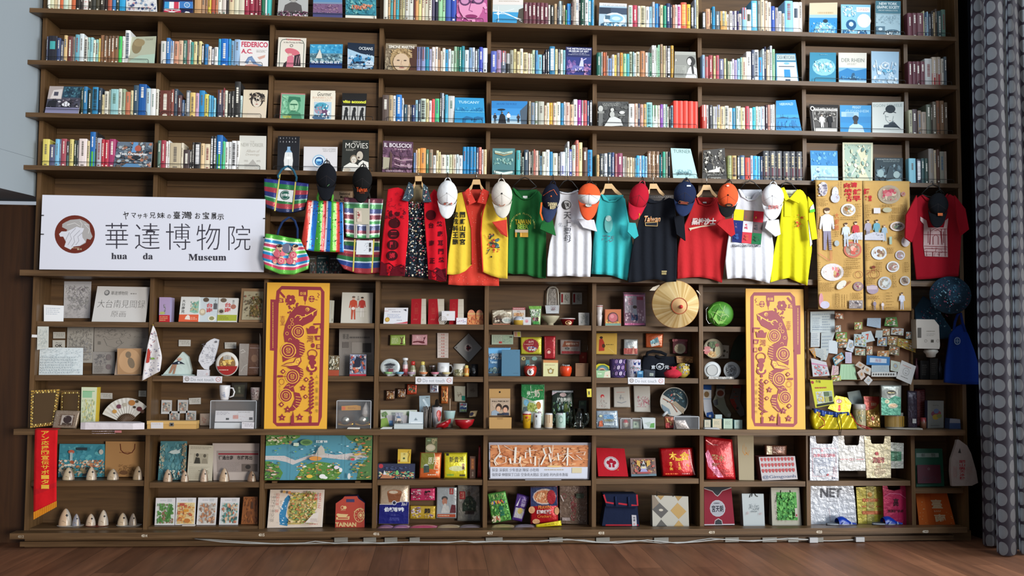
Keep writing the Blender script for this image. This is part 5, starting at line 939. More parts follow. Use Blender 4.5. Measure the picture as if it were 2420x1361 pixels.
def nr(A):
 for q,v in(((585,145,640,205),'師'),((590,215,625,265),'食'),((630,212,662,268),'堂')):A.T(v,*Z('B',*q),'b83038',.03)
 dish(A,832,205,112,92,'a89a84','b04a58 c87a80 9a8a78 c8b8a0 b85a60',34,7);dish(A,732,775,76,66,'d0d4d8','b09a78 8a6a58 c8b898',16,8);dish(A,938,795,48,46,'c8c4cc','8a6a80 a88a98',10,9);dish(A,868,908,62,55,'d4d4d4','9a6a68 b08a78',12,10);dish(A,788,1068,66,64,'b8bcc0','c8ccc8 98a098',14,11);dish(A,985,1045,50,46,'c0bcb8','8a6a58 a88a70 6a5a50',14,12);dish(A,912,515,72,46,'d4c8c4','5a5a58 6a7a60 4a4448',14,13);dish(A,968,200,22,22,'b87a78','a84a50',5,14)
 man(A,625,450,200,'a09aa8','8a8490');man(A,710,450,200,'6aa0b0','7aa0ac');man(A,785,500,160,'98b0c0','90a8b8','a87a58');A.P(Z('B',592,648,790,650,780,580,680,570,594,600),'bcbcc4');A.S(*Z('B',596,585,770,645),34,'8a8a90 686870 d0d0d4',2.5,'l',5)
 A.R(*Z('B',680,335,745,388),'d4d0d0');A.R(*Z('B',692,348,732,378),'5a5468');A.E(*Z('B',812,355),11,6,'b0ac90');A.R(*Z('B',832,615,858,690),'9ab0a0');A.E(*Z('B',990,665),10,12,'c8c0c0')
 a,b=Z('B',690,980);A.O(a,b,11,10,1.1,'7a3e2c');A.L(Z('B',605,990,640,960,690,975,680,920,665,908),1.1,'8a4a34');A.L(Z('B',612,945,690,945),.9,'8a4a34');A.E(*Z('B',678,912),5,3.5,'7a4030')
 A.E(*Z('B',670,1130),14,11,'9a8a98');A.R(*Z('B',612,1095,715,1130),'b8a8b0');man(A,955,1160,165,'c8ccd8','a8acb8');man(A,690,1235,95,'8a8090','7a7484');man(A,768,1250,80,'d0c8cc','a8a0a8')
 for k,(x0,y0,x1,y1,n,v)in enumerate([(600,300,660,440,8,0),(860,330,1000,390,4,0),(850,400,1010,460,4,0),(600,680,650,850,10,0),(810,720,880,780,4,0),(700,860,780,960,6,0),(860,980,910,1110,8,0),(610,1010,700,1080,5,0),(620,1190,740,1225,3,0),(800,1150,880,1320,6,0),(940,300,1010,330,2,0),(760,300,900,325,2,0),(880,600,960,640,3,0),(980,860,1030,960,6,0),(640,1290,700,1330,3,0)]):A.W(*Z('B',x0,y0,x1,y1),n,'6e4f26',k+30,1.1,v)
for(a,c),f in zip((((112,65,568,69),(140,1324,588,1332)),((568,69,1028,75),(606,1332,1046,1336))),(nl,nr)):
 a=Z('B',*a);c=Z('B',*c);m=M()
 x0t=a[0]if f is nl else a[0]+.3;sl=Z('B',578,120,600,300)
 L=[x0t,(c[0]-a[0])*.5+a[0],c[0]]if f is nl else[a[0]+1,Z('B',592,0)[0],c[0]]
 Rr=[a[2],Z('B',572,0)[0],c[2]-1.5]if f is nl else[a[2],(a[2]+c[2])/2,c[2]]
 sheet(m,[a[1],a[3]],[c[1],c[3]],L,Rr,NY,16,26,'c09a5c',.003);m.go('cloth_half','cloth',NO)
 m=M();A=Art(m,Pf(NY),d0=.006,step=.00006);f(A);m.go('printed_drawings','cloth',NO)
m=M();p0,p1=at(1924,427,-.03),at(2152,431,-.03);m.tube([p0,p1],.007,'8a6a40',8);m.go('rod','satin',NO)
m=M();m.tube([(p0.x,-.03,p0.z),(p0.x,-.005,p0.z)],.004,'6a5030');m.tube([(p1.x,-.03,p1.z),(p1.x,-.005,p1.z)],.004,'6a5030');m.go('bracket','satin',NO)
# the two big snake boards
RD='8c2430'
def snake(A,F):
 Y_='e8b23c';
 def P(xy,c=RD):A.P(F(xy),c)
 def L(xy,w,c=RD):A.L(F(xy),w,c)
 def E(x,y,rx,ry,c=RD,a=0):
  q=F([x,y,x+rx,y,x,y+ry]);A.E(q[0],q[1],abs(q[2]-q[0])+.01,abs(q[5]-q[1])+.01,c,16,a)
 L([150,620,160,240,170,140,200,108,530,112,548,140,545,400,535,800,525,1200,510,1262,160,1268,140,1250,142,900,150,600],8)
 P([100,640,160,645,170,230,160,210,105,208])
 A.W(*(F([117,232,133,630])),1,Y_,3,1.4,1)
 P([345,120,420,122,418,180,345,178]);P([385,180,415,180,412,210,402,225,400,250,396,250,396,225,386,210]);A.T('018',*F([357,142,405,168]),Y_,.02)
 L([180,140,225,190],5);L([225,190,245,215],1.2);P([170,235,213,235,213,200,170,192]);A.T('玉',*F([176,204,207,228]),Y_,.02)
 for i in range(5):a=i*1.256+.4;E(275+26*cos(a),210+26*sin(a),20,20)
 E(275,210,8,8,Y_)
 R=Rnd(2)
 for i in range(22):E(R.uniform(205,340),R.uniform(225,330),R.uniform(5,11),R.uniform(5,10),RD)
 E(455,200,25,28);L([435,190,478,190],1.2,Y_);L([435,212,478,212],1.2,Y_);L([455,175,455,225],1.2,Y_);L([505,150,520,165,505,180,515,190],1.3);L([485,205,505,210],1.2)
 P([502,290,430,262,360,255,315,275,270,330,230,420,215,500,225,570,300,560,350,500,380,430,460,390,495,330])
 P([470,310,502,290,495,340,450,372,395,355,450,325],RD);L([498,292,450,322,395,352,350,358],2.2,Y_);L([312,360,330,340,360,345,372,365,350,385],2,Y_)
 P([450,318,470,312,465,345],Y_);P([395,335,408,330,405,355],Y_);E(418,290,17,16,Y_);E(415,292,11,11,RD);E(417,290,5,5,Y_)
 for x,y in((285,380),(265,440),(245,495),(290,415),(270,550)):
  A.O(*F([x,y]),3.2,3.6,.9,Y_)
 P([235,560,330,540,390,580,398,640,370,690,290,700,210,738,205,690,290,640,300,600]);
 for k in range(6):L([350,560+k*22,395,575+k*22],1.2,Y_)
 L([300,640,320,630,318,665],1.2,Y_)
 P([240,780,330,770,380,800,385,850,350,900,300,950,310,990,230,980,215,960,250,920,330,880,320,820])
 for k in range(5):L([355,800+k*20,383,810+k*20],1.2,Y_)
 L([240,940,265,930,265,955,300,940],1.2,Y_)
 P([300,990,350,1000,370,1050,345,1110,300,1150,240,1160,285,1110,310,1050]);
 for k in range(4):L([318,1030+k*22,360,1035+k*24],1.2,Y_)
 L([295,1105,330,1140],1.4,Y_)
 for x,y,r in((340,480,50),(255,640,58),(290,860,52),(235,1022,50)):
  E(x,y,r+8,r+8,Y_);E(x,y,r,r+2);E(x,y,r*.76,r*.78,Y_);E(x,y,r*.66,r*.68);A.T('發',*F([x-r*.38,y-r*.42,x+r*.38,y+r*.42]),Y_,-.005)
 P([195,770,240,745,300,735,320,700,360,690,368,730,340,770,270,778]);P([205,766,245,752,305,742,322,708,354,698,358,726,336,762,270,770],Y_);A.O(*F([335,735]),4,4,.8,RD);L([215,762,290,755],.8)
 P([408,445,430,455,440,440,470,440,482,455,512,440,500,495,420,498]);E(460,442,22,14);L([470,415,530,412,530,450],4);L([500,510,470,560],0.1)
 A.T('臺',*F([190,345,228,425]),RD,-.01);A.T('灣',*F([415,510,470,570]),RD,0);
 P([478,512,528,510,528,550,490,552]);A.T('豆',*F([498,525,525,545]),Y_,.02);P([495,585,528,585,528,625,495,625]);A.T('皿',*F([500,592,525,615]),Y_,.02)
 E(465,595,16,20);A.O(*F([460,665]),11,9.5,2,RD);E(455,700,32,24);E(462,740,30,24);E(455,790,45,34);E(455,790,26,18,Y_);E(460,780,16,14);E(430,770,12,12,Y_);E(485,765,10,10,Y_);E(452,835,12,12)
 E(452,868,10,10)
 for k in range(9):L([435,905+k*29,455,893+k*29,470,878+k*29],4.2);L([430,925+k*29,445,910+k*29],2.5)
 P([385,1150,425,1158,432,1120,410,1140]);E(445,1165,12,12);P([432,1250,452,1250,455,1195,430,1195]);L([443,1180,443,1200],1.5)
 for x,y,r,kind in((212,818,22,0),(408,885,22,0),(380,955,30,1),(402,1030,20,0),(198,1098,24,0),(250,1140,34,1),(203,1208,34,1),(352,1205,34,1)):
  if kind:
   q=[]
   for i in range(10):a=i*.628-1.57;rr=r if i%2==0 else r*.5;q+=[x+rr*cos(a),y+rr*sin(a)]
   P(q);E(x,y,5,5,Y_)
  else:P([x,y+r,x+r,y,x,y-r,x-r,y]);P([x,y+r*.45,x+r*.45,y,x,y-r*.45,x-r*.45,y],Y_)
 P([275,1265,305,1265,303,1190,296,1150,288,1190,278,1195]);L([165,858,210,858],5);L([210,858,240,860],1.2);A.O(*F([200,905]),6,7,.9,RD)
 for i,y in enumerate((860,910,965,985,1040,1090,1150)):A.T('人如中華民國物'[i],*F([487,y-14,508,y+14]),'5a3a20',-.01)
 A.T('甲辰',*F([176,935,190,990]),'5a3a20',-.02,1)
c1=Z('c',50,1303,580,1305,606,68,77,62);c2=Z('g',462,1306,970,1306,952,86,450,80)
def bil(q,u,v):return[(1-v)*((1-u)*q[6+i]+u*q[4+i])+v*((1-u)*q[i]+u*q[2+i])for i in(0,1)]
def mapper(q,mir):
 def F(xy):
  r=[]
  for i in range(0,len(xy),2):
   y=xy[i+1];v=(y-65)/1239;x0=77-27*v;u=(xy[i]-x0)/530
   u=1-u if mir else u;r+=bil(q,u,v)
  if len(xy)==4 and mir and r[0]>r[2]:r[0],r[2]=r[2],r[0]
  return r
 return F
for q,mir,lab,ang in((c1,False,'tall yellow board with a red snake facing the bookcase end, standing in the third bay',3),(c2,True,'tall yellow board with a red snake facing the sign side, standing in the seventh bay',3)):
 yb=pxy(V3((at(q[0],q[1],.04).x,.04,SH[8]+.0008)))[1];q=list(q);dy=yb-q[1];q[1]+=dy;q[3]+=dy
 pl=Pl(.04,ang,q[1],0,q[0]);o=thing('snake_board',lab,'painted board',pl.hit((q[0]+q[2])/2,q[1]),'snake boards')
 m=M();A=slab(m,q,pl,.02,'dfa42c','c88c20');m.v=[(a,b,max(c,SH[8]+.0008))for a,b,c in m.v];m.go('panel','satin',o)
 m=M();A=Art(m,pl,d0=.001,step=.00005);snake(A,mapper(q,mir));m.go('painted_snake','satin',o)
T=lambda*ops:cov(*ops)
GR='a8a8a4 b4b4b0 9a9a98'
K('caption_card','small white caption card standing beside the drawing of people, first bay','card',Z('a',238,495)and Z('a',238,590,488,592,494,388,238,376),.22,'eceef0',T('w 10 14 88 60 4 c4ccd4 3'),.003,z=zz('F',1),lean=6)
K('pencil_drawing','white sheet with a pencil crowd of people, taped to the back of first bay','drawing',Z('a',490,552,830,554,850,82,500,80),BY,'c4c2c4',T(('s',6,12,94,60,80,GR+' 8a8890',5,'l'),('s',14,40,90,78,60,GR+' 94949a',5,'l'),('s',16,14,84,24,10,'8a8088',2.5),('s',8,82,92,96,20,GR,4,'l')),.002)
K('title_panel','leaning grey panel lettered in large characters, first bay','sign',Z('a',852,598,1545,605,1600,155,928,143),.18,'c9c7c4',T('c 20 18 5.2 6a6a6a;c 19.5 17 3.4 b0aeac;t|華達博物院|28 13 60 24 6a6866;w 65 16 78 23 1 8a8884;t|大台南見聞録|6 38 95 60 4a4a4a -.018;t|原画|34 70 61 86 4e4e4e -.018'),.006,z=zz('F',1),lean=7)
o=K('hanging_sheet','narrow pale sheet taped at the bookcase side edge, first bay','drawing',Z('a',150,962,296,940,300,662,156,660),.115,'c8cbc4',T('s 8 10 92 92 30 b4bab4,a8b4b4 5 l'),.002)
K('tape','white tape','',Z('a',80,800,150,802,150,768,84,765),.112,'e4e4e4',None,.001,parent=o)
K('caption_card','small caption card above the OK card, back of first bay','card',Z('a',357,815,512,815,512,732,357,732),BY,'c0beb6',T('o 14 24 6 9 .5 8a8a84;w 26 16 96 70 3 98968e'),.0015)
K('notice_card','card reading OK half hidden behind the pale map print','card',Z('a',350,935,510,935,510,836,350,836),BY,'c4c2ba',T('t|Photo|26 28 76 44 4a4a48;t|OK|20 54 80 92 2a2a2a .03'),.0015)
K('drawing_print','grey print of street sketches, pinned highest on the back of first bay','print',Z('a',528,1125,868,1128,880,676,540,674),BY,'a8a49c',T('s 6 6 94 60 60 8e8a84,9a968e,7e7c7a 6 l;w 8 52 94 94 6 948f88 2;s 60 40 94 90 24 8a8c98 4 l'),.002)
K('drawing_print','grey print with a sketched boat, beside the street sketches','print',Z('a',882,985,1580,985,1580,682,886,678),BY,'9c968e',T('l 18 45 24 75 40 85 55 60 .9 6a6864;l 20 36 26 50 46 42 52 66 .8 6a6864;o 46 60 5 7 .7 5a5854;t|臺|6 56 13 70 5a5854;s 4 6 60 40 34 827e78,78746e 5 l;s 60 6 96 90 12 827c74 5 l'),.002)
K('drawing_print','lower grey print of small portraits beside the peach disc','print',Z('a',862,1270,1150,1270,1150,988,866,986),BY-.003,'9e9a96',T('s 6 6 60 60 30 7c7c80,6c6c70,8a868a 5 l;e 34 18 10 8 7a7878;e 72 24 12 14 827a7a;e 72 68 12 12 827678;w 10 64 60 94 4 8a8684'),.002)
K('map_print','large pale print with a faint line map, standing at the front of first bay','print',Z('a',172,1285,735,1285,742,938,186,934),.20,'d2dadc',T('s 3 4 97 96 120 b4c0c4,c0c8cc,a8b8bc 4 l;w 4 30 96 96 7 c0cacd 1'),.004,z=zz('G',1),lean=5)
o=K('acrylic_stand','clear panel with a peach disc marked by a grey footprint, first bay','panel',Z('a',1145,1285,1490,1285,1512,940,1190,938),.26,'b09a88',None,.004,'satin',z=zz('G',1),lean=8)
K('disc','','',Z('a',1182,1275,1490,1275,1490,945,1182,945),.248,'b8926c',T('e 52 48 46 47 cfa880 30;e 46 24 12 13 8a7a66;e 58 56 14 22 8a7a66 14 -20'),.002,parent=o)
BX('slipcased_book','lilac book with a red band, first on its board in the second bay','book',Z('b',238,575,372,575,378,270,245,268),.2,.14,'a892b8',T('r 0 72 100 100 b81820;l 40 30 44 40 60 44 50 60 56 68 1.2 3a4a3a;t|とうせ|42 26 62 62 6a7a3a -.01 1;w 6 76 80 96 3 d8a878;e 30 64 26 6 a8b068'),'c0b4dc',None,zz('F',2))
BX('guide_book','white guide book with green map and orange band, second bay','book',Z('b',480,577,725,578,742,270,515,268),.2,.03,'d4d4d0',T('p 52 60 78 66 98 64 98 14 80 22 66 34 60 44 8ab8a4;t|大台南見|8 10 26 66 2a2a2a .01 1;r 0 71 100 100 d85a34;p 30 90 58 92 54 76 44 72 34 80 e8dcd0;w 60 80 94 92 2 e8b8a0;s 56 16 96 60 20 6a9a88,c8b890 3'),'e8e4dc',None,zz('F',2),lean=7)
BX('guide_book','pale blue guide book with red characters and dishes, second bay','book',Z('b',725,578,952,579,972,278,742,272),.21,.03,'c4ced2',T('t|台南|40 22 74 62 c04040 .03 1;e 36 10 16 9 5a4a38;e 20 60 18 14 b8a890;e 20 58 11 8 d8ccb0;e 72 86 22 12 e0dcd0;e 72 85 14 8 8a8a58;r 78 24 98 48 58585c;t|食べる|82 8 92 26 3a3a3a 0 1'),'d8dce0',None,zz('F',2),lean=7)
BX('guide_book','white guide book with red characters and lime band, second bay','book',Z('b',958,579,1196,580,1222,284,978,278),.21,.035,'d4d4d0',T('t|台南|34 18 66 60 c04040 .03 1;e 26 10 16 9 6a5a48;e 18 56 18 12 b8b0a0;e 18 56 11 7 4a4038;e 78 36 14 10 a86a58;r 0 70 100 95 a0a830;w 6 74 60 90 3 7a7a20;t|旅行|72 8 82 26 3a3a3a 0 1'),'e8e4dc',None,zz('F',2),lean=7)
o=thing('framed_picture','tan wooden frame with an embroidered floral picture, second bay','picture frame',at(590,760,.2))
K('frame','','',Z('b',1225,583,1528,584,1536,168,1262,164),.22,'8a6a48',None,.012,'satin',lean=6,parent=o)
K('picture','','',Z('b',1262,552,1505,552,1535,205,1292,200),.214,'a89f84',T('s 38 16 96 90 70 6a5c38,5a5030,7a6a44,8a7448 5;s 6 6 94 94 24 7a6a4a,5a5040,8a5a48 3'),.002,parent=o,lean=6)
o=thing('cloth_pennant','white triangular cloth flag with red and navy prints, hanging in front of the divider','flag',at(362,895,.09))
m=M();P_=Z('b',165,622,190,640,218,800,275,1000,250,1190,30,1308,62,1150,100,900,140,720);pf=Pf(lambda x,y:.085+.010*sin((x-300)/5.5+(y-700)/40));
rows=[(i/14)for i in range(15)]
Lx=[165,150,136,122,110,98,90,82,72,62,55,48,42,36,30];Rx=[168,190,205,215,225,234,244,254,264,272,275,270,265,258,250];By=[1308,1190]
def pen(u,v):
 y0=622+(1308-622)*v;y1=622+(1190-622)*v;x=lerp(Lx,v)*(1-u)+lerp(Rx,v)*u;y=y0*(1-u)+y1*u;a,b=Z('b',x,y);return pf.hit(a,b)
m.grid(lambda u,v:pen(u,1-v),8,14,'d8d4d4',.003);A=Art(m,pf,d0=.002)
R=Rnd(3)
for i in range(60):
 v=R.uniform(.12,.97);u=R.uniform(.08,.92);y=(622+(1308-622)*v)*(1-u)+(622+568*v)*u;x=lerp(Lx,v)*(1-u)+lerp(Rx,v)*u;a,b=Z('b',x,y)
 A.L([a,b,a+R.uniform(1,4),b+R.uniform(-3,3),a+R.uniform(0,3),b+R.uniform(-2,4)],.8,R.choice('8a3a48 3a3c68 a85a50 5a6090 4a4a78'.split()))
A.P(Z('b',80,1085,118,1080,135,960,115,905,100,920),'a83a30');A.E(*Z('b',160,1032),5,2.5,'8ab05a');m.go('flag_cloth','cloth',o)
m=M();a=Z('b',165,625);m.lathe([(.005,0),(.007,.004),(.004,.01),(0,.012)],pf.hit(*a,.004),'c8a848',10);m.tube([pf.hit(*a),at(a[0],a[1],.127)],.002,'c8a848');m.go('pin','metal',o)
o=thing('folded_handkerchief','pale green handkerchief propped into a peak with a printed walker, second bay','handkerchief',at(420,888,.3))
m=M();z0=zz('G',2);f=[Z('b',*q)for q in((275,1240),(530,950),(600,1010),(640,1180),(630,1240))];ps=[at(a,b,.24+.004*i)for i,(a,b)in enumerate(f)];ps[0].z=z0;ps[4].z=z0
m.extr(ps,V3((0,.05,0)),'bccac4');q=[at(*Z('b',270,1245),.2),at(*Z('b',520,1252),.2),at(*Z('b',690,1226),.24),at(*Z('b',600,1190),.30),at(*Z('b',420,1190),.3)]
q=[V3((p.x,p.y,z0+.001+.01*(i>2)))for i,p in enumerate(q)];m.extr(q,V3((0,0,.006)),'b8cac8');m.go('cloth','cloth',o)
m=M();A=Art(m,Pl(.238));
A.P(Z('b',360,1215,385,1215,440,1120,430,1100,405,1105),'a07860');A.P(Z('b',410,1222,432,1222,462,1105,440,1100),'a07860');A.P(Z('b',405,1105,470,1105,510,1095,565,1105,520,1075,480,1060,440,1075,400,1090),'1f2434');A.E(*Z('b',492,1040),5,4,'b88a78');A.P(Z('b',455,1035,540,1040,500,1015),'c8a898');A.E(*Z('b',485,1085),2.4,2.4,'b0c0c8');m.go('printed_figure','paper',o)
o=thing('island_standee','white cut-out of a long island covered with line drawings, on a small base','ornament',at(480,888,.22))
IS=[925,782,962,792,985,800,978,850,970,890,955,950,935,1010,920,1070,895,1105,862,1130,858,1172,800,1162,765,1125,728,1062,738,1000,765,945,790,895,835,830,880,800]
def isl(A):A.S(*Z('b',770,850,930,1100),60,'9a9aa4 8a8a94 b0b0b8',3.2,'l',2);A.E(*Z('b',945,825),3,2.6,'6a6a70');A.L(Z('b',*IS),.5,'a0a0a8')
m=M();A=slab(m,Z('b',*IS)[::-1]and Z('b',*[v for i in range(len(IS)-2,-1,-2)for v in IS[i:i+2]]),Pl(.2),.005,'d0d0d4');isl(A);m.go('cutout','satin',o)
m=M();A=slab(m,Z('b',708,1245,852,1245,856,1172,712,1168),Pl(.185),.045,'d4d2d6');A.W(*Z('b',720,1185,835,1235),3,'b0b0b8');A.O(*Z('b',832,1222),2,2,.6,'b05a50');rest(m,zz('G',2));m.go('base','satin',o)
for q,l in((Z('b',482,880,630,880,632,802,484,800),'caption card on the back wall above the handkerchief'),(Z('b',1054,910,1196,908,1196,832,1052,832),'caption card on the back wall above the round noodle pack'),(Z('i',672,178,768,180,768,132,672,130),'caption card on the back wall beside the tall pale box'),(Z('i',978,160,1040,162,1040,112,980,112),'caption card half hidden behind the divider above the fan'),(Z('j',388,250,480,248,480,198,386,202),'caption card beside four small picture packs, second bay')):
 K('caption_card','white '+l,'card',q,BY,'c8c6c0',T('o 14 24 5 8 .5 8a8a84;w 24 16 94 74 3 9a9890'),.0015)
o=thing('round_noodle_pack','round white bowl pack with gold window and red foot, second bay','food pack',at(537,887,.2))
m=M();c=at(*Z('b',1083,1095),.2);rr=mm(135/5.235);m.lathe([(rr,0),(rr,.006),(rr*.8,.012),(rr*.7,.010),(0,.010)],c,'d0ccc4',30,RX,1,1.08);rest(m,zz('G',2));m.go('bowl','satin',o)
m=M();A=Art(m,Pl(.188));A.E(*Z('b',1083,1100),19.5,21,'8a6a44',24);A.S(*Z('b',1005,1030,1165,1150),30,'c8a050 b08040 e0c070 7a5030',4,'e',1);a,b=Z('b',1083,1095);A.P([k for i in range(11)for k in(a+25*cos(.22+i*.27),b+27*sin(.22+i*.27))],'9a2a28');A.W(a-19,b+13,a+4,b+17,1,'d8c0b0');A.P(Z('b',1035,1048,1132,1045,1132,995,1035,997),'b8b4ac');A.W(*Z('b',1045,1005,1125,1040),2,'6a6864');m.go('print','paper',o)
PO('clear_wrapped_packet','clear packet with silvery half and brown contents, end of second bay','packet',Z('b',1222,1235,1480,1235,1500,835,1232,830),.24,'6a4c3c',T('p 0 100 42 100 46 0 0 0 a8a098;l 6 22 18 18 30 26 1 e0dcd4;l 8 30 26 26 1 e0dcd4;l 10 88 24 72 40 66 1.2 d0ccc4;r 50 12 98 14 a08a84;e 74 46 16 12 8a6a54;r 50 74 98 77 a08a84'),.03,'film' and 'foil',zz('G',2))
K('curled_leaflet','pale leaflet standing edge-on against the end divider, second bay','leaflet',Z('b',1480,1285,1508,1285,1500,800,1484,750),.21,'a89e90',None,.05,z=zz('G',2))
K('white_booklet','white booklet edge showing behind the snake board, third bay','booklet',Z('c',585,404,636,405,645,214,585,210),.26,'b8b4a4',T('t|畫|70 80 88 92 5a5850;l 66 10 60 60 .8 9a968c'),.01,z=zz('F',3),lean=5)
def duo(A):person(A,38,12,76,'b84a34','b0503a','d0a890','6a5a50');person(A,66,14,66,'b03c34','d4d0c8','d0a890','3a3430');A.E(38,52,6,5,'d8d0c8');A.R(40,62,80,62.6,'8a8884');A.T('大同',50,10,56,26,'6a6864',0,1)
K('figure_picture','cream panel with two figures in red jackets, third bay','picture',Z('c',698,405,965,408,972,150,712,146),.22,'c4c0b4',duo,.012,z=zz('F',3),lean=5)
K('newspaper_sheet','large grey newspaper page leaning at the back of third bay','newspaper',Z('c',682,857,980,857,980,464,686,464),.30,'8a847e',T('t|華達|10 10 28 22 4a4846;w 30 14 96 22 1 5a5654;w 8 26 96 96 22 746e6a 4 1;r 36 28 66 52 98928c;r 68 30 92 50 4a4644;r 10 28 28 40 6a6460'),.002,z=zz('G',3),lean=6)
K('photo_card','photo card of dancers with blue sky and red foot, third bay','photo card',Z('c',774,855,914,855,916,674,778,672),.2,'8a90a4',T('s 2 2 98 88 50 5a6a90,b0b8c8,3a3a4a,c86a50,d8d0cc,a84a48 5;p 20 60 60 60 70 20 40 8 2a2c3c;r 0 92 100 100 b02a38'),.003,z=zz('G',3),lean=7)
K('photo_card','dark photo card of white blossom partly behind the snake board','photo card',Z('c',590,855,682,855,690,684,594,680),.2,'6a5a44',T('s 10 4 98 70 46 b8b4a0,4a4a38,7a6a4c,d0ccb8 4;r 0 72 100 100 a04a34'),.003,z=zz('G',3),lean=7)
def acrylic(name,label,q,Y,dep,z,inner=None,cat='display case'):
 p=Z(*q);a=at(p[0],p[3],Y);b=at(p[2],p[1],Y);h=b.z-a.z;o=thing(name,label,cat,V3(((a.x+b.x)/2,Y,z)))
 m=M();m.box((a.x,Y,z),(b.x,Y+dep,z+h),'d8dce0');m.go('clear_box','clear',o)
 m=M();t=.002
 for x in(a.x,b.x-t*2):m.box((x,Y-.001,z),(x+t*2,Y+.001,z+h),'c8ccd0')
 m.box((a.x,Y-.001,z+h-.004),(b.x,Y+.001,z+h),'c8ccd0');m.go('edge','gloss',o)
 return o,a,b,h
acrylic('acrylic_case','clear case holding gold ingot ornaments, third bay',('c',660,1055,958,1290),.10,.22,SH[8]+.0008)
m=M();ZI=SH[8]+.004
def ingot(cx,lab):
 x=at(*Z('c',cx,1270),.16).x;o=thing('ingot_ornament',lab,'ornament',(x,.16,ZI));m=M()
 m.grid(lambda u,v:V3((x+(u-.5)*.115*(1+.15*v),.16-.03*sin(pi*v)+.03,ZI+.032*v+.018*abs(u-.5)*2*v)),10,6,'c8922c',.05);m.go('boat','metal',o)
 m=M();m.lathe([(.034,0),(.034,.004),(0,.006)],(x,.15,ZI+.058),'b8b4a8',18,RX);m.go('coin','metal',o)
ingot(738,'gold ingot with a coin, nearer the snake board');ingot(884,'gold ingot with a coin, beneath the pointed white toy')
K('orange_train_toy','orange cardboard train hanging inside the clear case','toy',Z('c',705,1145,868,1142,868,1108,830,1100,705,1108),.24,'b8822c',lambda A:(A.R(*Z('c',708,1112,738,1140),'c85a20'),A.W(*Z('c',760,1115,850,1135),2,'8a5a18')),.02,z=None)
turned('pointed_toy','white and blue pointed toy in the clear case corner','toy',Z('c',912,0)[0],*Z('c',870,0)[:1],Z('c',948,0)[0],*[Z('c',0,v)[1]for v in(1075,1285)],.232,SH[8]+.004,[(.55,0,'c8a030'),(.7,.2,'48a088'),(.6,.38,'b8b0a8'),(1,.5,'c8c4c0'),(.8,.72,'d8d4d0'),(0,1)])
K('paper_slip','white paper slip lying under the gold ingot case','paper',Z('c',752,1306,858,1308,856,1297,760,1296),.03,'d0ccc4',None,.05,z=SH[8]+.0004)
def gframe(label,q,inner,art,Y,lean,z,gold='b8923c',group=None):
 o=thing('ornate_frame',label,'picture frame',at((q[0]+q[2])/2,q[1],Y),group);m=M();pl=Pl(Y,lean,q[1],0,q[0]);A=slab(m,q,pl,.02,'5a4420');A.quad(q)
 for v in range(13):
  for s in(3.5,96.5):A.E(s if v%1==0 else s,3+v*7.8,3.2,2.6,gold,8)
 for u in range(9):
  for s in(3,97):A.E(8+u*10.5,s,4,2.2,gold,8)
 for a in(8.5,91.5):
  for v in range(12):A.R(a-2.5,7+v*7.4,a+2.5,11+v*7.4,'e0c878' if v%2 else '8a6a28')
 for b in(7,93):
  for u in range(8):A.R(10+u*10,b-2,16+u*10,b+2,'e0c878' if u%2 else '8a6a28')
 A.R(13,10,87,90,'4a3414');rest(m,z);m.go('gilded_frame','satin',o)
 m=M();A=Art(m,pl,d0=.006);iy=pl.hit(*q[:2]).z-SH[8];A.P([v+(iy*290 if i%2 else 0)for i,v in enumerate(inner)],'c8ccd4');A.quad(inner);art(A);m.go('paper','paper',o)
gframe('gold ribbed frame with a printed letter, at the end of the wide shelf',Z('i',105,415,300,392,345,100,112,110),Z('i',155,362,278,350,292,152,160,158),T('c 48 12 5 a84a58;w 12 26 86 76 7 8a8c94 2'),.05,7,SH[8]+.0008)
gframe('brown gilt frame with a column of characters, behind the wrapped frame',Z('i',348,395,498,398,515,100,352,104),Z('i',388,265,440,262,458,152,395,152),T('t|感謝狀|36 12 64 80 5a5048 0 1'),.17,6,SH[8]+.0008,'6a4c20')
PO('wrapped_frame','small picture frame wrapped in crinkled clear film, over the red sash','picture frame',Z('i',282,412,478,418,508,275,312,268),.008,'8a7866',T('r 22 22 84 88 6a5444;r 30 26 78 82 b0a49a;e 56 50 18 22 3a2a28;r 36 70 76 82 4a3a30;s 2 2 98 98 26 d0c8bc,b8ac9c,5a4838 3 l'),.02,'foil',SH[8]+.0008,8)
BX('tall_sleeve_box','tall pale yellow box with a black foot, beside the gold frames','box',Z('i',512,396,628,394,645,72,520,70),.14,.09,'c8cfb0',T('r 8 10 70 26 8ab890;w 10 8 90 12 1 5aa060;s 8 30 92 84 50 a8b890,c8c078,98a888,d8d8b8 4;r 0 90 100 100 2a2a26;e 50 95 10 2.5 c8b040'),'d8b83c',None,SH[8]+.0008)
FN=thing('folding_fan','open white paper fan painted with fruit, standing on the folded cloth','fan',at(*Z('i',890,380),.2))
cx,cy=Z('i',885,385);m=M();seg=24;a0,a1=math.radians(203),math.radians(318)
def fp(t,r,k):a=a0+(a1-a0)*t;return at(cx+r*cos(a)*1.0,cy+r*sin(a),.20+(.006 if k%2 else 0))
for k in range(seg):
 t0,t1=k/seg,(k+1)/seg;m.poly([fp(t0,26,k),fp(t1,26,k+1),fp(t1,63,k+1),fp(t0,63,k)][::1],'d0ccc4' if k%2 else 'c0bcb4');m.poly([fp(t0,26,k)+V3((0,.001,0)),fp(t0,63,k)+V3((0,.001,0)),fp(t1,63,k+1)+V3((0,.001,0)),fp(t1,26,k+1)+V3((0,.001,0))],'c0bcb4')
m.go('leaf','paper',FN)
m=M();A=Art(m,Pl(.196),step=.0003)
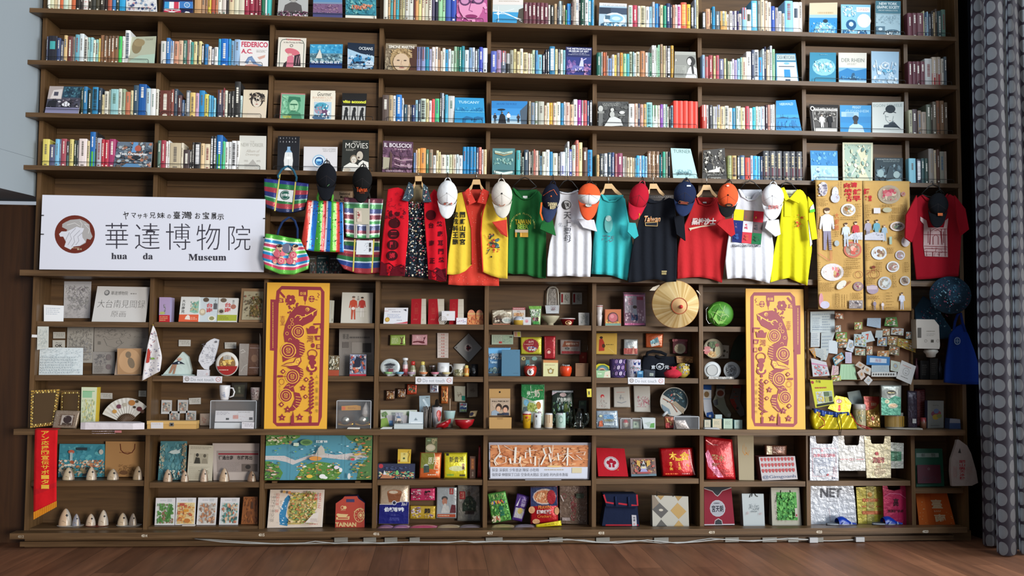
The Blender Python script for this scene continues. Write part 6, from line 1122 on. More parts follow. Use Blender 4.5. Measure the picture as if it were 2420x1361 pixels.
for x,y,r,c in((785,280,5.5,'b88a48'),(820,240,6,'6a3a4c'),(868,225,5,'a8a090'),(925,210,8,'a8703c'),(965,200,4,'4a4030'),(945,245,3.5,'3a3028'),(985,260,6.5,'5a2a30'),(1010,280,5,'4a3228'),(845,240,3,'b8b0a4')):A.E(*Z('i',x,y),r,r*.85,c)
m.go('painted_fruit','paper',FN)
m=M()
for k in range(13):p=fp(k/12,27,0);q=fp(k/12,2,0);m.tube([p,q],.0035,'6a5444',4)
m.lathe([(.008,0),(.008,.012),(0,.012)],at(cx,cy,.205),'8a7a68',10,RX);m.go('ribs','satin',FN)
m=M();z0=SH[8]+.001;q=[(515,425),(545,488),(928,490),(1028,400),(960,385),(660,350)];b=[at(*Z('i',515,425),-.03),at(*Z('i',545,470),-.06),at(*Z('i',928,470),-.06),at(*Z('i',1028,410),-.01),at(*Z('i',985,400),.15),at(*Z('i',660,400),.12)]
pts=[V3((p.x,p.y,z0))for p in b]
m.extr(pts,V3((0,0,.05)),'d0c8cc','d4ccd0');A=Art(m,Pl(-.0605));A.W(*Z('i',600,430,880,465),2,'b8a8b0',2,1.2);A.R(*Z('i',785,432,845,450),'b87070');m.v=[(x,y+.012*sin(x*40),z+.006*sin(x*31+y*20)if z>z0+.02 else z)for x,y,z in m.v]
tag(m.go('folded_cloth','cloth'),'white printed cloth folded flat under the fan, overhanging the wide shelf','cloth')
o=thing('award_sash','red ribbon with gold lettering and orange fringe hanging from the wide shelf','sash',at(*Z('i',220,1100),-.02))
m=M();YS=lambda x,y:-.012-.004*sin(y/9)-.003*sin(x/7);L_=[145,140,137,134,133];R_=[328,322,320,318,318]
xs=[Z('i',v,0)[0]for v in L_];xr=[Z('i',v,0)[0]for v in R_];ys=[Z('i',0,v)[1]for v in(425,428,1090,1000)]
sheet(m,ys[:2],ys[2:],xs,xr,YS,8,30,lambda u,v:'d8541e' if u<.05 or u>.95 else('b81820' if .72<v<.8 else 'c8161e'),.003);m.go('ribbon','cloth',o)
m=M();A=Art(m,Pf(YS),d0=.004);A.T('アン応援団宣伝サポーター',*Z('i',195,435,258,905),'d8a83c',.02,1);m.go('lettering','paper',o)
m=M();p=Z('i',134,1090,318,1000,318,1048,134,1150);m.extr([at(p[0],p[1],-.014),at(p[6],p[7],-.014),at(p[4],p[5],-.014),at(p[2],p[3],-.014)],V3((0,.004,0)),'d08420');A=Art(m,Pl(-.0145))
for k in range(26):u=k/25;A.L([p[0]+(p[2]-p[0])*u,p[1]+(p[3]-p[1])*u,p[6]+(p[4]-p[6])*u,p[7]+(p[5]-p[7])*u],.8,'e8a030' if k%2 else 'b86a14')
m.go('fringe','cloth',o)
m=M();a=at(*Z('i',150,425),-.012);b=at(*Z('i',328,428),-.012);m.box((a.x,-.012,SH[8]+.001),(b.x,.05,SH[8]+.004),'c01820');m.go('ribbon_end','cloth',o)
carrier('carrier_bag','blue glossy bag printed with an old harbour town, first bay','bag',Z('i',330,838,700,836,702,572,342,570),.34,.05,'3a8898',T('s 2 4 98 48 20 4a98a8,2a7888,5aa8b0 8;s 0 48 100 72 60 c8b8a0,a85a38,d8d0c0,7a8a88,b87a50 5;s 0 70 100 98 60 3a3c34,5a6a50,8a7858,2a3034,a89c88 6;e 27 24 7 6 b86048;r 24 26 30 50 a8b8b8;e 93 24 5 8 b8b4a8;r 38 11 62 19 20343c'),None,zz('I',1),'satin',lean=4)
carrier('carrier_bag','plain kraft bag with dark red cord handle, first bay','bag',Z('i',705,836,1022,836,1028,552,712,550),.345,.05,'a87e50',T('w 36 28 72 34 1 7a4a30;s 34 66 80 94 40 8a643c,7a5a38,946c44 5 l;e 48 88 10 6 6a4a30'),None,zz('I',1),'paper',[Z('i',830,570,835,620,860,645,890,652,925,640,945,610,948,570)],'5a1e18',4)
def fish(label,q,row,bay,Y=.19,col='c8b498',dark='8a7868',plate=None,t='i'):
 x0,x1,y0,y1=q;ox,oy,s=TL[t];X0,X1,Y0_,Y1_=ox+x0/s,ox+x1/s,oy+y0/s,oy+y1/s;z=zz(row,bay);r=(at(X1,Y1_,Y).x-at(X0,Y1_,Y).x)/2;h=at(X0,Y0_,Y).z-at(X0,Y1_,Y).z;c=V3((at((X0+X1)/2,Y1_,Y).x,Y+r,z+(.004 if plate else 0)))
 o=thing('fish_head_ornament',label,'ornament',c,'glazed fish-head ornaments');m=M();pr=[(1,0),(.99,.1),(.93,.3),(.8,.5),(.6,.72),(.38,.88),(.2,.965),(0,1)]
 n=22;P=[];fs=[];cs=[]
 for k,(a,b)in enumerate(pr):
  for j in range(n):
   w=2*pi*j/n;P.append(c+V3((a*r*cos(w)*.98,a*r*sin(w)*.8,b*h)))
 for k in range(len(pr)-1):
  for j in range(n):
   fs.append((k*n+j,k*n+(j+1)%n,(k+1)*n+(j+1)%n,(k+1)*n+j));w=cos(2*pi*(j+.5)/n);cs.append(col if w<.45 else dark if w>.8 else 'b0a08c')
 m.faces(P,fs,cs,True);m.go('head','gloss',o)
 for sx,sy in((.28,.62),):
  m=M();a=(1-sy)*.9+.1;m.lathe([(.012*r/.06,0),(.008*r/.06,.004),(0,.006)],c+V3((r*.33,-r*.58*.8,h*.60)),'2a2a2c',10,RX);m.go('eye','gloss',o)
 m=M();m.tube([c+V3((-r*.5,-r*.5,h*.18)),c+V3((-r*.1,-r*.77,h*.3)),c+V3((r*.3,-r*.74,h*.2))],.0022,'a8947a',5);m.go('gill_line','gloss',o)
for i,(q,l)in enumerate([((345,446,738,838),'in front of the harbour bag, nearer the red sash'),((540,628,734,838),'in front of the harbour bag, nearer the kraft bag'),((706,805,750,836),'in front of the kraft bag, low and broad'),((918,1002,725,834),'in front of the kraft bag, beside the divider')]):fish('glazed fish-head cone '+l,q,'I',1,.17,('c0ae90','c8b498','b09a7c','a08868')[i])
for i,(q,l,c,d)in enumerate([((312,424,1092,1226),'tall cream glazed fish-head cone nearest the red sash, lowest board','c8a888','a8a49c'),((430,498,1118,1212),'small grey glazed fish-head cone sharing a white plate with a tall one','8a8890','6a6870'),((538,620,1126,1218),'low broad glazed fish-head cone on a red mat, lowest board','c8ac90','b0a498'),((636,722,1092,1214),'tall narrow glazed fish-head cone on a red mat, lowest board','c4b098','a09890'),((792,880,1118,1216),'plump glazed fish-head cone on the second white plate, lowest board','c0a888','a0988c'),((888,956,1112,1208),'slim dark glazed fish-head cone by the divider, lowest board','8a7c70','6a6058')]):fish(l,q,'J',1,.21-.0*(i%2),c,d,1)
for x0,x1,y,c,l in((300,520,1222,'d0ccc4','white oval plate under the tall and small grey fish heads'),(528,718,1216,'8a3a30','red mat under two fish heads on the lowest board'),(780,990,1214,'d0ccc4','white oval plate under the plump and slim fish heads')):
 a=at(*Z('i',x0,y),.2).x;b=at(*Z('i',x1,y),.2).x;m=M();m.lathe([(.6,0),(1,.004),(.97,.0043),(.5,.0024),(0,.0024)],((a+b)/2,.255,zz('J',1)),c,24,None,1,1);m.v=[(x if 0 else(a+b)/2+(x-(a+b)/2)*(b-a)/2,.255+(y_-.255)*.075,z_)for x,y_,z_ in m.v]
 tag(m.go('plate','gloss'),l,'plate')
for q,l in((Z('j',168,325,248,325,252,218,172,216),'upper pack nearer the bookcase end'),(Z('j',298,322,375,318,380,216,300,215),'upper pack beside the caption card'),(Z('j',232,385,310,385,314,305,234,303),'lower pack above the wooden lid'),(Z('j',362,385,440,385,442,302,364,300),'lower pack nearer the clear case')):
 K('picture_pack','small white picture pack, '+l,'card pack',q,BY-.02,'c4c4c4',T('r 12 16 88 84 a8a49c;s 12 16 88 84 26 8a8480,b8785a,6a7a80,d0c8bc 3'),.014,'satin')
PO('small_bag','small pale bag with red print behind the wooden box','packet',Z('j',470,418,548,420,548,322,472,322),.33,'b09a88',T('s 20 24 80 80 14 b06a60,98584c 3 l'),.02,'paper',SH[8]+.0008)
o=thing('wooden_box','shallow pale wooden box with a clasp, front of the wide shelf','box',at(400,1012,.1))
a,b=at(*Z('j',58,442),.02),at(*Z('j',442,442),.02);z0=SH[8]+.0008;h=.062
m=M();m.box((a.x,.02,z0),(b.x,.12,z0+h*.55),'c49a58');m.go('box','satin',o);m=M();m.box((a.x-.002,.018,z0+h*.57),(b.x+.002,.122,z0+h),'cca462','d0aa6c');m.go('lid','satin',o)
m=M();A=Art(m,Pl(.0175));A.R(*Z('j',88,392,185,440),'d0cccc');A.W(*Z('j',95,396,175,412),2,'b8b0b0');m.go('paper_label','paper',o);m=M();c=at(*Z('j',252,418),.016);m.box((c.x-.016,.014,z0+h*.35),(c.x+.016,.018,z0+h*.8),'b8b4ac');m.box((c.x-.008,.011,z0+h*.45),(c.x+.008,.014,z0+h*.66),'3a3834');m.go('clasp','metal',o)
o,a,b,h=acrylic('acrylic_case','clear case with a white printed strip, under the mug',('j',550,222,918,440),.08,.2,SH[8]+.0008)
K('printed_strip','','',Z('j',590,386,895,386,895,302,596,300),.12,'c8c6c8',T('w 3 8 40 40 3 9a98a0;r 28 66 36 84 2a2a2a;r 88 60 97 84 3a3a3c;r 46 40 60 74 c08a80;s 50 30 90 90 16 b07068,8a6a60 2 l;w 60 8 96 16 1 8a8888'),.002,parent=o)
K('inner_tray','','',Z('j',585,438,800,438,800,396,588,394),.10,'c8cacc',None,.12,parent=o)
K('caption_card','white caption card leaning on the corner of the clear case','card',Z('j',800,442,895,444,898,394,802,392),.06,'d0ccd0',T('o 14 22 5 7 .5 8a8a84;w 24 16 94 70 3 9a98a0'),.002,z=SH[8]+.0008)
def mug(label,t,x0,x1,y0,y1,hx1,Y,z,col,art=None,prof=None,hcol=None,side=1,name='mug',group=None):
 X0,Y0_=Z(t,x0,y0);X1,Y1_=Z(t,x1,y1);HX=Z(t,hx1,0)[0]
 def hd(m,o,r,h):
  w=at(HX,Y1_,Y).x-at(X1 if side>0 else X0,Y1_,Y).x
  e=side*r*.93;m.tube([(o.x+e,o.y,o.z+h*.82),(o.x+e+w*.7,o.y,o.z+h*.80),(o.x+e+w*1.05,o.y,o.z+h*.55),(o.x+e+w*.8,o.y,o.z+h*.28),(o.x+e,o.y,o.z+h*.18)],.006,hcol or col,8)
 return turned(name,label,name,(X0+X1)/2,X0,X1,Y0_,Y1_,Y,z,prof or[(.8,0),(.9,.03),(1,.3),(1,1),(.93,1),(.9,.3),(.5,.12),(0,.12)],'gloss',group,24,col,[('handle',hd,'gloss')]if hx1 else None,art)
ZT=at(*Z('j',650,222),.08).z
mug('white mug with a small blue drawing, standing on the clear case','j',615,700,102,218,735,.12,SH[8]+.0008+h,'d4d2d2',T('s 36 46 74 84 16 6a80a8,8a98b8,5a6a90 3 l'),[(.66,0),(.72,.03),(.9,.35),(1,.8),(1,1),(.93,1),(.8,.3),(.5,.12),(0,.12)])
turned('printed_cup','white cup with a ring of maroon figures, on the clear case','cup',Z('j',898,0)[0],Z('j',862,0)[0],Z('j',935,0)[0],Z('j',0,115)[1],Z('j',0,214)[1],.13,SH[8]+.0008+h,[(.8,0),(1,1),(.93,1),(.74,.1),(0,.1)],'gloss',col='a89c98',art=T('s 8 16 92 88 26 5a2a34,7a3a44,3a2a30 4 l'))
K('dark_photo_frame','dark framed picture behind the mug','picture frame',Z('j',722,212,835,212,845,80,722,82),.29,'241e16',T('r 14 14 86 86 3a3a2c;t|台湾|42 22 58 62 9aa088 0 1;r 20 70 80 84 4a4030'),.015,'satin',z=SH[8]+.0008+h)
K('poster_sheet','teal poster with a pale flying fish, leaning in the second bay','poster',Z('j',142,855,362,850,372,548,165,548),.26,'3f747c',T('s 2 2 98 96 50 4a8088,36686f,5a8a8c 7;p 30 30 60 26 80 18 70 30 50 34 62 20 a8b8b8;e 56 28 20 5 b4c0bc;s 0 10 18 80 30 8aa090,a8a088,6a8a88,b07a58 4;s 82 4 99 90 30 8a7a60,6a6a58,a89070 5;s 20 74 96 98 40 9ab0a8,c8c8b8,6a8a8c,a86a4c 4'),.003,'satin',z=zz('I',2),lean=6)
K('newspaper_clipping','pale newspaper clipping with a photo of two people, second bay','newspaper',Z('j',370,848,568,850,580,572,388,568),.22,'b8b09c',T('w 8 4 92 12 2 8a8474;r 22 24 80 52 a09884;e 36 28 6 5 3a3832;p 24 52 50 52 46 36 30 34 3a3830;e 66 30 6 5 5a5448;p 54 52 80 52 74 38 58 38 8a8270;w 6 14 18 60 2 a09884 3 1;w 6 60 94 97 14 a09a88 5 1;w 44 70 94 74 1 6a6454'),.003,z=zz('I',2),lean=8)
K('newspaper_page','mounted news page with bold headline under a red bar, second bay','newspaper',Z('j',578,845,935,845,940,556,572,555),.25,'b4a8a0',T('r 8 20 98 78 968a84;r 12 27 98 31 8a2a34;t|行過台南|12 33 44 45 2c2828 .03;t|市府再出|52 33 85 45 2c2828 .03;w 10 50 60 76 9 847a74 5 1;r 62 56 96 76 6a605a;e 76 64 6 6 3a3634'),.003,z=zz('I',2),lean=6)
for i,(q,l)in enumerate([((172,248,766,862),'beside the bay divider, second bay'),((312,378,780,862),'in front of the teal poster edge'),((466,530,762,862),'in front of the newspaper clipping'),((612,698,760,862),'in front of the headline page, widest at its foot'),((836,908,782,862),'at the far end of the headline page, darkest')]):fish('brown glazed fish-head cone '+l,q,'I',2,.16,('b0947a','b4977c','bca088','b89c7e','8a6c54')[i],'7a6250',t='j')
for i,(q,l,c)in enumerate([((117,1195,272,1195,280,982,128,982),'white booklet with a green leaf drawing','4a7a38 5a8a48 8a6a50'),((277,1194,432,1194,442,980,288,980),'cream booklet of golden snacks','c88a48 d8a860 c8b080 b05a38'),((445,1194,595,1194,610,980,460,980),'pale booklet of brown street food','b07a58 8a6a58 c89a78 a8a098'),((622,1192,770,1192,784,980,636,980),'pale booklet of teal and red dishes','5a8a80 b06a50 3a5a58 c8a888')]):
 ops=[('w',24,6,60,12,2,'9aa0a8'),('r',60,4,84,14,'b8b8b8'),('r',8,18,96,96,['c8ccc4','d4c08c','c4c0b8','bcc4c0'][i]),('s',10,20,94,94,56,c,5,'r' if i==1 else 'e')]
 if i==0:ops+=[('p',[56,78,64,50,84,26,88,44,78,66],'3a6a2c'),('p',[54,80,60,56,70,40],'5a8a44')]
 if i==1:ops+=[('r',20,20,44,30,'a84a38'),('e',60,84,16,8,'b06a28'),('r',40,42,66,52,'c8862c')]
 K('souvenir_booklet',l+', lowest board of second bay','booklet',Z('j',*q),.2,'d0cccc',T(*ops),.012,'satin',z=zz('J',2),lean=5,group='souvenir booklets in a row')
K('orange_folder','orange folder with a dark printed panel, beside the pale booklets','folder',Z('j',795,1200,925,1200,925,985,815,985),.22,'8a4e1c',T('s 4 4 96 96 40 7a4216,9a5a24,6a3810 6;r 56 20 70 44 4a2a10'),.02,'satin',z=zz('J',2),lean=5)
K('paper_slip','white paper slip lying in front of the cream snack booklet','paper',Z('j',330,1206,430,1206,428,1198,335,1198),.16,'c8c0b8',None,.04,z=zz('J',2)-.0006)
def lmap(A):
 A.P([0,55,10,55,20,60,26,66,32,60,40,52,56,50,70,54,84,56,92,50,100,50,100,42,92,38,80,40,66,44,50,38,40,46,28,56,18,46,8,46,0,46],'c0b8b4')
 A.P([28,100,66,100,72,84,68,70,60,62,48,58,38,66,32,84],'4e8034');A.P([0,100,14,100,17,84,12,68,4,58,0,58],'4e8034');A.P([86,100,100,100,100,0,74,0,78,10,90,22,96,50,88,72],'48703a');A.P([0,24,12,22,24,14,32,4,32,0,0,0],'55863e')
 A.S(30,62,70,98,60,'5a8a3c 74984a c8b048 a86a3c e0dcd0 68944a',5);A.S(1,60,14,98,24,'5a8a3c c8c0a8 a87a58 4a4a4c',5);A.S(80,4,99,96,50,'5a803c 8a7444 a85a34 3a5a34 c8a04c',5);A.S(1,2,30,20,26,'6a9448 a87a50 c8c0a0',5);A.S(4,20,80,44,24,'2a5a74 d0d0cc 7ab0b8 6a9448',3);A.S(2,48,96,54,40,'3a3440 6a5a60 a85a58 2a2a34',2.5,'l')
 A.E(38,16,6,7,'5a8048');A.E(38,16,4,4,'3a6030');A.R(26,17,31,24,'b8c4b0');A.P([47,44,56,44,55,30,52,22,49,30],'b0a89c');A.E(47,52,6,5,'c8863c');A.T('紅樹林',47,11,58,17,'d8dcd8',.02);A.E(42,92,3,4,'d8b040');A.E(54,92,3,5,'e0e0dc');A.E(57,95,2,3,'e0e0dc');A.E(67,72,2.4,4,'d8c8d0');A.E(71,78,1.6,5,'d8d8d4');A.E(79,92,1.4,7,'c8ccc8');A.E(82,54,2,3,'b84048')
 for u in(23.5,49,74.5):A.L([u,0,u,100],.6,'3a6a70')
K('long_map','long folded picture map of a river coast, third bay','map',Z('k',122,605,1350,600,1362,92,142,88),.12,'4a8a9c',lmap,.004,'satin',z=None)
m=M();
for x in(250,1200):p=at(*Z('k',x,604),.2);q=zz('I',3);m.box((p.x-.02,.142,q+.001),(p.x+.02,.17,p.z-.001),'3a2c1c')
tag(m.go('easel_blocks',WD_V),'low dark blocks holding up the long picture map','stand')
def pmap(A):
 A.R(2,2,98,98,'d4c4b4');A.P([22,92,36,96,40,84,32,70,34,40,38,20,34,14,28,24,22,50,20,66],'3a7ea8');A.P([36,92,60,92,74,80,88,50,88,28,78,8,60,8,44,16,38,30,34,60,38,76],'c0a868');A.S(38,8,86,90,170,'b8983c a8a858 8a9a50 c8b478 b87a4c 6a8a58 d8c08c',4);A.P([68,88,90,88,92,60,82,64],'d4c8bc');A.T('台南',82,10,88,30,'b84038',.02,1);A.T('まるごと',90,8,95,50,'b84a40',.01,1);A.T('山崎兄妹',12,8,18,42,'b85a48',0,1);A.T('探',12,52,18,60,'b85a48');A.T('ヤマサキ兄妹',5,16,11,86,'5a544c',-.01,1);A.W(78,76,94,86,4,'b8a8a0');A.W(76,90,94,94,1,'b04a40',1,1.6);A.S(20,30,32,90,10,'d8e0e0',2)
 A.E(26,6,3,4,'b89058');A.E(36,8,3,4,'c07a48');A.S(64,4,80,14,12,'6a7a40 8a5a38',3)
K('picture_map_poster','white poster with hand-drawn city map and blue sea, third bay','poster',Z('k',152,1182,785,1172,812,742,188,742),.2,'d4c8bc',pmap,.006,z=zz('J',3),lean=7)
o=thing('gift_box','red house-shaped carry box with TAINAN lettering, third bay','box',at(825,1250,.2))
m=M();A=slab(m,Z('k',932,1182,1270,1180,1272,900,1200,850,1185,820,1040,825,1020,850,940,905),Pl(.2),.10,'a83826','2c2c58');A.R(*Z('k',1060,855,1155,890),'2c2a54')
A.E(*Z('k',1018,952),4.5,4.5,'d0b078');A.E(*Z('k',1016,952),3,3,'a83826');A.E(*Z('k',1045,952),4,4,'d0b078');A.W(*Z('k',1000,975,1062,988),1,'d0b078');A.T('TAINAN',*Z('k',935,1122,1175,1172),'d0b078',.04);A.P(Z('k',945,1090,1095,1090,1100,1050,1060,1060,1085,1030,1000,1025,960,1020,945,1035,970,1060,945,1065),'d0b078');A.P(Z('k',965,1080,1080,1080,1085,1068,965,1065),'a83826')
x,y=Z('k',1225,1040);A.O(x-3,y,12,16,1.5,'d0b078');A.O(x,y,6,7.5,1.5,'d0b078');A.E(x,y,3.5,4.5,'d0b078')
for i in range(10):q=i*.63;A.E(x-2+9.5*cos(q),y+12*sin(q),1,1.2,'d0b078')
A.L([x-16,y-8,x,y-17,x+8,y-13],1.2,'d0b078');rest(m,zz('J',3));m.go('carton','satin',o)
# bays four to six
K('certificate','white certificate with a gold seal, standing first in the fourth bay','certificate',Z('d',148,540,470,542,480,326,165,325),.2,'d4d4d8',T('r 0 20 18 22 a83a40;w 16 10 46 14 1 4a3a40;w 32 22 72 27 1 4a4a60 1 2;w 14 38 78 66 4 a0a8c0;c 15 74 10 b08a3a;c 15 74 6 c8a858;p 40 98 100 98 100 84 76 92 c05058;p 80 12 94 22 92 8 4a4a52;w 55 74 76 80 1 6a6a74'),.008,z=zz('F',4),lean=6)
def envl(x0,x1,x2,y0,y1,xb,lab):
 o=thing('red_envelope',lab,'envelope',at(*Z('d',(x0+x2)/2,y1),.22),'red folding envelopes')
 K('front','','',Z('d',x0,y1,xb,y1,x1,y0,x0+8,y0+4),.21,'9a1620',T('o 50 50 24 34 .7 a83a34;t|囍|34 34 66 60 a8443a -.01;w 24 78 74 84 2 b0544a'),.004,parent=o,z=zz('F',4))
 K('flap','','',Z('d',xb,y1,x2-4,y1,x2-6,y0,x1,y0),.215,'bcb4a4',T('l 0 26 100 26 .4 a8a090;l 0 56 100 56 .4 a8a090;e 40 82 10 4 a8b088'),.004,parent=o,z=zz('F',4))
envl(515,660,725,204,545,650,'red envelope with long column of gold characters, beside the certificate');envl(745,872,968,204,545,895,'red envelope with curved edge, behind the ring-printed card');envl(1030,1150,1230,204,545,1142,'red envelope behind the card of purple dots')
BX('small_card_box','white card printed with grey quarter rings, fourth bay','card',Z('d',928,543,1106,543,1108,416,930,415),.17,.01,'d0ced0',lambda A:([A.O(8,96,r,r*A.ar,1,'b0a8a0')for r in(10,20,30)],A.W(8,8,20,14,1,'a0a0a0'),A.E(46,40,8,10,'b8b0a8')),None,None,zz('F',4))
BX('small_card_box','white card printed with a zigzag of purple dots, fourth bay','card',Z('d',1125,543,1264,543,1268,456,1126,454),.17,.01,'d4d0d4',lambda A:[A.C(x,y,4,c)for x,y,c in((16,56,'6a2a58'),(32,50,'8a2a58'),(50,46,'8a2a70'),(66,36,'6a3a80'),(68,62,'3a3a88'),(84,58,'3a3488'))],None,None,zz('F',4))
for i,(x0,x1)in enumerate(((1270,1384),(1384,1490))):
 BX('incense_box',('orange round-topped box beside the purple dot card','orange round-topped box beside the fourth divider')[i],'box',Z('d',x0,543,x1,543,x1-4,385,x0+6,385),.2,.06,'c87038',lambda A:(A.E(48,2,44,28,'c87a58'),A.R(2,0,98,16,'c89a60'),A.S(6,24,94,96,20,'d88a4a a84a28 d8a060',4)),'a85a2c',None,zz('F',4))
PO('snack_packet','lime green packet with a trophy print, back of fourth bay','packet',Z('d',233,828,442,828,442,685,238,687),BY-.02,'8aa848',T('r 8 10 92 90 9cb460;w 10 30 56 84 4 c8d0a8;p 64 20 72 46 76 50 82 46 92 18 84 20 78 40 70 22 6a4a30;e 78 60 5 18 6a4a30;e 76 84 9 9 5a3a28'),.02)
PO('snack_packet','pink packet with a reclining dancer print, back of fourth bay','packet',Z('d',524,825,735,826,738,682,526,680),BY-.02,'c08a90',T('r 4 6 96 94 cc989c;w 30 14 66 44 3 e0c8c8;p 6 80 40 74 70 86 86 84 80 64 40 60 10 66 6a2a30;l 76 62 84 40 88 20 1.6 6a2a34;e 80 34 4 7 4a2028'),.02)
K('ticket_strip','tall white strip of eight red-printed tickets, back of fourth bay','ticket sheet',Z('d',872,997,1018,997,1020,662,870,662),BY,'c8bcb4',lambda A:[(A.T('大吉',32,3+i*12.4,66,10+i*12.4,'b04a40',.01),A.L([8,12+i*12.4,92,12+i*12.4],.4,'a89890'))for i in range(8)],.0015)
K('diamond_card','grey square card hung on its corner with a round emblem, fourth bay','card',Z('d',1288,1056,1468,860,1290,668,1095,858),BY,'8a8a88',T('e 50 50 21 21 a8a09c;e 50 50 18 18 b4aeaa;s 38 38 62 62 14 2a2428,7a3038,3a2a30 3;w 4 4 14 12 2 5a5858'),.002)
def plate(name,label,t,x,y,rx,ry,Y,col,row,bay,art=None,rim=None,cat='plate',lean=10):
 c=at(*Z(t,x,y),Y);r=mm(rx/TL[t][2],Y);a=Matrix.Rotation(pi/2-math.radians(lean),3,'X');m=M();m.lathe([(r*.5,0),(r*.62,.004),(r,.014,rim or col),(r,.017,rim or col),(r*.66,.008),(0,.007)],c,col,32,a,1,ry/rx)
 d=zz(row,bay)-min(v[2]for v in m.v);m.v=[(u,v,w+d)for u,v,w in m.v];
 if art:
  P=Pf(lambda x_,y_:Y-.016);A=Art(m,P,d0=.004);a,b=Z(t,x,y);b-=d*280;q=rx/TL[t][2];h=ry/TL[t][2];A.quad(RECT(a-q,b-h,a+q,b+h));art(A)
 return tag(m.go(name,'gloss'),label,cat)
plate('display_plate','pale grey plate with a black temple drawing, fourth bay','d',240,1092,130,114,.25,'a8b0b0','G',4,T('s 30 28 72 84 50 1a1a20,2a2a30,8a9098,5a3a3c 4 l;p 22 34 50 24 78 34 70 40 30 40 2a2a30;r 34 46 64 50 2a2a30;r 40 58 66 76 7a4048;s 10 10 90 24 12 8a9898 2 l'),'bac2c2',lean=4)
def bottle(label,x0,x1,y0,y1,Y,z,cols,prof,t='d',mt='gloss',name='bottle',art=None,group=None):
 X0,Y0_=Z(t,x0,y0);X1,Y1_=Z(t,x1,y1);return turned(name,label,name.split('_')[-1],(X0+X1)/2,X0,X1,Y0_,Y1_,Y,z,[(a,b,cols[c])for a,b,c in prof],mt,group,18,art=art)
ZG=zz('G',4)
bottle('slim bottle with a white cap and pink label, beside the temple plate',398,474,980,1225,.26,ZG,['c0a4a4','a84a50','8a8a8a','d0d0d0'],[(.85,0,0),(1,.04,1),(1,.4,0),(1,.62,2),(.7,.78,2),(.55,.84,3),(1,.86,3),(1,.98,3),(0,1,3)])
bottle('small soy sauce bottle with a red cap, fourth bay',498,582,1036,1238,.25,ZG,['7a7a58','a89c88','8a8a70','a82a24'],[(.9,0,0),(1,.08,1),(1,.4,0),(.8,.58,2),(.5,.72,3),(.7,.74,3),(.7,.97,3),(0,1,3)])
bottle('small soy sauce bottle with a yellow cap, fourth bay',620,722,1040,1238,.25,ZG,['7a7460','a8a48c','8a8a78','c8b458'],[(.95,0,0),(1,.08,1),(1,.35,0),(.75,.6,2),(.5,.76,3),(.55,.78,3),(.55,.97,3),(0,1,3)])
bottle('shiny steel tumbler beside the white mug',752,852,1096,1238,.26,ZG,['6a6460','a8a4a8'],[(.8,0,0),(.95,.9,1),(1,.97,1),(1,1,1),(.9,.98,0),(.7,.2,0),(0,.2,0)],mt='metal',name='tumbler')
mug('white mug with small black figures round its foot, fourth bay','d',870,1032,1060,1240,1085,.24,ZG,'d0d0d0',T('s 4 72 96 90 22 3a3a40,5a5a60 2.5 l;w 36 26 60 44 3 a8a8a8'))
bottle('white cup with a grey-green tree print, beside the little yellow bottle',1085,1245,1078,1248,.22,ZG,['a8a084','c4c0b4'],[(.9,0,0),(1,.1,0),(1,.5,1),(1,1,1),(.92,.98,1),(.8,.2,1),(0,.2,1)],name='cup',art=T('s 4 40 90 92 40 8a8a60,a89a68,6a6a4c,b8b498 3'))
bottle('tiny amber and yellow bottle beside the black mug',1226,1296,1095,1248,.2,ZG,['b8742c','c8b060','d0b868'],[(.9,0,0),(1,.1,1),(1,.3,0),(1,.68,0),(.7,.74,2),(.7,.95,2),(0,1,2)])
mug('black mug with a small white emblem, end of fourth bay','d',1310,1420,1082,1245,1300,.26,ZG,'16181c',T('e 50 68 12 8 5a6068;w 30 32 74 54 3 7a8088'),side=-1)
for x,c,l in((210,'7aa870','green'),(366,'6a9ab0','blue'),(518,'a08898','mauve'),(685,'c07a50','orange'),(838,'b87080','rose'),(990,'b8a878','straw yellow')):
 bottle(f'tiny {l} bowl with a white foot at the front of the fourth bay',x-60,x+58,1192,1250,.165,ZG,['c8c8c8',c,c],[(.35,0,0),(.4,.3,0),(.8,.5,1),(1,1,2),(.9,.98,2),(.3,.45,2),(0,.4,2)],name='tiny_bowl',group='tiny coloured bowls in a row')
for t,q,bay,row,l in(('d',(578,1346,1076,1348,1080,1250,578,1248),4,'G','fourth bay, below the tiny bowls'),('b',(538,1328,1018,1335,1022,1252,538,1246),2,'G','second bay, below the island cut-out'),('f',(494,1348,944,1352,946,1272,492,1266),6,'G','sixth bay, below the black cloth bag')):
 K('notice_sign','white Do not touch sign on the board edge, '+l,'sign',Z(t,*q),.134,'d4d4d8',lambda A:(A.T('手を触れないでください',26,8,74,22,'a8a8b0'),A.T('Do not touch',20,26,78,76,'7a848c',-.01),A.C(10,46,6,'8a8480'),A.C(10,44,4.2,'c8c4c4'),A.E(10,40,4,12,'a8a0a0'),A.C(90,46,6.2,'b86a60'),A.C(90,46,5,'d4d4d8'),A.L([86.8,36,93.2,56],1,'b86a60')),.003)
ZH=SH[8]+.0008
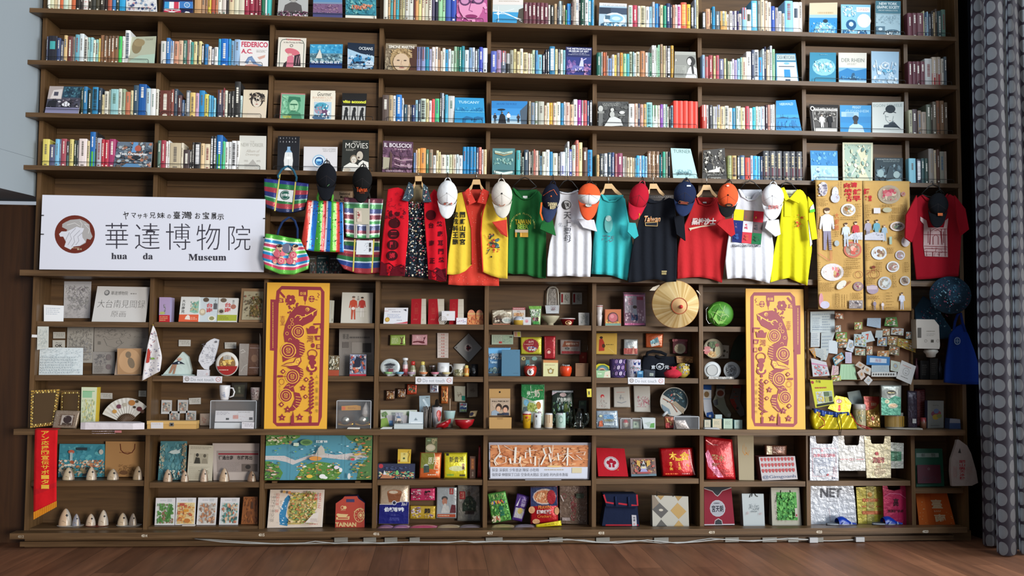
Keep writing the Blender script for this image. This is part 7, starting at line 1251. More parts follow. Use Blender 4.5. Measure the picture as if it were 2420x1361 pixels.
for q,l,c,s in(((345,555,525,545,532,350,350,345),'brown coffee sachet nearest the third divider','4a2c1c','c8a878 a87848 e0d0b8 7a4a28'),((565,515,742,512,750,318,572,312),'brown coffee sachet with a white drawing, second along the back','462a1c','b8a898 a87848 d0c8c0 7a5038'),((760,440,958,432,965,236,766,228),'red sachet with green leaf corner','a8381c','3a5a40 c84a28 d8b08a 4a6a50'),((1215,402,1390,402,1390,238,1215,232),'pale blue picture sachet below the sign','a8a8b4','5a6088 c8ccd0 8a5058 7a809c'),((1437,615,1572,618,1580,268,1440,264),'orange fish-shaped snack sachet','b8622c','d88a3c e0b878 8a4420 4a3428')):
 PO('sachet',l+', fourth bay back wall','packet',Z('l',*q),BY-.02,c,T(('s',12,10,88,90,26,s,4)),.02)
PO('paper_bag','small white paper bag with a green corner, fourth bay','paper bag',Z('l',1702,572,1915,582,1918,272,1690,262),BY-.02,'aaa898',T('s 30 40 70 66 10 7a6a58,6a5c4c 4 l;r 70 62 100 92 2a8070'),.015,'paper')
PO('paper_bag','dim white paper bag in the shadow of the fourth divider','paper bag',Z('l',1945,495,2165,488,2165,205,1945,202),BY-.02,'8a8274',T('s 26 40 74 64 10 5a4c40 4 l'),.012,'paper')
BX('landscape_box','wide white box with trees and a blue gate picture, fourth bay','box',Z('l',245,1050,960,1050,965,708,245,708),.2,.06,'b8bcb0',T('w 30 14 72 20 1 8a8c88;s 2 8 20 40 20 5a7848,7a9460 4;s 72 6 98 36 30 4a6840,6a8850 4;r 16 30 74 84 a8a4a8;r 24 60 34 90 4a78a8;r 40 44 62 54 8a8a90;p 0 100 26 100 18 44 2 50 7a9a40'),'9aa09a',None,ZH)
K('postcard','postcard of a blue-roofed gate leaning on the landscape box','postcard',Z('l',528,1022,690,1020,685,788,535,785),.14,'9a9a9c',T('s 4 4 96 40 16 a8a8b0,8a8c98 5;e 46 40 26 6 3a5a80;p 10 90 60 90 80 60 30 50 c8b4a4;s 4 70 96 98 16 5a5a50,3a3a38 4'),.003,'satin',z=ZH+.03)
BX('white_tray','shallow white tray holding cards, front of the fourth bay','tray',Z('l',510,1100,1082,1102,1085,1012,515,1008),.05,.12,'b4bcbc',None,'a8b0b0','c8d0d0',ZH)
K('white_photo_card','square white card with a faint grey mountain, leaning in the tray','card',Z('l',800,1025,1082,1022,1085,796,812,772),.15,'bcc4c8',T('p 34 72 64 70 48 48 8a9498;p 42 70 56 70 48 56 6a7880;r 14 86 94 98 d0d4d4'),.003,z=ZH+.032,lean=8)
K('flat_leaflet','white leaflet lying flat in front of the landscape box','leaflet',Z('l',235,1104,470,1100,476,1070,290,1068),.03,'c0c4c0',None,.06,z=ZH-.0004)
BX('tall_blue_box','tall pale blue box with a white brush picture, fourth bay','box',Z('l',1018,1050,1228,1050,1220,432,1008,438),.26,.05,'8a9ca4',T('p 28 12 44 10 86 34 78 38 40 20 c0ccd0;p 40 20 60 16 78 36 70 38 b0c0c8;r 62 4 88 7 5a6468;r 34 36 54 44 3a4048'),None,None,ZH)
m=M();c=at(*Z('l',1160,1030),.14);c.z=ZH;R=Rnd(4)
for i in range(70):a=R.uniform(0,6.28);r=R.uniform(0,.04);b=c+V3((r*cos(a),.05+r*.6*sin(a),0));m.tube([b,b+V3((R.uniform(-.01,.01),R.uniform(-.01,.01),R.uniform(.12,.175)))],.003,R.choice(['3a322c','5a5048','8a827c','2a2420']),4)
tag(m.go('fur_brush','cloth'),'grey and dark fur tail standing in front of the tall blue box','ornament')
bottle('white tumbler with a red blot print under a black lid, fourth bay',1252,1458,660,1065,.24,ZH,['b8b0b0','c4c0c4','1c1814'],[(.75,0,0),(.9,.45,1),(1,.96,1),(1.02,.97,2),(1.02,1.03,2),(.45,1.08,2),(.35,1.3,2),(0,1.36,2)],'l',name='tumbler',art=T('e 70 40 22 20 b0302c;e 72 60 12 16 b8403c'))
bottle('mint paint-edged bowl with a chopstick standing in it',1488,1722,735,1060,.2,ZH,['a8a898','98b4b0','b0c0bc'],[(.5,0,0),(.6,.3,0),(.8,.55,1),(1,.95,2),(1,1,2),(.85,.9,2),(0,.6,2)],'l',name='mint_bowl')
m=M();m.tube([at(*Z('l',1612,800),.3),at(*Z('l',1616,515),.3)],.0035,'c0a890',6);tag(m.go('chopstick','satin'),'single pale chopstick standing upright in the mint bowl','chopstick')
def rbowl(label,x0,x1,y0,y1,Y,tilt=0,lid=False):
 a=at(*Z('l',x0,y1),Y);b=at(*Z('l',x1,y1),Y);r=(b.x-a.x)/2;h=at(*Z('l',x0,y0),Y).z-a.z;m=M();ax=Matrix.Rotation(math.radians(tilt),3,'Y')
 m.lathe([(.4*r,0),(.45*r,.01),(.8*r,h*.4),(r,h),(.96*r,h*1.02,'b89868'),(.9*r,h*.98,'8a7a60'),(.6*r,h*.5,'6a6450'),(0,h*.4,'6a6450')],V3(((a.x+b.x)/2,Y+r,ZH)),'98101a',28,ax);rest(m,ZH)
 return m
m=rbowl('',1690,2105,905,1085,.03);A=Art(m,Pl(.05));
tag(m.go('lacquer_bowl','gloss'),'glossy red lacquer bowl filled with small packs, fourth bay','bowl')
m=rbowl('',1365,1690,970,1090,.02,-22);m.lathe([(.05,0),(.045,.02),(0,.021)],at(*Z('l',1455,1050),.03),'8a0e16',16,Matrix.Rotation(math.radians(-22),3,'Y'));rest(m,ZH);tag(m.go('lacquer_dish','gloss'),'glossy red lacquer lid leaning on the bowl','lid')
PO('blue_packet','white packet with a dark blue mountain print, above the lacquer bowl','packet',Z('l',1795,788,1952,790,1955,600,1800,590),BY-.02,'8a9a9c',T('p 6 68 94 68 90 42 60 50 40 38 10 48 1f3a6a;s 10 6 90 34 14 8a4048,5a6088 3;s 8 70 92 92 12 7a9a68 3'),.02)
PO('tied_bag','small cloth bag tied with a bow, standing in the lacquer bowl','bag',Z('l',1985,890,2120,870,2165,750,2010,760),.22,'8a7a5c',T('e 30 50 26 30 2a2838;e 70 70 10 18 b0a07a'),.03,'cloth')
BX('tea_carton','small yellow carton standing on the navy night-scene box','box',Z('m',350,388,503,392,513,210,355,208),.25,.06,'cca82c',T('r 22 22 76 82 d8c870;t|茶|40 26 60 40 6a5a20;e 48 60 9 7 4a5a30;l 84 10 76 20 90 30 80 60 84 84 1.2 4a3a18;r 6 70 18 84 a84428'),'a8882a',None,None)
BX('night_scene_box','wide navy box with an illustrated city at night, fourth bay','box',Z('m',115,570,555,570,560,394,118,392),.22,.11,'1c2444',T('c 8 16 6 a82838;s 2 50 98 98 70 3a8a78,c8a468,5ab088,c85a40,d8c8a8,3a6a58,a87848 4;p 6 98 40 98 30 76 12 78 a8704c;p 14 74 17 44 24 74 c8ccd0;e 52 60 4 16 6ab060;s 20 14 90 40 10 3a4a70 3'),'161c34',None,zz('I',4))
BX('noodle_carton','small green carton with a round dish, on the orange snack bag','box',Z('m',682,252,820,252,826,70,686,70),.25,.05,'5c6440',T('r 12 12 46 26 3a6a3c;t|綠豆|16 14 42 24 d0d8b8;s 50 6 96 44 14 a8a078,8a9060 4;e 44 66 42 24 b0a888;e 44 64 32 16 c0b8a0'),None,None,None)
PO('snack_bag','olive and orange snack bag with white brush title, fourth bay','snack bag',Z('m',605,566,860,562,876,262,620,260),.2,'c8602c',T('p 4 60 66 66 70 40 66 0 4 0 74782c;t|原片|38 16 80 46 d8d4b8 .01;e 30 54 12 10 b0b8b0;p 20 80 46 78 44 50 18 52 3a4a40;l 66 0 74 34 70 66 90 66 1.4 d8d0b0;w 40 84 90 92 1 e8d8c0 1 2;e 84 78 5 4 e0d0b8'),.05,'foil',zz('I',4),4,crimp='b8582c')
PO('snack_bag','yellow snack bag with white brush title and a small girl, fourth bay','snack bag',Z('m',903,566,1180,566,1180,262,905,264),.2,'ccc024',T('r 8 0 20 10 2a2420;t|新貴派|22 14 86 38 3c3a30 .01;e 56 62 36 11 d8d8a0;e 84 48 7 7 c8a080;r 79 54 90 66 7a5a48;r 12 84 42 92 7a9a30;r 68 86 92 94 4a4620'),.05,'foil',zz('I',4),3,crimp='b8ac28')
BX('slim_box','slim brown box with gold characters, beside the yellow snack bag','box',Z('m',1210,562,1278,562,1280,302,1212,300),.24,.04,'4c2c1c',T('r 20 10 80 60 8a4a24;t|金牛角|36 12 64 56 b87830 .02 1;t|名産|36 70 66 92 a89888 0 1'),None,None,zz('I',4))
PO('red_foil_packet','dark red foil packet in the corner of the fourth bay','packet',Z('m',1300,566,1352,566,1340,180,1318,182),.24,'8a1418',T('l 50 4 60 90 1 c83a3a'),.03,'foil',zz('I',4))
ZJ=zz('J',4)
PO('coffee_bag','large blue and cream coffee bag with a cup, lowest board of fourth bay','snack bag',Z('m',120,1135,485,1140,494,652,142,652),.285,'b8a48c',T('p 0 100 100 100 100 44 70 44 40 50 0 50 14186c;l 0 51 40 51 70 44 100 44 1.4 d0c8bc;p 32 46 68 44 76 20 24 22 8a5434;e 50 20 26 6 a8704c;e 46 20 16 4 d8c8b0;c 50 47 8 c8ccd8;c 50 47 5.5 2a2c44;t|3in1|74 46 92 54 d8d8e0 .02 0 2;t|伯朗咖啡|16 58 84 70 d8dce4 .05;t|三合一|40 75 66 80 5a60a8;w 36 84 76 92 2 5a60a8'),.06,'foil',ZJ,3,crimp='a8947c')
def sp(xy,col,cols,l,Y=BY-.03,tx='麻糬',mt='foil'):
 PO('sweet_packet',l,'packet',Z('m',*xy),Y,col,T(('s',2,8,44,92,26,cols,4),('t',tx,58,18,82,60,'2a2424',.03),('s',60,64,96,94,10,cols,3)),.025,mt)
sp((500,822,798,818,800,672,502,676),'c83a68','e0a8b8 a82848 d8d0d4 7a3048 e86a90','bright pink sweet packet pinned at the back of the fourth bay')
sp((492,1040,800,1042,806,884,496,880),'b89830','d8d0c8 e0c860 8a70a0 c8b8c0 7a5c20','gold and white sweet packet pinned below the pink one',tx='鳳梨')
PO('poster_bag','white bag printed with a scholar under a red tag, fourth bay','snack bag',Z('m',812,1030,1052,1032,1058,662,818,660),BY-.03,'a8b0b4',T('r 64 2 84 22 b03034;t|正宗|68 4 80 20 e0d4c8 0 1;e 40 36 16 8 4a4c4c;e 40 46 13 12 b8806a;p 22 84 70 84 60 60 32 58 c8c8c4;p 66 84 98 84 96 58 76 56 6a3038;e 42 58 6 6 d0ccc4;r 4 88 96 98 b85030;w 8 89 92 97 1 e0c8a8 1 2'),.015,'foil')
PO('poster_bag','grey stone-patterned bag with a dark green robed figure, fourth bay','snack bag',Z('m',1062,1065,1338,1068,1332,628,1066,628),BY-.03,'86847c',T('s 2 2 98 98 26 98968e,767470,8e8a80 8;r 8 18 34 40 9a2028;t|茶葉|12 20 30 38 c88a78 .02;p 22 74 80 74 84 50 66 34 52 28 38 34 22 54 26382a;e 50 24 7 7 5a463c;p 34 82 74 82 74 72 34 72 342822;s 30 36 74 70 16 34503a,1c2c20,6a705c 4'),.015,'foil')
def flat(t,x0,x1,y0,y1,row,bay,col,lab,cols,Y0=.15,name='flat_packet'):
 z=zz(row,bay);a=at(*Z(t,x0,y1),Y0);b=at(*Z(t,x1,y1),Y0);m=M();w=b.x-a.x
 m.grid(lambda u,v:V3((a.x+w*u+.012*v,Y0+.12*v,z+.002+.016*sin(pi*u)**.5*sin(pi*v)**.5)),10,6,lambda u,v:cols[(int(u*7)*3+int(v*5)*2)%len(cols)]);m.extr([(a.x,Y0,z),(b.x,Y0,z),(b.x+.012,Y0+.12,z),(a.x+.012,Y0+.12,z)][::1],V3((0,0,.002)),col)
 tag(m.go(name,'foil'),lab,'packet')
for x0,x1,c,l in((108,282,['a8788c','c890a4','8a6078'],'pink and grey flat sachet lying at the foot of the coffee bag'),(290,482,['b880a0','d0a8bc','9a5a80'],'lilac flat sachet lying beside the pink and grey one'),(492,812,['c85a78','d88a9c','b04464'],'bright pink flat sachet lying on the lowest board'),(822,1084,['b8a07c','d0c0a0','9a8058'],'cream flat sachet lying below the scholar bag'),(1090,1335,['8a7c80','a89c9c','6a5c60'],'grey flat sachet lying below the stone-patterned bag')):flat('m',x0,x1,1120,1176,'J',4,c[0],l,c,.142)
Z5=zz('F',5)
PO('noodle_bag','clear bag of pale noodles with a round white label, fifth bay','packet',Z('e',175,578,442,578,440,382,168,384),.22,'8a7c68',T('l 6 30 30 10 60 6 5 c4bca8;l 10 50 36 16 70 12 5 b8ae98;l 40 30 62 16 92 34 5 c4bca8;l 60 40 84 30 96 60 5 b0a690;e 32 64 22 26 5a4434;s 6 50 56 92 14 8a7a68,3a2c24,c8bca8 4;e 74 70 25 22 c8c4b8;e 74 70 16 12 aab0a8;r 4 94 90 100 b06a50'),.05,'foil',Z5)
BX('milk_carton','white carton with a red top band and biscuits, fifth bay','box',Z('e',445,582,606,582,606,356,443,355),.26,.06,'bcb4ac',T('r 0 0 100 14 98484c;w 8 4 92 10 1 d8c8c4 1 2;s 8 26 94 50 20 b88a5c,c8a478,a8744c 4;w 40 18 60 24 1 6a6464'),'a8a098',None,Z5)
bottle('small yellow pudding cup with a clear dome, fifth bay',455,588,470,582,.14,Z5,['b8963c','b89a40','a8acb4'],[(.9,0,0),(.98,.5,1),(1,.54,2),(.8,.8,2),(.4,.98,2),(0,1,2)],'e',name='pudding_cup')
BX('little_box','little white box with a pink dot, fifth bay','box',Z('e',580,586,680,586,682,486,580,486),.18,.05,'bcbcbc',T('c 44 50 22 c89098;c 46 56 12 b87880'),None,None,Z5)
PO('snack_bag','green and silver snack bag with pointed foot, fifth bay','snack bag',Z('e',690,592,800,590,816,345,648,345),.24,'88a070',T('r 0 0 100 14 6aa040;s 4 16 96 56 40 b0b8a8,7a9870,c8ccc0,8aa888 4;s 20 58 80 80 20 a83848,4a3034,d8d0c4 4;r 20 82 84 96 3a8a3c'),.04,'foil',Z5,crimp='6a9a48')
o=thing('clear_tote','small clear bag with white rim and handle hung on the back, fifth bay','bag',at(*Z('e',950,440),.39))
m=M();p=Z('e',885,330,890,200,900,130,925,104,958,98,995,104,1018,130,1030,200,1032,330);m.tube([at(p[i],p[i+1],.385)for i in range(0,len(p),2)],.008,'b8b4a8',8);m.go('handle','cloth',o)
K('film','','',Z('e',900,330,1020,330,1000,120,915,120),.39,'8a847c',T('s 10 6 90 94 26 c8c4bc,6a6058,a8a098,4a4038 3 l'),.002,'foil',parent=o)
K('bag_body','','',Z('e',875,440,1038,440,1045,332,862,335),.37,'b4b8bc',T('s 38 10 72 70 20 7a4048,5a3038,8a6068 3 l;p 8 92 96 92 92 70 60 84 40 80 c8ccd0'),.02,'satin',parent=o)
for x0,x1,l in((1057,1180,'nearer the clear tote'),(1213,1335,'nearer the fifth divider')):K('temple_card','small white card with red strip and grey deity print, '+l,'card',Z('e',x0,322,x1,320,x1,172,x0+2,170),BY,'aaa8a0',T('r 8 12 28 84 7a1c20;s 44 14 86 86 30 78786e,5e5e58,8e8e84 3 l'),.004)
bottle('cream ribbed bowl with a smiling crack line, fifth bay',825,1060,470,594,.2,Z5,['b4ac90','a8a080'],[(.36,0,0),(.34,.2,0),(.5,.3,0),(.85,.7,0),(1,.95,0),(1,1,1),(.9,.94,1),(.4,.4,1),(0,.36,1)],'e',name='cream_bowl')
bottle('red paper bowl with white rim and a ring emblem, fifth bay',1060,1264,500,594,.2,Z5,['941c24','c8c0bc'],[(.55,0,0),(.9,.86,0),(1,.88,1),(1,1,1),(.85,.96,1),(.5,.1,1),(0,.1,1)],'e',name='paper_bowl',art=T('o 50 62 18 26 1.4 d0a868;s 36 46 64 78 12 d0b080 2'))
BX('card_deck_box','white box with a grey seated deity print, end of the fifth bay','box',Z('e',1295,588,1430,587,1430,428,1292,426),.22,.04,'aaa8a4',T('s 22 8 84 82 60 7a807c,8e9490,66706c 3 l;w 8 84 94 94 2 8e8a86'),'8a8884',None,Z5,lean=4)
Z5=zz('G',5)
K('ticket','pale green printed ticket with a red mark, fifth bay back wall','ticket',Z('e',174,838,450,836,452,714,174,712),BY,'a8b4a0',T('w 6 10 48 80 5 8a9a8c;r 34 68 48 90 b04a48;r 50 4 98 96 9cb098;s 54 10 96 90 20 7a9484,8aa898 3 l;r 84 16 96 30 5a5a54'),.0015)
K('stamp','tiny yellow and pink stamp above the red oval packet','stamp',Z('e',458,740,550,742,548,670,455,670),BY,'c0b8a8',T('r 10 10 46 90 b88a70;r 52 10 92 90 b8b040'),.0015)
PO('snack_packet','yellow packet with a red oval label, fifth bay back wall','packet',Z('e',548,964,815,965,818,742,545,742),BY-.02,'b8b030',T('e 48 50 42 44 a88a28;e 48 50 39 41 8e1820;t|金門|36 20 62 36 d0a8a0 .02;w 18 38 62 46 1 d0b0a0 1 2;s 28 54 78 82 16 c8ccd0,6a7aa0,c89858 4'),.02)
PO('tall_red_packet','tall glossy red packet with a small face emblem, fifth bay back wall','packet',Z('e',848,1026,992,1028,996,728,845,728),BY-.03,'a8242c',T('l 12 4 14 96 1 d06a68;l 88 4 84 96 1.4 c85450;o 42 66 22 11 .8 c8706a;e 44 70 14 7 d0a898;r 76 16 86 24 c87870'),.03)
PO('snack_packet','white packet with brown title and red foot, fifth bay back wall','packet',Z('e',1055,966,1322,968,1326,776,1052,772),BY-.02,'9a8c84',T('p 8 50 92 46 92 12 20 10 7a3c1c;t|澎湖花生糖|26 20 86 36 c8b4a0 .03;e 34 60 12 9 4a4a48;e 66 62 14 9 8a7c70;r 6 78 96 96 8a1c20'),.02)
K('small_red_card','small dark red card above the kraft box, fifth bay','card',Z('e',1300,1076,1398,1080,1402,938,1302,936),BY-.01,'6a1e18',T('r 10 8 90 92 7c2a20;t|吉|36 34 64 56 b07a58'),.003)
K('narrow_tag','narrow white tag half hidden beside the fifth divider','tag',Z('e',1404,912,1440,915,1438,722,1416,720),BY-.02,'a09c94',T('t|台灣|30 20 70 50 4a4844 0 1'),.002)
o=thing('spiral_calendar','blue spiral-bound picture calendar behind the teal notebook','calendar',at(*Z('e',220,1240),.26))
K('pages','','',Z('e',132,1240,330,1240,420,880,134,878),.27,'2f6a98',T('r 0 0 100 22 5aa0d0;s 0 20 70 42 40 b0b8c0,4a5a6c,7a8a98 4;t|Taiwan|8 46 46 56 a8c8dc .03;e 36 78 13 9 a0b0a0;r 32 80 38 92 b0bcb0;s 2 70 70 90 14 4a6a70,2a4a58 5;r 0 91 100 100 1c2428'),.01,'satin',parent=o)
m=M();
for i in range(22):p=at(*Z('e',145+i*12.5,876),.272);m.tube([p+V3((0,-.008,-.006)),p+V3((0,-.008,.006)),p+V3((0,.006,.006)),p+V3((0,.006,-.006))],.0014,'c8c8c8',5,True)
m.go('spiral_binding','metal',o)
K('notebook','plain teal notebook standing in front of the calendar','notebook',Z('e',300,1246,540,1246,538,908,304,906),.21,'3a6a84',T('w 64 88 92 91 1 2a4c60 1 1.4;w 80 6 92 9 1 2a4c60'),.012,'satin',z=Z5,side='2f5668',lean=3)
K('clear_sleeve','dark clear sleeve holding small cups and a blue fruit, fifth bay','packet',Z('e',542,1244,812,1244,818,986,545,985),.3,'48463c',T('r 0 0 100 3 7a7868;r 44 0 46 100 6a685c;e 14 14 10 9 a89a58;e 15 14 4 5 4a4028;e 66 14 13 10 6a8a80;p 24 48 44 48 42 20 26 22 4a7a80;r 70 30 96 50 4a4038;s 4 50 98 96 14 5a584c,3a382e 5'),.01,'gloss',z=Z5)
def pot(label,x0,x1,y0,y1,col,art=None):
 X0,Y0_=Z('e',x0,y0);X1,Y1_=Z('e',x1,y1)
 def foil(m,o,r,h):
  R=Rnd(x0)
  for i in range(9):a=i*.7;m.tube([o+V3((r*.3*cos(a),r*.3*sin(a),h*.92)),o+V3((r*.6*cos(a+.3),r*.6*sin(a+.3),h*(1.02+.08*R.random())))],.008,R.choice(['c8c8c4','a8a8a4','8a8a88']),6)
  m.tube([o+V3((0,0,h*.9)),o+V3((.004,0,h*1.16))],.003,'2a2420',6)
 turned('lidded_pot',label,'pot',(X0+X1)/2,X0,X1,Y0_,Y1_,.18,Z5,[(.62,0),(.75,.04),(.95,.4),(1,.75),(.88,.95),(.7,.96),(0,.9)],'gloss',None,24,col,[('wrapping',foil,'foil')],art)
pot('red pot with a round white face label and foil top',592,762,1112,1250,'b02a1c',T('c 48 58 26 c8c0b8;e 46 56 6 10 3a3838;s 38 44 62 74 6 6a6a78,4a4a4c 2'))
pot('plain orange pot with foil top, fifth bay',1060,1215,1112,1250,'d0401a')
BX('tea_bag_box','cream paper box with orange fold and shield emblem, fifth bay','box',Z('e',836,1254,1026,1254,1028,1048,838,1045),.2,.07,'c8c490',T('r 0 0 100 16 b8783c;w 14 26 86 34 1 9a8c68 1 2;p 36 84 66 84 74 54 62 56 50 46 40 56 28 54 8a7430;e 50 68 11 11 c0c0a8'),'b0ac80',None,Z5)
BX('kraft_box','small brown kraft box, end of the fifth bay','box',Z('e',1252,1250,1410,1252,1418,1082,1254,1082),.22,.06,'7a5634',T('r 10 6 52 12 5a3c22;w 10 16 40 40 4 6a482a'),'5a3e26',None,Z5)
o=thing('kraft_display','kraft stand-up box with a portrait photo of two people, fifth bay','box',at(*Z('n',430,985),.1))
K('back_card','','',Z('n',222,770,632,770,634,240,218,240),.14,'a88452',lambda A:(A.C(50,12,4.5,'1c140c'),A.L([2,32,98,32],.8,'8a6a40')),.003,parent=o)
K('photo','','',Z('n',235,765,628,765,630,425,240,425),.136,'a4907c',lambda A:(A.T('宇治山 豪商探偵 旅行',8,14,96,22,'2a241c',.03),A.S(4,30,90,60,8,'b09a84',6),A.E(44,52,16,22,'3a2c24'),A.E(42,62,11,16,'c49a7c'),A.P([6,100,48,100,44,80,24,68,8,76],'8a98a4'),A.E(78,58,16,20,'2a2220'),A.E(76,68,11,16,'c4967c'),A.P([52,100,96,100,94,84,62,84],'343848'),A.R(36,88,70,100,'2c303c')),.002,parent=o)
m=M();A=slab(m,Z('n',220,985,655,985,660,768,218,765),Pl(.09),.06,'b08a56','98764a');A.R(*Z('n',378,770,488,805),'98764a');rest(m,ZH);m.go('box','paper',o)
PO('snack_bag','tall green bag with white curved title, fifth bay wide shelf','snack bag',Z('n',840,900,1300,980,1312,160,848,152),.32,'a8b4a0',T('p 0 32 50 42 100 36 100 0 0 0 1a7a3c;t|綠茶|24 16 56 36 c8d4c0 .03;t|奶|56 12 80 32 d0c8b8 .03;l 40 2 42 16 1.6 d0d8c8;w 72 10 94 16 1 c0a070 1 3;e 22 48 12 9 6aa0b8;e 46 58 20 11 8a9a40;e 76 52 11 10 b87a3c;s 26 46 70 70 24 9aa850,7a8a38,b0b868 4;p 6 78 30 82 26 58 12 60 4a5a5c;e 82 72 8 6 b89aa4'),.07,'foil',ZH,crimp='1a6a38')
PO('snack_bag','black and green foil bag with white title, fifth bay wide shelf','snack bag',Z('n',1430,900,1880,940,1880,235,1455,235),.33,'1e2a22',T('r 0 0 100 5 9aa0a4;p 0 14 26 4 0 4 b8a8b0;t|鮮魚脆片|24 20 84 34 b8c0b8 .04;e 52 12 16 6 b09a98;s 6 30 94 96 50 2a4a38,3a5a40,8aa8a0,16201a,4a6a34 5;p 56 62 76 60 70 36 60 40 5a6a30;r 48 44 56 56 9ab0b0;c 74 66 6 4a5468'),.07,'foil',ZH,crimp='2a3a30')
def can(label,x0,x1,c,art=None,y0=690,top='c0c0c0'):
 bottle(label,x0,x1,y0,985,.12,ZH,[c,top,c],[(.85,0,1),(.98,.03,1),(1,.06,0),(1,.9,1),(.9,.97,1),(.88,1,1),(.8,.98,1),(0,.98,1)],'n',name='drink_can',art=art,mt='satin')
bottle('yellow cup with red sealed top and red figures, fifth bay wide shelf',878,1054,672,985,.12,ZH,['c89a1c','9a1c20','c8c0bc'],[(.82,0,0),(.98,.84,1),(1,.92,2),(1,.95,2),(.6,1.05,2),(0,1.08,2)],'n',name='drink_cup',art=T('s 24 36 92 72 12 a83018,5a3010 3 l;e 50 42 12 7 a83018'))
can('white drink can with a small dark mark, beside the yellow cup',1092,1248,'b4b8b8',T('r 28 24 46 38 3a2c34;r 14 56 44 88 7a8484;r 72 10 96 90 d0d4d4'))
can('gold and white drink can, third in the row of cans',1322,1478,'b8a080',T('r 20 20 56 76 8a5a2c;r 4 80 96 94 c4beb8'))
can('mint green drink can with a leaf mark, beside the dark foil bag',1546,1738,'98b0a4',T('e 46 54 22 24 6a8a7c;e 46 54 15 16 a8bcb0;r 66 8 92 92 a8c4b8'))
for q,l in(((1790,1892,560,975),'clear slim glass bottle behind the mug'),):
 bottle(l+', fifth bay wide shelf',*q,.2,ZH,['a8b0a8','c8d0c8'],[(.9,0,0),(1,.1,0),(1,.55,0),(.5,.72,1),(.42,1,1),(.3,1,1),(.3,.7,1),(.8,.5,0),(.8,.05,0),(0,.05,0)],'n','glass','glass_bottle')
X0,Y0_=Z('n',1905,600);X1,Y1_=Z('n',2100,985)
def gh(m,o,r,h):m.tube([o+V3((r*.9,0,h*.82)),o+V3((r*1.7,0,h*.74)),o+V3((r*1.95,0,h*.5)),o+V3((r*1.6,0,h*.24)),o+V3((r*.9,0,h*.16))],.008,'c0c8c0',8)
turned('glass_mug','clear glass beer mug with a big handle, end of the fifth bay wide shelf','mug',0,X0,X1,Y0_,Y1_,.1,ZH,[(.95,0),(1,.1),(.9,.2),(.97,.5),(1,1),(.92,1),(.86,.5),(.8,.16),(0,.14)],'glass',None,24,'dce4dc',[('handle',gh,'glass')])
BX('dark_box','dark green box behind the glass mug','box',Z('n',1985,960,2130,960,2140,440,1990,445),.3,.04,'16261a',T('r 4 2 90 20 1e3a22;t|農夫|30 6 66 16 6a7a60'),None,None,ZH)
K('yellow_tag','yellow oval tag with a black slot stuck to the fifth divider','tag',Z('n',2150,402,2236,402,2234,238,2140,242),.128,'c8b830',T('e 46 50 15 26 2a2410;e 46 14 46 14 d4c850'),.006,'satin')
o=thing('banner_frame','wide framed orange brush-lettered banner, fifth bay','picture frame',at(*Z('o',735,575),.17))
K('frame','','',Z('o',130,575,1322,575,1345,138,128,135),.18,'a8a8b4',None,.012,'satin',parent=o,z=zz('I',5)+.004)
def bn(A):
 A.R(0,0,100,66,'cc8450');A.S(0,0,100,64,90,'d8945c c07440 d8a070 b86a38',8);A.R(0,66,100,100,'c4c8d4');
 for l,w in(([8,0,10,24,4,50,6,62],1.6),([4,44,8,30,16,36,16,52,8,60,4,44],1.4),([14,2,22,16,30,22],1.2),([20,40,21,56,30,54,31,36],3),([26,6,25,54],3.4),([36,40,36,22,40,20],2),([40,8,41,34],2.4),([36,16,48,16],2),([40,36,46,34,46,62],2.4),([41,42,42,56,45,54],1.6),([54,10,60,6,62,24,56,28,54,10],2.6),([57,28,52,60],2.6),([60,28,62,52,66,44],2.6),([69,24,70,46],2),([66,34,73,30],1.8),([74,28,84,24],2),([79,8,79,62],2.4),([79,28,74,50],1.6),([79,28,86,44],1.8),([88,22,97,20,96,30,88,30,94,44,86,44],1.4),([64,0,62,66],.8),([30,46,32,66],.8),([50,40,50,66],.8)):A.L(l,w,'ddd8cc')
 A.E(10,34,2,4,'d8ccc0');A.E(66,64,8,3,'d8b070');A.T('探臺 深導民 少年查訪 陣探 小吃時',2,70,50,80,'4a4a50',-.01);A.T('強勢導 伸銀探丁口店 空身商大開店 豆油伯 利內良市漁報',2,84,80,94,'4a4a50',-.01);A.W(56,70,80,78,1,'b8b0a0');A.R(84,68,94,84,'c8bc98')
K('banner','','',Z('o',145,555,1300,555,1315,160,145,158),.1785,'c4c8d4',bn,.002,'satin',parent=o)
m=M();p=at(*Z('o',560,586),.17);q=at(*Z('o',990,575),.17);m.box((p.x,.17,zz('I',5)),(q.x,.23,max(zz('I',5)+.003,q.z-.002)),'b8b8c0');tag(m.go('frame_rest','satin'),'low white block supporting the orange banner frame','stand')
o=K
PO('snack_packet','green leafy packet leaning sideways, lowest board of fifth bay','packet',Z('o',165,1095,400,1050,325,702,110,738),BY-.12,'5a9a48',T('s 4 4 96 96 60 3a7a34,7ab858,4a8a3c,a0c070,2a6a34 5;t|香菜|46 46 74 84 1f6a58 .03 1;t|小食|34 6 66 18 3a3a30 .02;s 10 26 86 40 16 c8503c,d8b848,4a5ab0 4;s 0 78 50 100 16 c8b090,a85a40,d8ccb0 4'),.03)
PO('snack_packet','purple and white packet tilted, lowest board of fifth bay','packet',Z('o',400,1050,520,1075,622,768,462,732),BY-.12,'4a2c78',T('p 0 100 20 100 40 50 10 50 3a2060;r 12 52 92 90 b0acb0;e 56 62 22 12 c0ac60;t|紅薯|46 14 86 46 a89cc0 .02 1;p 10 46 26 46 34 8 c8c0d0'),.03)
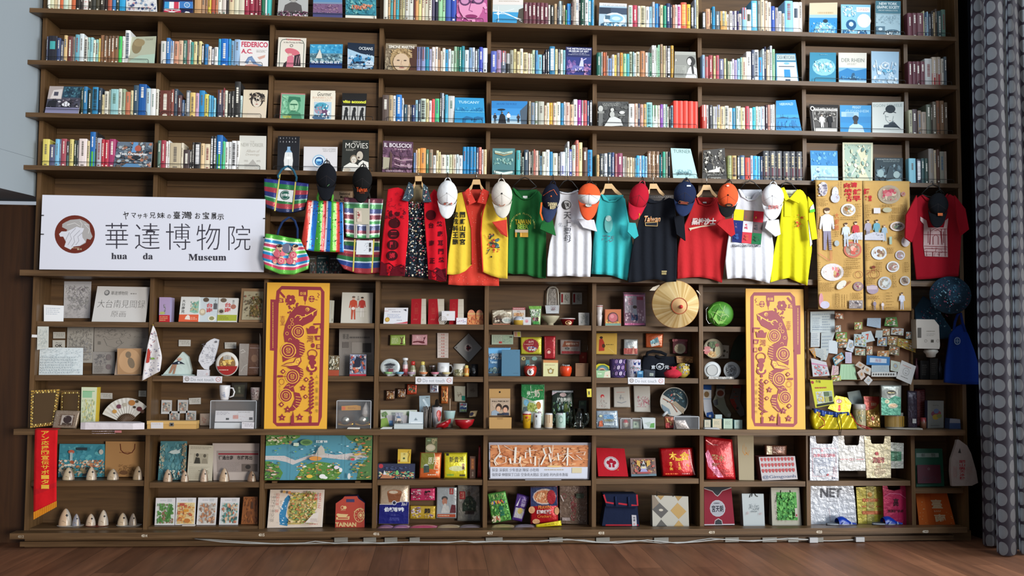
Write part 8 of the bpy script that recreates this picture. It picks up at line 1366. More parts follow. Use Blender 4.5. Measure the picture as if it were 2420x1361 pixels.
PO('cracker_bag','red and navy prawn cracker bag, lowest board of fifth bay','snack bag',Z('o',622,1125,955,1120,945,672,620,682),.22,'a8141c',T('r 0 0 100 52 28345c;e 52 26 44 22 b8a8a0;e 50 26 38 18 c07a50;s 20 12 80 40 26 d09a70,b06a40,d8b088 5;e 78 28 16 20 9a1c28;t|PRAWN|28 50 74 60 d07a3c .03;t|蝦肉蝦餅|22 62 78 74 d8c8c4 .05;t|Crackers|24 76 76 84 d0702c .02;e 4 62 12 10 c89468;e 97 66 9 11 c89468;e 20 94 14 7 c89468'),.06,'foil',zz('J',5)+.01,crimp='8a8088')
PO('slim_bar','slim yellow bar packet leaning in front of the cracker bag','packet',Z('o',688,1165,996,1145,985,1082,684,1132),.16,'c8b414',T('w 34 30 84 70 1 5a4c14 1 3'),.02,'foil',zz('J',5))
K('clear_bag','clear plastic bag with faint red print, lowest board of fifth bay','bag',Z('o',975,1140,1300,1150,1298,680,970,684),.3,'6a5648',T('r 2 4 98 16 7c685c;o 16 28 8 6 .9 98444c;s 40 26 60 92 50 8a3038,9a4048 5 l;s 2 2 98 98 40 8a7c74,54443a,a89a90,4a3c34 6 l;r 60 22 88 34 3a4a3c;l 4 26 14 42 2 d8d4d0;r 8 84 36 92 9a8c88'),.02,'foil',z=zz('J',5))
flat('o',158,428,1122,1166,'J',5,'b09a6c','flat tan sachet lying below the leafy packet',['b09a6c','c0ac80','98845c']);flat('o',436,672,1120,1168,'J',5,'8a8088','flat grey sachet lying below the purple packet',['8a8088','9c949c','787078'])
# bays six to nine
Z6=zz('F',6)
bottle('stack of white paper cups with faint red print, start of the sixth bay',98,190,372,630,.2,Z6,['bcb4b0','c8c0bc','9a5c54'],[(.6,0,0),(.85,.52,1),(.7,.54,0),(.9,.8,0),(.95,.92,2),(1,.97,1),(1,1,1),(.9,.98,1),(0,.9,1)],'f',name='paper_cups')
BX('window_box','orange box with a round window and pink ball, sixth bay','box',Z('f',208,627,408,627,408,420,210,420),.2,.06,'b05a34',T('r 4 4 96 96 b8642c;s 4 60 96 88 16 c8a040,d0b050 3;r 2 84 98 98 6a8a7c;r 18 44 82 72 4a1c1c;c 50 48 32 4a1c1c;c 50 50 27 b0545c;c 44 42 12 c87a80'),None,None,Z6)
PO('toy_packet','pink glossy packet with a blue dungaree print, sixth bay','packet',Z('f',438,627,714,627,708,218,432,212),.24,'a8889c',T('r 4 4 96 8 c87aa0;r 6 8 60 60 b0a8b4;r 62 10 90 20 9a3850;p 34 84 66 84 64 62 36 62 28406a;p 38 66 62 66 60 48 42 48 b0b8c4;e 52 42 10 5 4a4038;w 22 14 44 36 4 c86a88 1 2;s 6 50 94 92 16 c8a8b8,d8c0cc,8a6a80 4;r 4 92 96 98 c86a98'),.04,'foil',Z6,crimp='c878a0')
o=thing('conical_hat','round straw conical hat with a red button, hung in front of the sixth bay','hat',at(*Z('f',1080,660),-.03))
c=at(*Z('f',1080,360),-.02);tip=at(*Z('f',1150,392),-.16);r=mm(302/5.236,-.02);m=M();n=72;rings=[(1,0),(.985,-.008),(.7,.3),(.45,.56),(.33,.68),(.16,.88),(.03,1)];P=[];fs=[];cs=[];R=Rnd(1);tone=[R.choice(['c8ac78','bc9e68','d0b888','b4945c','c4a874'])for _ in range(n)]
for a,b in rings:
 for j in range(n):w=6.2832*j/n;P.append(c+(tip-c)*max(b,0)+V3((r*a*cos(w),-.004 if b<0 else 0,r*a*sin(w))))
for i in range(6):
 for j in range(n):fs.append((i*n+j,i*n+(j+1)%n,(i+1)*n+(j+1)%n,(i+1)*n+j));cs.append('a06a3c' if i==0 else 'c8a070' if i>=4 else tone[j])
m.faces([tuple(p)for p in P],fs,cs,False);m.go('straw_cone','matte',o)
m=M();m.tube([c+(tip-c)*.68+V3((r*.33*cos(j*.26),-.004,r*.33*sin(j*.26)))for j in range(24)],.0035,'9a4a30',5,True);m.go('ring','matte',o)
m=M();m.lathe([(.016,0),(.014,.008),(0,.014)],tip,'b82c28',14,RX);m.go('button','satin',o)
for q in([760,190,825,192,890,140,880,120,800,150],[1340,195,1395,255,1370,205,1345,185]):
 p=Z('f',*q);m=M();m.extr([at(p[i],p[i+1],-.015)for i in range(0,len(p),2)],V3((0,.004,0)),'c8bca8');m.go('chin_strap','cloth',o)
m=M();a=at(*Z('f',1080,100),-.01);m.tube([a,(a.x,-.004,SH[5]+.007),(a.x,.03,SH[5]+.006)],.003,'1a1816',6);m.go('cord','satin',o)
Z6=zz('G',6)
PO('paper_sleeve','yellow square sleeve with a red lantern figure, sixth bay back wall','packet',Z('f',96,980,354,982,358,718,98,718),BY-.02,'c09c48',T('p 12 86 40 84 40 46 28 22 14 30 a83828;e 24 20 8 6 3a2a20;e 36 60 8 10 4a3020;w 48 50 92 58 1 6a5a30 1 2;l 60 70 90 94 .8 d8bc78'),.01,'paper')
for q,l,c,ops in(((438,988,614,988,614,795,440,790),'white sachet with a brick red foot','a0a4a4',[('r',0,58,100,96,'98443c'),('w',20,14,80,36,3,'6a7888',1,2),('p',[60,96,80,96,74,50,66,50],'b87a68')]),((712,897,920,897,932,722,710,718),'orange sachet with a tilted blue box print','a84c20',[('p',[34,96,84,80,70,24,24,56],'5a8490'),('p',[34,96,84,82,80,62,30,78],'b8b4ac'),('e',52,72,4,4,'2a2a2a')]),((1045,973,1228,975,1232,792,1042,788),'dim pink sachet with a cream disc','7c4448',[('r',0,0,100,16,'8a3c44'),('e',50,66,40,36,'a89c80'),('e',50,66,24,22,'948868')])):
 PO('sachet',l+', sixth bay back wall','packet',Z('f',*q),BY-.02,c,T(*ops),.025)
K('paper_fan_sign','yellow eight-sided card with a green disc and smiling face, sixth bay','card',Z('f',92,1180,262,1180,262,1050,205,1020,130,1018,92,1042),.24,'b8ac28',lambda A:(A.E(*Z('f',180,1110),16,15,'4a6a58',20),A.E(*Z('f',178,1112),12,12,'5a7a8a',18),A.E(*Z('f',172,1115),9,9,'c09478',16),A.E(*Z('f',172,1108),8,4,'4a2c24'),A.E(*Z('f',150,1148),3,3,'a84840'),A.E(*Z('f',188,1148),3,3,'a84840')),.004,z=Z6)
BX('soap_box','green and cream flat box with rounded print, in front of the yellow card','box',Z('f',105,1268,276,1268,272,1180,100,1178),.18,.07,'8ab084',T('p 50 100 100 100 100 0 62 20 c4c0a8;w 10 34 44 60 1 d0dcc8 1 3;e 78 70 6 10 c08a78'),'a8c09c',None,Z6)
def basket(label,x0,x1,y0,y1,art,col):
 X0,Y0_=Z('f',x0,y0);X1,Y1_=Z('f',x1,y1);turned('fabric_basket',label,'basket',0,X0,X1,Y0_,Y1_,.2,Z6,[(.9,0),(1,.06),(1,.96),(.95,1),(.92,.9),(.9,.1),(0,.1)],'cloth',None,24,col,None,art)
def hexes(A):
 for j in range(3):
  for i in range(4):
   x,y=8+i*28+(j%2)*14,18+j*32
   if 4<x<98:A.E(x,y,13,17,'1f1c3c',6,30);A.E(x,y,10.5,13.5,'8a7098' if(i+j)%2 else 'b0a4b8',6,30);A.L([x,y-13,x,y+13],.6,'6a4a80')
basket('purple hexagon-patterned fabric basket, sixth bay',280,470,1028,1258,hexes,'4a3868')
def hens(A):
 for j in range(2):
  for i in range(3):
   x,y=20+i*30,26+j*48;A.P([x-9,y-4,x-6,y+10,x+6,y+10,x+9,y-6,x+4,y-2,x-4,y-1,x-6,y-10],'22306a');A.E(x-7,y-11,2.4,2,'a83a40')
 A.S(4,46,96,58,16,'a84850 5a8a8a',1.6);A.S(4,4,96,96,16,'6a8a90 a86068',1.4)
basket('white fabric basket with navy hens, sixth bay',490,668,1030,1258,hens,'b4b0bc')
o=thing('black_cloth_bag','black cloth bag with white characters round an emblem, sixth bay','bag',at(*Z('f',880,1262),.24))
m=M();sheet(m,Z('f',0,1000)[1:]*1+[Z('f',0,1010)[1],Z('f',0,1015)[1]],[Z('f',0,1272)[1]]*2,[Z('f',v,0)[0]for v in(700,665,655,660)],[Z('f',v,0)[0]for v in(1085,1105,1105,1090)],lambda x,y:.335+.008*sin(x/6+y/15),16,10,'11141c',.05);rest(m,Z6);m.go('bag_body','cloth',o)
m=M();p=Z('f',720,1010,735,960,800,940,900,955,965,985,955,1015,880,1020,830,1000);m.tube([at(p[i],p[i+1],.34)for i in range(0,len(p),2)],.013,'0e1016',8);m.go('handle','cloth',o)
m=M();A=Art(m,Pl(.322));A.T('東',*Z('f',780,1115,832,1165),'b4b8bc',.04);A.T('元',*Z('f',945,1118,1002,1165),'b4b8bc',.04);x,y=Z('f',888,1130);A.E(x,y,9.5,8,'b4b8bc',18);A.E(x,y,7.5,6.2,'11141c',18);A.E(x-1,y+1,4,3.4,'a0a4a8',10);A.P(Z('f',905,1112,945,1105,920,1090,890,1095),'b4b8bc');m.go('print','paper',o)
K('small_blue_card','small blue picture card leaning on the grey pouch','card',Z('f',606,1264,680,1266,682,1178,612,1176),.17,'4a7ca0',T('r 10 50 90 92 2a5a80;e 50 30 30 14 8ab0c8'),.003,z=Z6)
PO('grey_pouch','grey zipped pouch with a pale square patch, sixth bay','pouch',Z('f',680,1264,826,1262,830,1172,684,1158),.18,'3a3f48',T('r 54 40 88 78 98a098;w 58 48 84 70 2 6a746c'),.05,'cloth',Z6)
m=M();c=at(*Z('f',1048,1272),.15);c.z=Z6;m.lathe([(.035,0),(.07,.02),(.078,.04),(.05,.065),(.02,.075),(.03,.095),(0,.09)],c,'b02838',14,None,1,.8);R=Rnd(3);m.v=[(x+R.uniform(-.007,.007),y+R.uniform(-.007,.007),max(z+R.uniform(-.006,.006),Z6))for x,y,z in m.v];tag(m.go('drawstring_pouch','cloth'),'crumpled red drawstring pouch beside the yellow ball','pouch')
m=M();a,b=at(*Z('f',1098,1165),.2).x,at(*Z('f',1282,1165),.2).x;r=(b-a)/2;m.lathe([(0,0)]+[(r*sin(i*pi/10),r-r*cos(i*pi/10))for i in range(1,10)]+[(0,2*r)],((a+b)/2,.2+r,Z6),'c0a848',22);x,y=Z('f',1190,1165);Q=r*FPX/8.3;A=Art(m,Pf(lambda X,Y_:.2+r-sqrt(max(0,r*r-((X-x)**2+(Y_-y)**2)*(r/Q)**2))),d0=.0015);A.S(x-Q*.7,y-Q*.7,x+Q*.7,y+Q*.7,44,'a8a8b0 d0bc70 b89c40 8a8a9c c8b468',2.2);tag(m.go('temari_ball','satin'),'yellow patterned ball, end of the sixth bay','ball')
BX('orange_strip_box','flat orange-brown patterned box behind the yellow ball','box',Z('f',1100,1090,1298,1085,1300,1010,1090,1000),.32,.05,'8a5a28',T('s 4 10 96 90 24 a87238,6a4420,b88a48 4'),None,None,None)
for q,l,ops in(((155,635,432,635,428,205,152,205),'white paper bag with a red emblem',[('c',46,42,14,'b8383c'),('c',48,46,8,'c8a8a0'),('s',20,60,80,94,14,'a87a78 9a9a98',3,'l')]),((505,605,832,605,810,198,500,208),'white paper bag with a faint cup drawing',[('w',18,22,76,28,1,'b87a70',1,2),('s',34,40,64,62,14,'8a9094',3,'l'),('l',[22,74,50,80,78,72],1,'7a8088')]),((908,698,1230,700,1218,185,892,172),'taller white paper bag with red strokes',[('s',24,42,94,74,22,'b04058 c0607a',5,'l'),('w',20,78,94,82,1,'c08a90')])):
 PO('paper_bag',l+', sixth bay back wall','paper bag',Z('p',*q),BY-.02,'b0aca4',T(*ops),.012,'paper')
o=thing('round_paper_fan','round tilted paper fan with a dark painted sky, sixth bay wide shelf','fan',at(*Z('p',1695,790),.28))
c=Z('p',1695,492);pl=Pl(.27,12,c[1],0,c[0]);A0=Art(None,pl,d0=0);q=[A0.pt(c[0]+33*cos(-i*.1745)*(1 if 1 else 0)-0,c[1]+34*sin(-i*.1745))for i in range(36)];m=M();m.extr(q,V3((0,.004,0)),'a8a49a');A=Art(m,pl)
A.P([k for i in range(37)for k in(c[0]+31*cos(-i*.0872-.0+.55),c[1]+32*sin(-i*.0872+.55))],'26363c');A.S(c[0]-18,c[1]-26,c[0]+24,c[1]+6,26,'3a5058 8a8c84 98544c 4a6068',3);A.P(Z('p',1880,740,1740,600,1650,520,1720,480,1900,640),'8a7c68');A.L(Z('p',1480,430,1640,520,1760,700),2,'8a5a48');A.L(Z('p',1740,340,1860,440),1.2,'b0a890');A.P(Z('p',1630,740,1600,640,1450,540,1470,640,1530,720),'6a7880');m.go('fan_leaf','paper',o)
m=M();m.tube([pl.hit(*Z('p',1560,690),.004),pl.hit(*Z('p',1470,780),.004)],.012,'b0b0b0',6);m.go('handle','satin',o)
K('barcode_tag','narrow card with a dark bar strip near the sixth divider','tag',Z('p',2075,555,2145,570,2145,270,2080,258),BY-.01,'8a7868',T('r 30 20 62 80 3a302a'),.002)
PO('photo_packet','clear blue-grey packet framing a palace photo, sixth bay wide shelf','packet',Z('p',158,985,606,988,575,640,156,640),.12,'8a98a4',T('r 34 22 82 62 5a88b0;r 34 48 82 62 7a7858;s 2 2 98 98 46 b0bcc4,6a7884,a8b4bc,7a8894 4 l;p 10 92 30 92 28 56 14 60 b05a3c;e 20 30 8 6 b0b490;r 34 72 80 84 a8b4b8'),.03,'foil',ZH)
for x0,x1,l,sub in((640,850,'red-topped ball',0),(862,1052,'green printed block',1)):
 acrylic('acrylic_case','small clear case holding a '+l+', sixth bay',('p',x0,785,x1,988),.1,.12,ZH)
bottle('red and white ball ornament inside its small clear case',685,808,815,980,.13,ZH+.003,['a8a090','a82c30'],[(0,0,0),(.7,.1,0),(1,.5,0),(.95,.62,1),(.6,.92,1),(0,1,1)],'p',name='ball_ornament')
K('printed_block','green and white printed block inside its small clear case','card',Z('p',885,955,1020,960,1022,830,890,826),.15,'8a9c88',T('r 16 14 86 86 a8b8a0;e 36 40 16 18 5a7060'),.02,z=ZH)
BX('white_green_tin','white tin with green corner and rounded lid, sixth bay wide shelf','tin',Z('p',1098,988,1326,990,1326,780,1062,775),.1,.08,'b4bcbc',T('p 50 92 92 92 92 46 62 52 4a8a3c;p 8 50 60 34 62 60 40 84 30 60 9aa8a0'),'9aa4a4',None,ZH)
PO('bean_packet','red and gold curved packet beside the clear tray','packet',Z('p',1520,1022,1705,1022,1680,785,1500,782),.09,'8a4a30',T('p 6 96 92 96 90 66 40 50 6 60 9a2c30;l 26 14 36 40 70 50 60 76 3 c0a468;e 78 66 8 7 4a3020'),.04,'foil',ZH)
acrylic('clear_tray','long low clear tray with a silvery pouch, end of the sixth bay wide shelf',('p',1690,790,2190,1042),.05,.16,ZH)
PO('silver_pouch','silvery pouch lying against the clear tray','pouch',Z('p',1735,1022,2008,1026,1915,838,1688,842),.02,'98908c',T('s 6 10 94 94 26 b8b0a8,7a7470,c8c4bc 4 l'),.02,'foil',ZH)
Z6=zz('I',6)
carrier('folded_bag','red paper bag with white round blossom emblem, sixth bay','bag',Z('r',122,555,478,558,432,225,98,215),.22,.05,'a81824',T('e 48 54 26 25 c0b0b4;e 48 54 24 23 4a1c2c;e 48 54 23 22 c0b4b8;e 48 45 7 8 98182c;e 38 51 7 7 98182c;e 58 51 7 7 98182c;r 38 56 46 68 98182c;r 50 56 58 68 98182c;w 66 74 74 80 1 b07a30'),None,Z6,'cloth',lean=8)
BX('picture_tin','flat box lid with a bright mirrored theatre picture, sixth bay','box',Z('r',515,545,815,538,800,325,500,328),.2,.06,'6a4a40',T('r 0 88 100 100 4a6470;s 4 6 96 84 60 8a3a30,4a3a34,b08a50,5a5a5c,a8483c 4;p 24 36 38 50 38 16 26 10 b89030;p 78 36 64 50 64 16 76 10 b89030;p 38 60 64 60 52 12 a8a8a8;e 51 40 7 7 2a2420;e 51 54 7 8 c8b890;p 36 76 66 76 60 58 42 58 8a88b0;r 24 76 78 86 8a2428'),'34444c',None,Z6,lean=10)
PO('red_bag_pack','square red pack with large yellow characters in glossy wrap, sixth bay','packet',Z('r',880,565,1285,562,1250,215,845,222),.2,'ac0c14',T('t|木|26 14 50 42 c89c18 .04;t|合|58 14 88 44 c89c18 .04;r 44 36 66 46 c89818;t|金丁利|24 48 34 80 c89c18 .03 1;t|冬瓜|50 50 60 80 c89c18 .03 1;t|糖|76 56 84 78 c89c18 .03;w 10 88 56 96 1 c85a18 1 4;w 60 88 94 96 1 b87a78 1 3;l 88 6 92 60 98 96 2.4 d8a0a0;l 70 50 76 70 2 d86a68'),.08,'foil',Z6,4)
o=thing('roll_top_bag','navy roll-top lunch bag with red edging, lowest board of sixth bay','bag',at(*Z('r',390,1150),.2));Z6=zz('J',6)
m=M();A=slab(m,Z('r',165,1135,612,1142,585,890,205,885),Pl(.2),.14,'161e36');rest(m,Z6);A.P(Z('r',205,1122,600,1122,598,1104,210,1104),'98242e');m.go('bag_body','cloth',o)
m=M();A=slab(m,Z('r',215,890,585,900,578,745,185,745),Pl(.175),.16,'141c34');A.L(Z('r',186,750,215,840,305,855),4,'a82834');A.L(Z('r',360,855,470,870),4,'a82834');A.L(Z('r',515,875,590,878,580,750),4,'a82834');m.go('rolled_top','cloth',o)
m=M();A=slab(m,Z('r',525,1125,580,1122,572,995,518,992),Pl(.195),.004,'b4b0b4');A.T('布袋',*Z('r',535,1010,562,1070),'2a3040',.02,1);A.E(*Z('r',550,1100),2,2,'b88a88');m.go('label','cloth',o)
m=M();m.tube([at(*Z('r',325,770),.17),at(*Z('r',330,880),.17)],.009,'1a2440',6);m.tube([at(*Z('r',480,775),.17),at(*Z('r',482,885),.17)],.009,'1a2440',6);m.go('strap','cloth',o)
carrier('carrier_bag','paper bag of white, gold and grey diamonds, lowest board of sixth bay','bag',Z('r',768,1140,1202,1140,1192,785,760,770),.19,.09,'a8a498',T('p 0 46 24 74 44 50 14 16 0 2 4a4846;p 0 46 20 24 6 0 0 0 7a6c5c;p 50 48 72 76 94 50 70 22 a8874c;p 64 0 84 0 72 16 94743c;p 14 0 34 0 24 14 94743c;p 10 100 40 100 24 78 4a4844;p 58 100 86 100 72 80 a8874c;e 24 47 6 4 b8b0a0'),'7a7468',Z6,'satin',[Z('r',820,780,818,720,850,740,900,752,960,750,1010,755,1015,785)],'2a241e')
def cabbage(A):
 pass
o=thing('cabbage_pouch','green cabbage-shaped zip pouch, seventh bay','pouch',at(*Z('g',240,410),.2));Z7=zz('F',7);a,b=at(*Z('g',120,410),.2),at(*Z('g',358,410),.2);rx=(b.x-a.x)/2;rz=rx*.92;c=V3(((a.x+b.x)/2,.24,Z7+rz*.98));R=Rnd(6)
m=M();m.lathe([(rx*sin(i*pi/12)+1e-6,-rz*cos(i*pi/12))for i in range(13)],c,'4a8a2c',24,None,1,.55);rest(m,Z7);m.go('pouch_body','satin',o)
m=M();A=Art(m,Pf(lambda X,Y_:.24-.56*rx*sqrt(max(.02,1-(((X-(pxy(c)[0]))/(rx*FPX/8.34))**2+((Y_-pxy(c)[1])/(rz*FPX/8.34))**2)))),d0=.004)
x,y=pxy(c);k=rx*FPX/8.34
for pts,col in(([-.8,.3,-.9,-.2,-.5,-.7,0,-.8,-.2,-.3,-.5,.2],'5a9a38'),([-.1,-.8,.5,-.7,.85,-.2,.8,.3,.4,0,.1,-.4],'6aaa44'),([-.5,.3,-.2,-.3,.3,-.2,.5,.3,.2,.7,-.2,.7],'86b85a'),([.4,.1,.85,.3,.5,.75,.2,.7],'4a8a30')):A.P([v*k*.95+(x if i%2==0 else y)for i,v in enumerate(pts)],col)
for l in([-.1,.8,.1,.2,.3,-.4,.4,-.7],[.1,.2,-.3,-.1,-.6,-.2],[.1,.1,.5,0,.7,.2],[-.4,.7,-.6,.2,-.7,-.1],[0,.4,.4,.5]):A.L([v*k*.9+(x if i%2==0 else y)for i,v in enumerate(l)],.9,'b8d088')
m.go('leaf_print','paper',o);m=M();p=Z('g',128,235,105,260,108,350,128,385,160,380);m.tube([at(p[i],p[i+1],.2)for i in range(0,10,2)],.003,'a8a8a8',6);m.go('zip_pull','metal',o)
K('paper_coaster','square cream card with two small drawings behind the food plate','card',Z('g',205,688,300,686,305,575,210,568),BY-.02,'a8a090',T('e 60 44 12 10 4a4a38;e 56 80 10 9 5a5040;e 86 52 7 7 6a5a44'),.003)
plate('food_plate','round plate print of sliced meat and greens, seventh bay','g',167,600,88,88,.37,'b8b098','G',7,T('e 52 28 24 18 3a5a2c;s 34 14 70 40 26 4a6a34,2f4a24,6a8a48 3;e 22 44 16 8 b86868 14;e 20 56 18 8 c07a78;e 24 68 18 8 b86060;e 48 76 24 14 c8a868;e 72 56 14 24 b8b48c;e 70 30 10 9 8a3a2c;s 34 58 64 90 20 d0b078,b8863c 3'))
ob=bpy.data.objects['food_plate'];ob.location.z+=at(*Z('g',167,688),.37).z-zz('G',7)
K('leaf_cloth','dim green leaf-shaped cloth pinned beside the snake board','cloth',Z('g',310,690,400,710,450,640,455,480,390,485,350,540,325,620),BY-.01,'2a3428',None,.004,'cloth')
for x,l in((157,'with a smooth centre'),(325,'with a rippled centre')):
 plate('silver_plate','small silver foil plate '+l+', seventh bay','g',x,782,75,76,.28,'8a8c8c','G',7,(lambda A:A.C(50,50,30,'a8aaa8',20))if x<200 else T('s 24 24 76 76 40 b8bcc0,6a6e72,98a0a4 3'),'b8bcbc',lean=6)
K('foil_strip','crumpled clear strip lying under the silver plates','film',Z('g',125,865,355,865,350,845,130,845),.2,'8a8a88',T('s 2 10 98 90 24 b8b8b8,5a5a58,d0d0d0 3 l'),.03,'foil',z=zz('G',7))
def sock(label,q,c1,c2,art,top):
 o=thing('sock',label,'sock',at(q[0],max(q[1::2]),.39),'socks pinned side by side');m=M();pl=Pl(.39);A=slab(m,q,pl,.014,c1);art(A);m.go('knit','cloth',o)
sock('white sock with navy cuff and toe, nearest the sixth divider',Z('g',108,1195,160,1210,178,1190,162,1140,150,1060,152,920,82,918,82,1050,88,1140),'a8acb4','',lambda A:(A.P(Z('g',82,958,152,962,152,920,82,918),'1c3a6c'),A.E(*Z('g',112,1000),8,10,'a8a49c'),A.E(*Z('g',110,1000),6,7,'6a5438'),A.P(Z('g',108,1195,160,1210,178,1190,160,1150,110,1160),'2a4a88'),A.E(*Z('g',140,1188),3,3,'a8acb0'),A.L(Z('g',82,1040,150,1040),1.2,'5a7aa0')),'')
sock('grey-green sock with a food picture, in the middle of the row',Z('g',275,1195,315,1205,325,1170,282,1100,262,1030,272,925,200,920,192,1000,165,1060,178,1100,215,1130),'8a8e7c','',lambda A:(A.P(Z('g',196,950,270,955,272,925,200,920),'4a4c50'),A.E(*Z('g',230,990),11,11,'a8a49c'),A.E(*Z('g',230,990),8,7,'7a4434'),A.P(Z('g',178,1100,210,1090,205,1040,175,1050,165,1060),'5a5c60'),A.E(*Z('g',305,1180),4,4,'b0b0a8')),'')
sock('dark grey and red sock beside the snake board',Z('g',405,1195,440,1180,435,1130,400,1060,412,920,340,918,330,980,310,1040,325,1080,365,1140),'5c5450','',lambda A:(A.P(Z('g',338,945,410,948,412,920,340,918),'7a2c24'),A.P(Z('g',310,1040,325,1080,365,1140,372,1100,345,1040),'8a3428'),A.S(*Z('g',345,960,400,1150),12,'8a4438 3a3834',2.5)),'')
for i,(x0,x1,y0,c,c2,l)in enumerate(((92,145,1222,'a8a08c','b4b09c','cream'),(162,240,1212,'b0a488','b8b090','cream and tan'),(258,335,1212,'98ac98','a8b8a0','pale green'),(352,420,1222,'8aa09a','98b0a8','pale teal'))):BX('tiny_box',f'tiny {l} box in the row under the socks','box',Z('g',x0,1296,x1,1297,x1,y0,x0,y0),.12,.05,c,T(('w',20,24,80,60,3,'7a8474'),('r',0,0,12,100,c2)),'5a8a8a',None,ZH)
BX('tiny_box','tiny pale blue box standing on the others under the socks','box',Z('g',187,1214,244,1214,244,1176,186,1178),.16,.05,'98a8a8',None,None,None,None)
K('flat_leaflet','pale leaflet lying flat in front of the tiny boxes','leaflet',Z('g',90,1308,230,1312,210,1298,100,1298),.03,'a8a8a8',None,.05,z=ZH-.0004)
Z7=zz('I',7)
PO('red_foil_bag','tall shiny red gift bag with gold lettering, seventh bay','bag',Z('s',140,612,480,612,440,150,118,110),.22,'a8141c',T('p 0 40 8 70 40 96 60 96 30 60 10 30 c06a88;w 10 14 48 20 1 5a1418 1 2;t|鹽水|22 40 70 56 7a5428 .03;t|意麵|20 60 64 72 6a3018 .03;w 24 76 84 92 4 6a1418;l 4 8 30 18 2 d88a88'),.05,'foil',Z7,4)
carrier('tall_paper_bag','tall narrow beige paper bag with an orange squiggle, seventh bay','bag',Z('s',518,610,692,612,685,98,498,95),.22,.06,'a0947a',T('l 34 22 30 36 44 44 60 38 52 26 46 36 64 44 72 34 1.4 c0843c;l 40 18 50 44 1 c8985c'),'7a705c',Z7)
BX('fruit_box','white carry box with rows of red berries, seventh bay','box',Z('s',782,605,1192,590,1160,325,745,335),.2,.12,'b4aeb0',lambda A:([A.P([4+i*9.4,4+j*24,10+i*9.4,4+j*24,11+i*9.4,12+j*24,8+i*9.4,20+j*24,5+i*9.4,18+j*24,3+i*9.4,10+j*24][::1],'a8383c')for j in range(3)for i in range(10)],A.T('@Gimgoanh',4,78,96,96,'6a7894',.0)),'7a4044',None,Z7)
PO('bread_bag','clear bag of brown bread standing on the berry box','bag',Z('s',815,320,1060,325,1068,208,808,198),.25,'6a4434',T('p 8 92 34 92 34 10 10 8 b0a48c;s 36 10 96 90 26 a88a78,8a5a48,c8b4a8,5a3a2c 4 l'),.06,'foil')
Z7=zz('J',7)
carrier('carrier_bag','maroon paper bag with a round character seal, lowest board of seventh bay','bag',Z('s',120,1145,468,1140,428,704,118,704),.21,.05,'7c2230',T('p 0 4 32 12 38 20 48 24 56 20 60 12 100 2 100 0 0 0 34383c;l 0 4 30 11 40 20 48 24 54 20 66 10 100 2 1.6 b0a8a8;e 46 56 27 22 a8a8ac;e 46 56 25 20 9c9ca2;t|宮天朝|26 48 66 66 1c1e28 .02;w 34 40 60 45 1 2a2c38 1 3;r 0 97 100 100 b4acb0;p 36 98 58 98 60 90 48 84 36 90 34383c;l 34 97 36 88 47 83 58 88 60 97 1.6 b0a8a8'),None,Z7,'paper',lean=5)
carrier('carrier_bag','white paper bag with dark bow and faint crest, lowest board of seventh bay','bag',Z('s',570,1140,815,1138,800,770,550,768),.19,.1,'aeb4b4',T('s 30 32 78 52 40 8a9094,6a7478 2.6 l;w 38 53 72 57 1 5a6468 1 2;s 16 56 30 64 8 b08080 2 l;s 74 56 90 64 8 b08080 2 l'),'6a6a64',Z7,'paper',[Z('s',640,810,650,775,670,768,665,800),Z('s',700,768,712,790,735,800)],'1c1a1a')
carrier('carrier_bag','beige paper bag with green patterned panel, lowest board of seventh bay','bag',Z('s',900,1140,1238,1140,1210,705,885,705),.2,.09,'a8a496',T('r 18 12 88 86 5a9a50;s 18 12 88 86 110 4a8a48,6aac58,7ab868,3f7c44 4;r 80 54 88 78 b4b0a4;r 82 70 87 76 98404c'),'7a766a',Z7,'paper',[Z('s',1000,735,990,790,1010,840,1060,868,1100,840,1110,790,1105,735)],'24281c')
CB=thing('corkboard','wood-framed corkboard crowded with pinned papers, eighth bay','notice board',at(*Z('h',630,730),.06))
cq=Z('h',120,728,1128,728,1142,50,120,46)
K('cork_sheet','','',[cq[0]+4,cq[1]-4,cq[2]-4,cq[3]-4,cq[4]-4,cq[5]+3,cq[6]+4,cq[7]+3],.10,'6a4a34',None,.01,parent=CB);m=M();pf=Pl(.085)
for i in range(4):a,b=(cq[2*i],cq[2*i+1]),(cq[(2*i+2)%8],cq[(2*i+3)%8]);A=Art(m,pf,d0=0);L0=M();m.tube([pf.hit(*a),pf.hit(*b)],.013,'6e4e32',4)
m.go('frame',WD_H,CB)
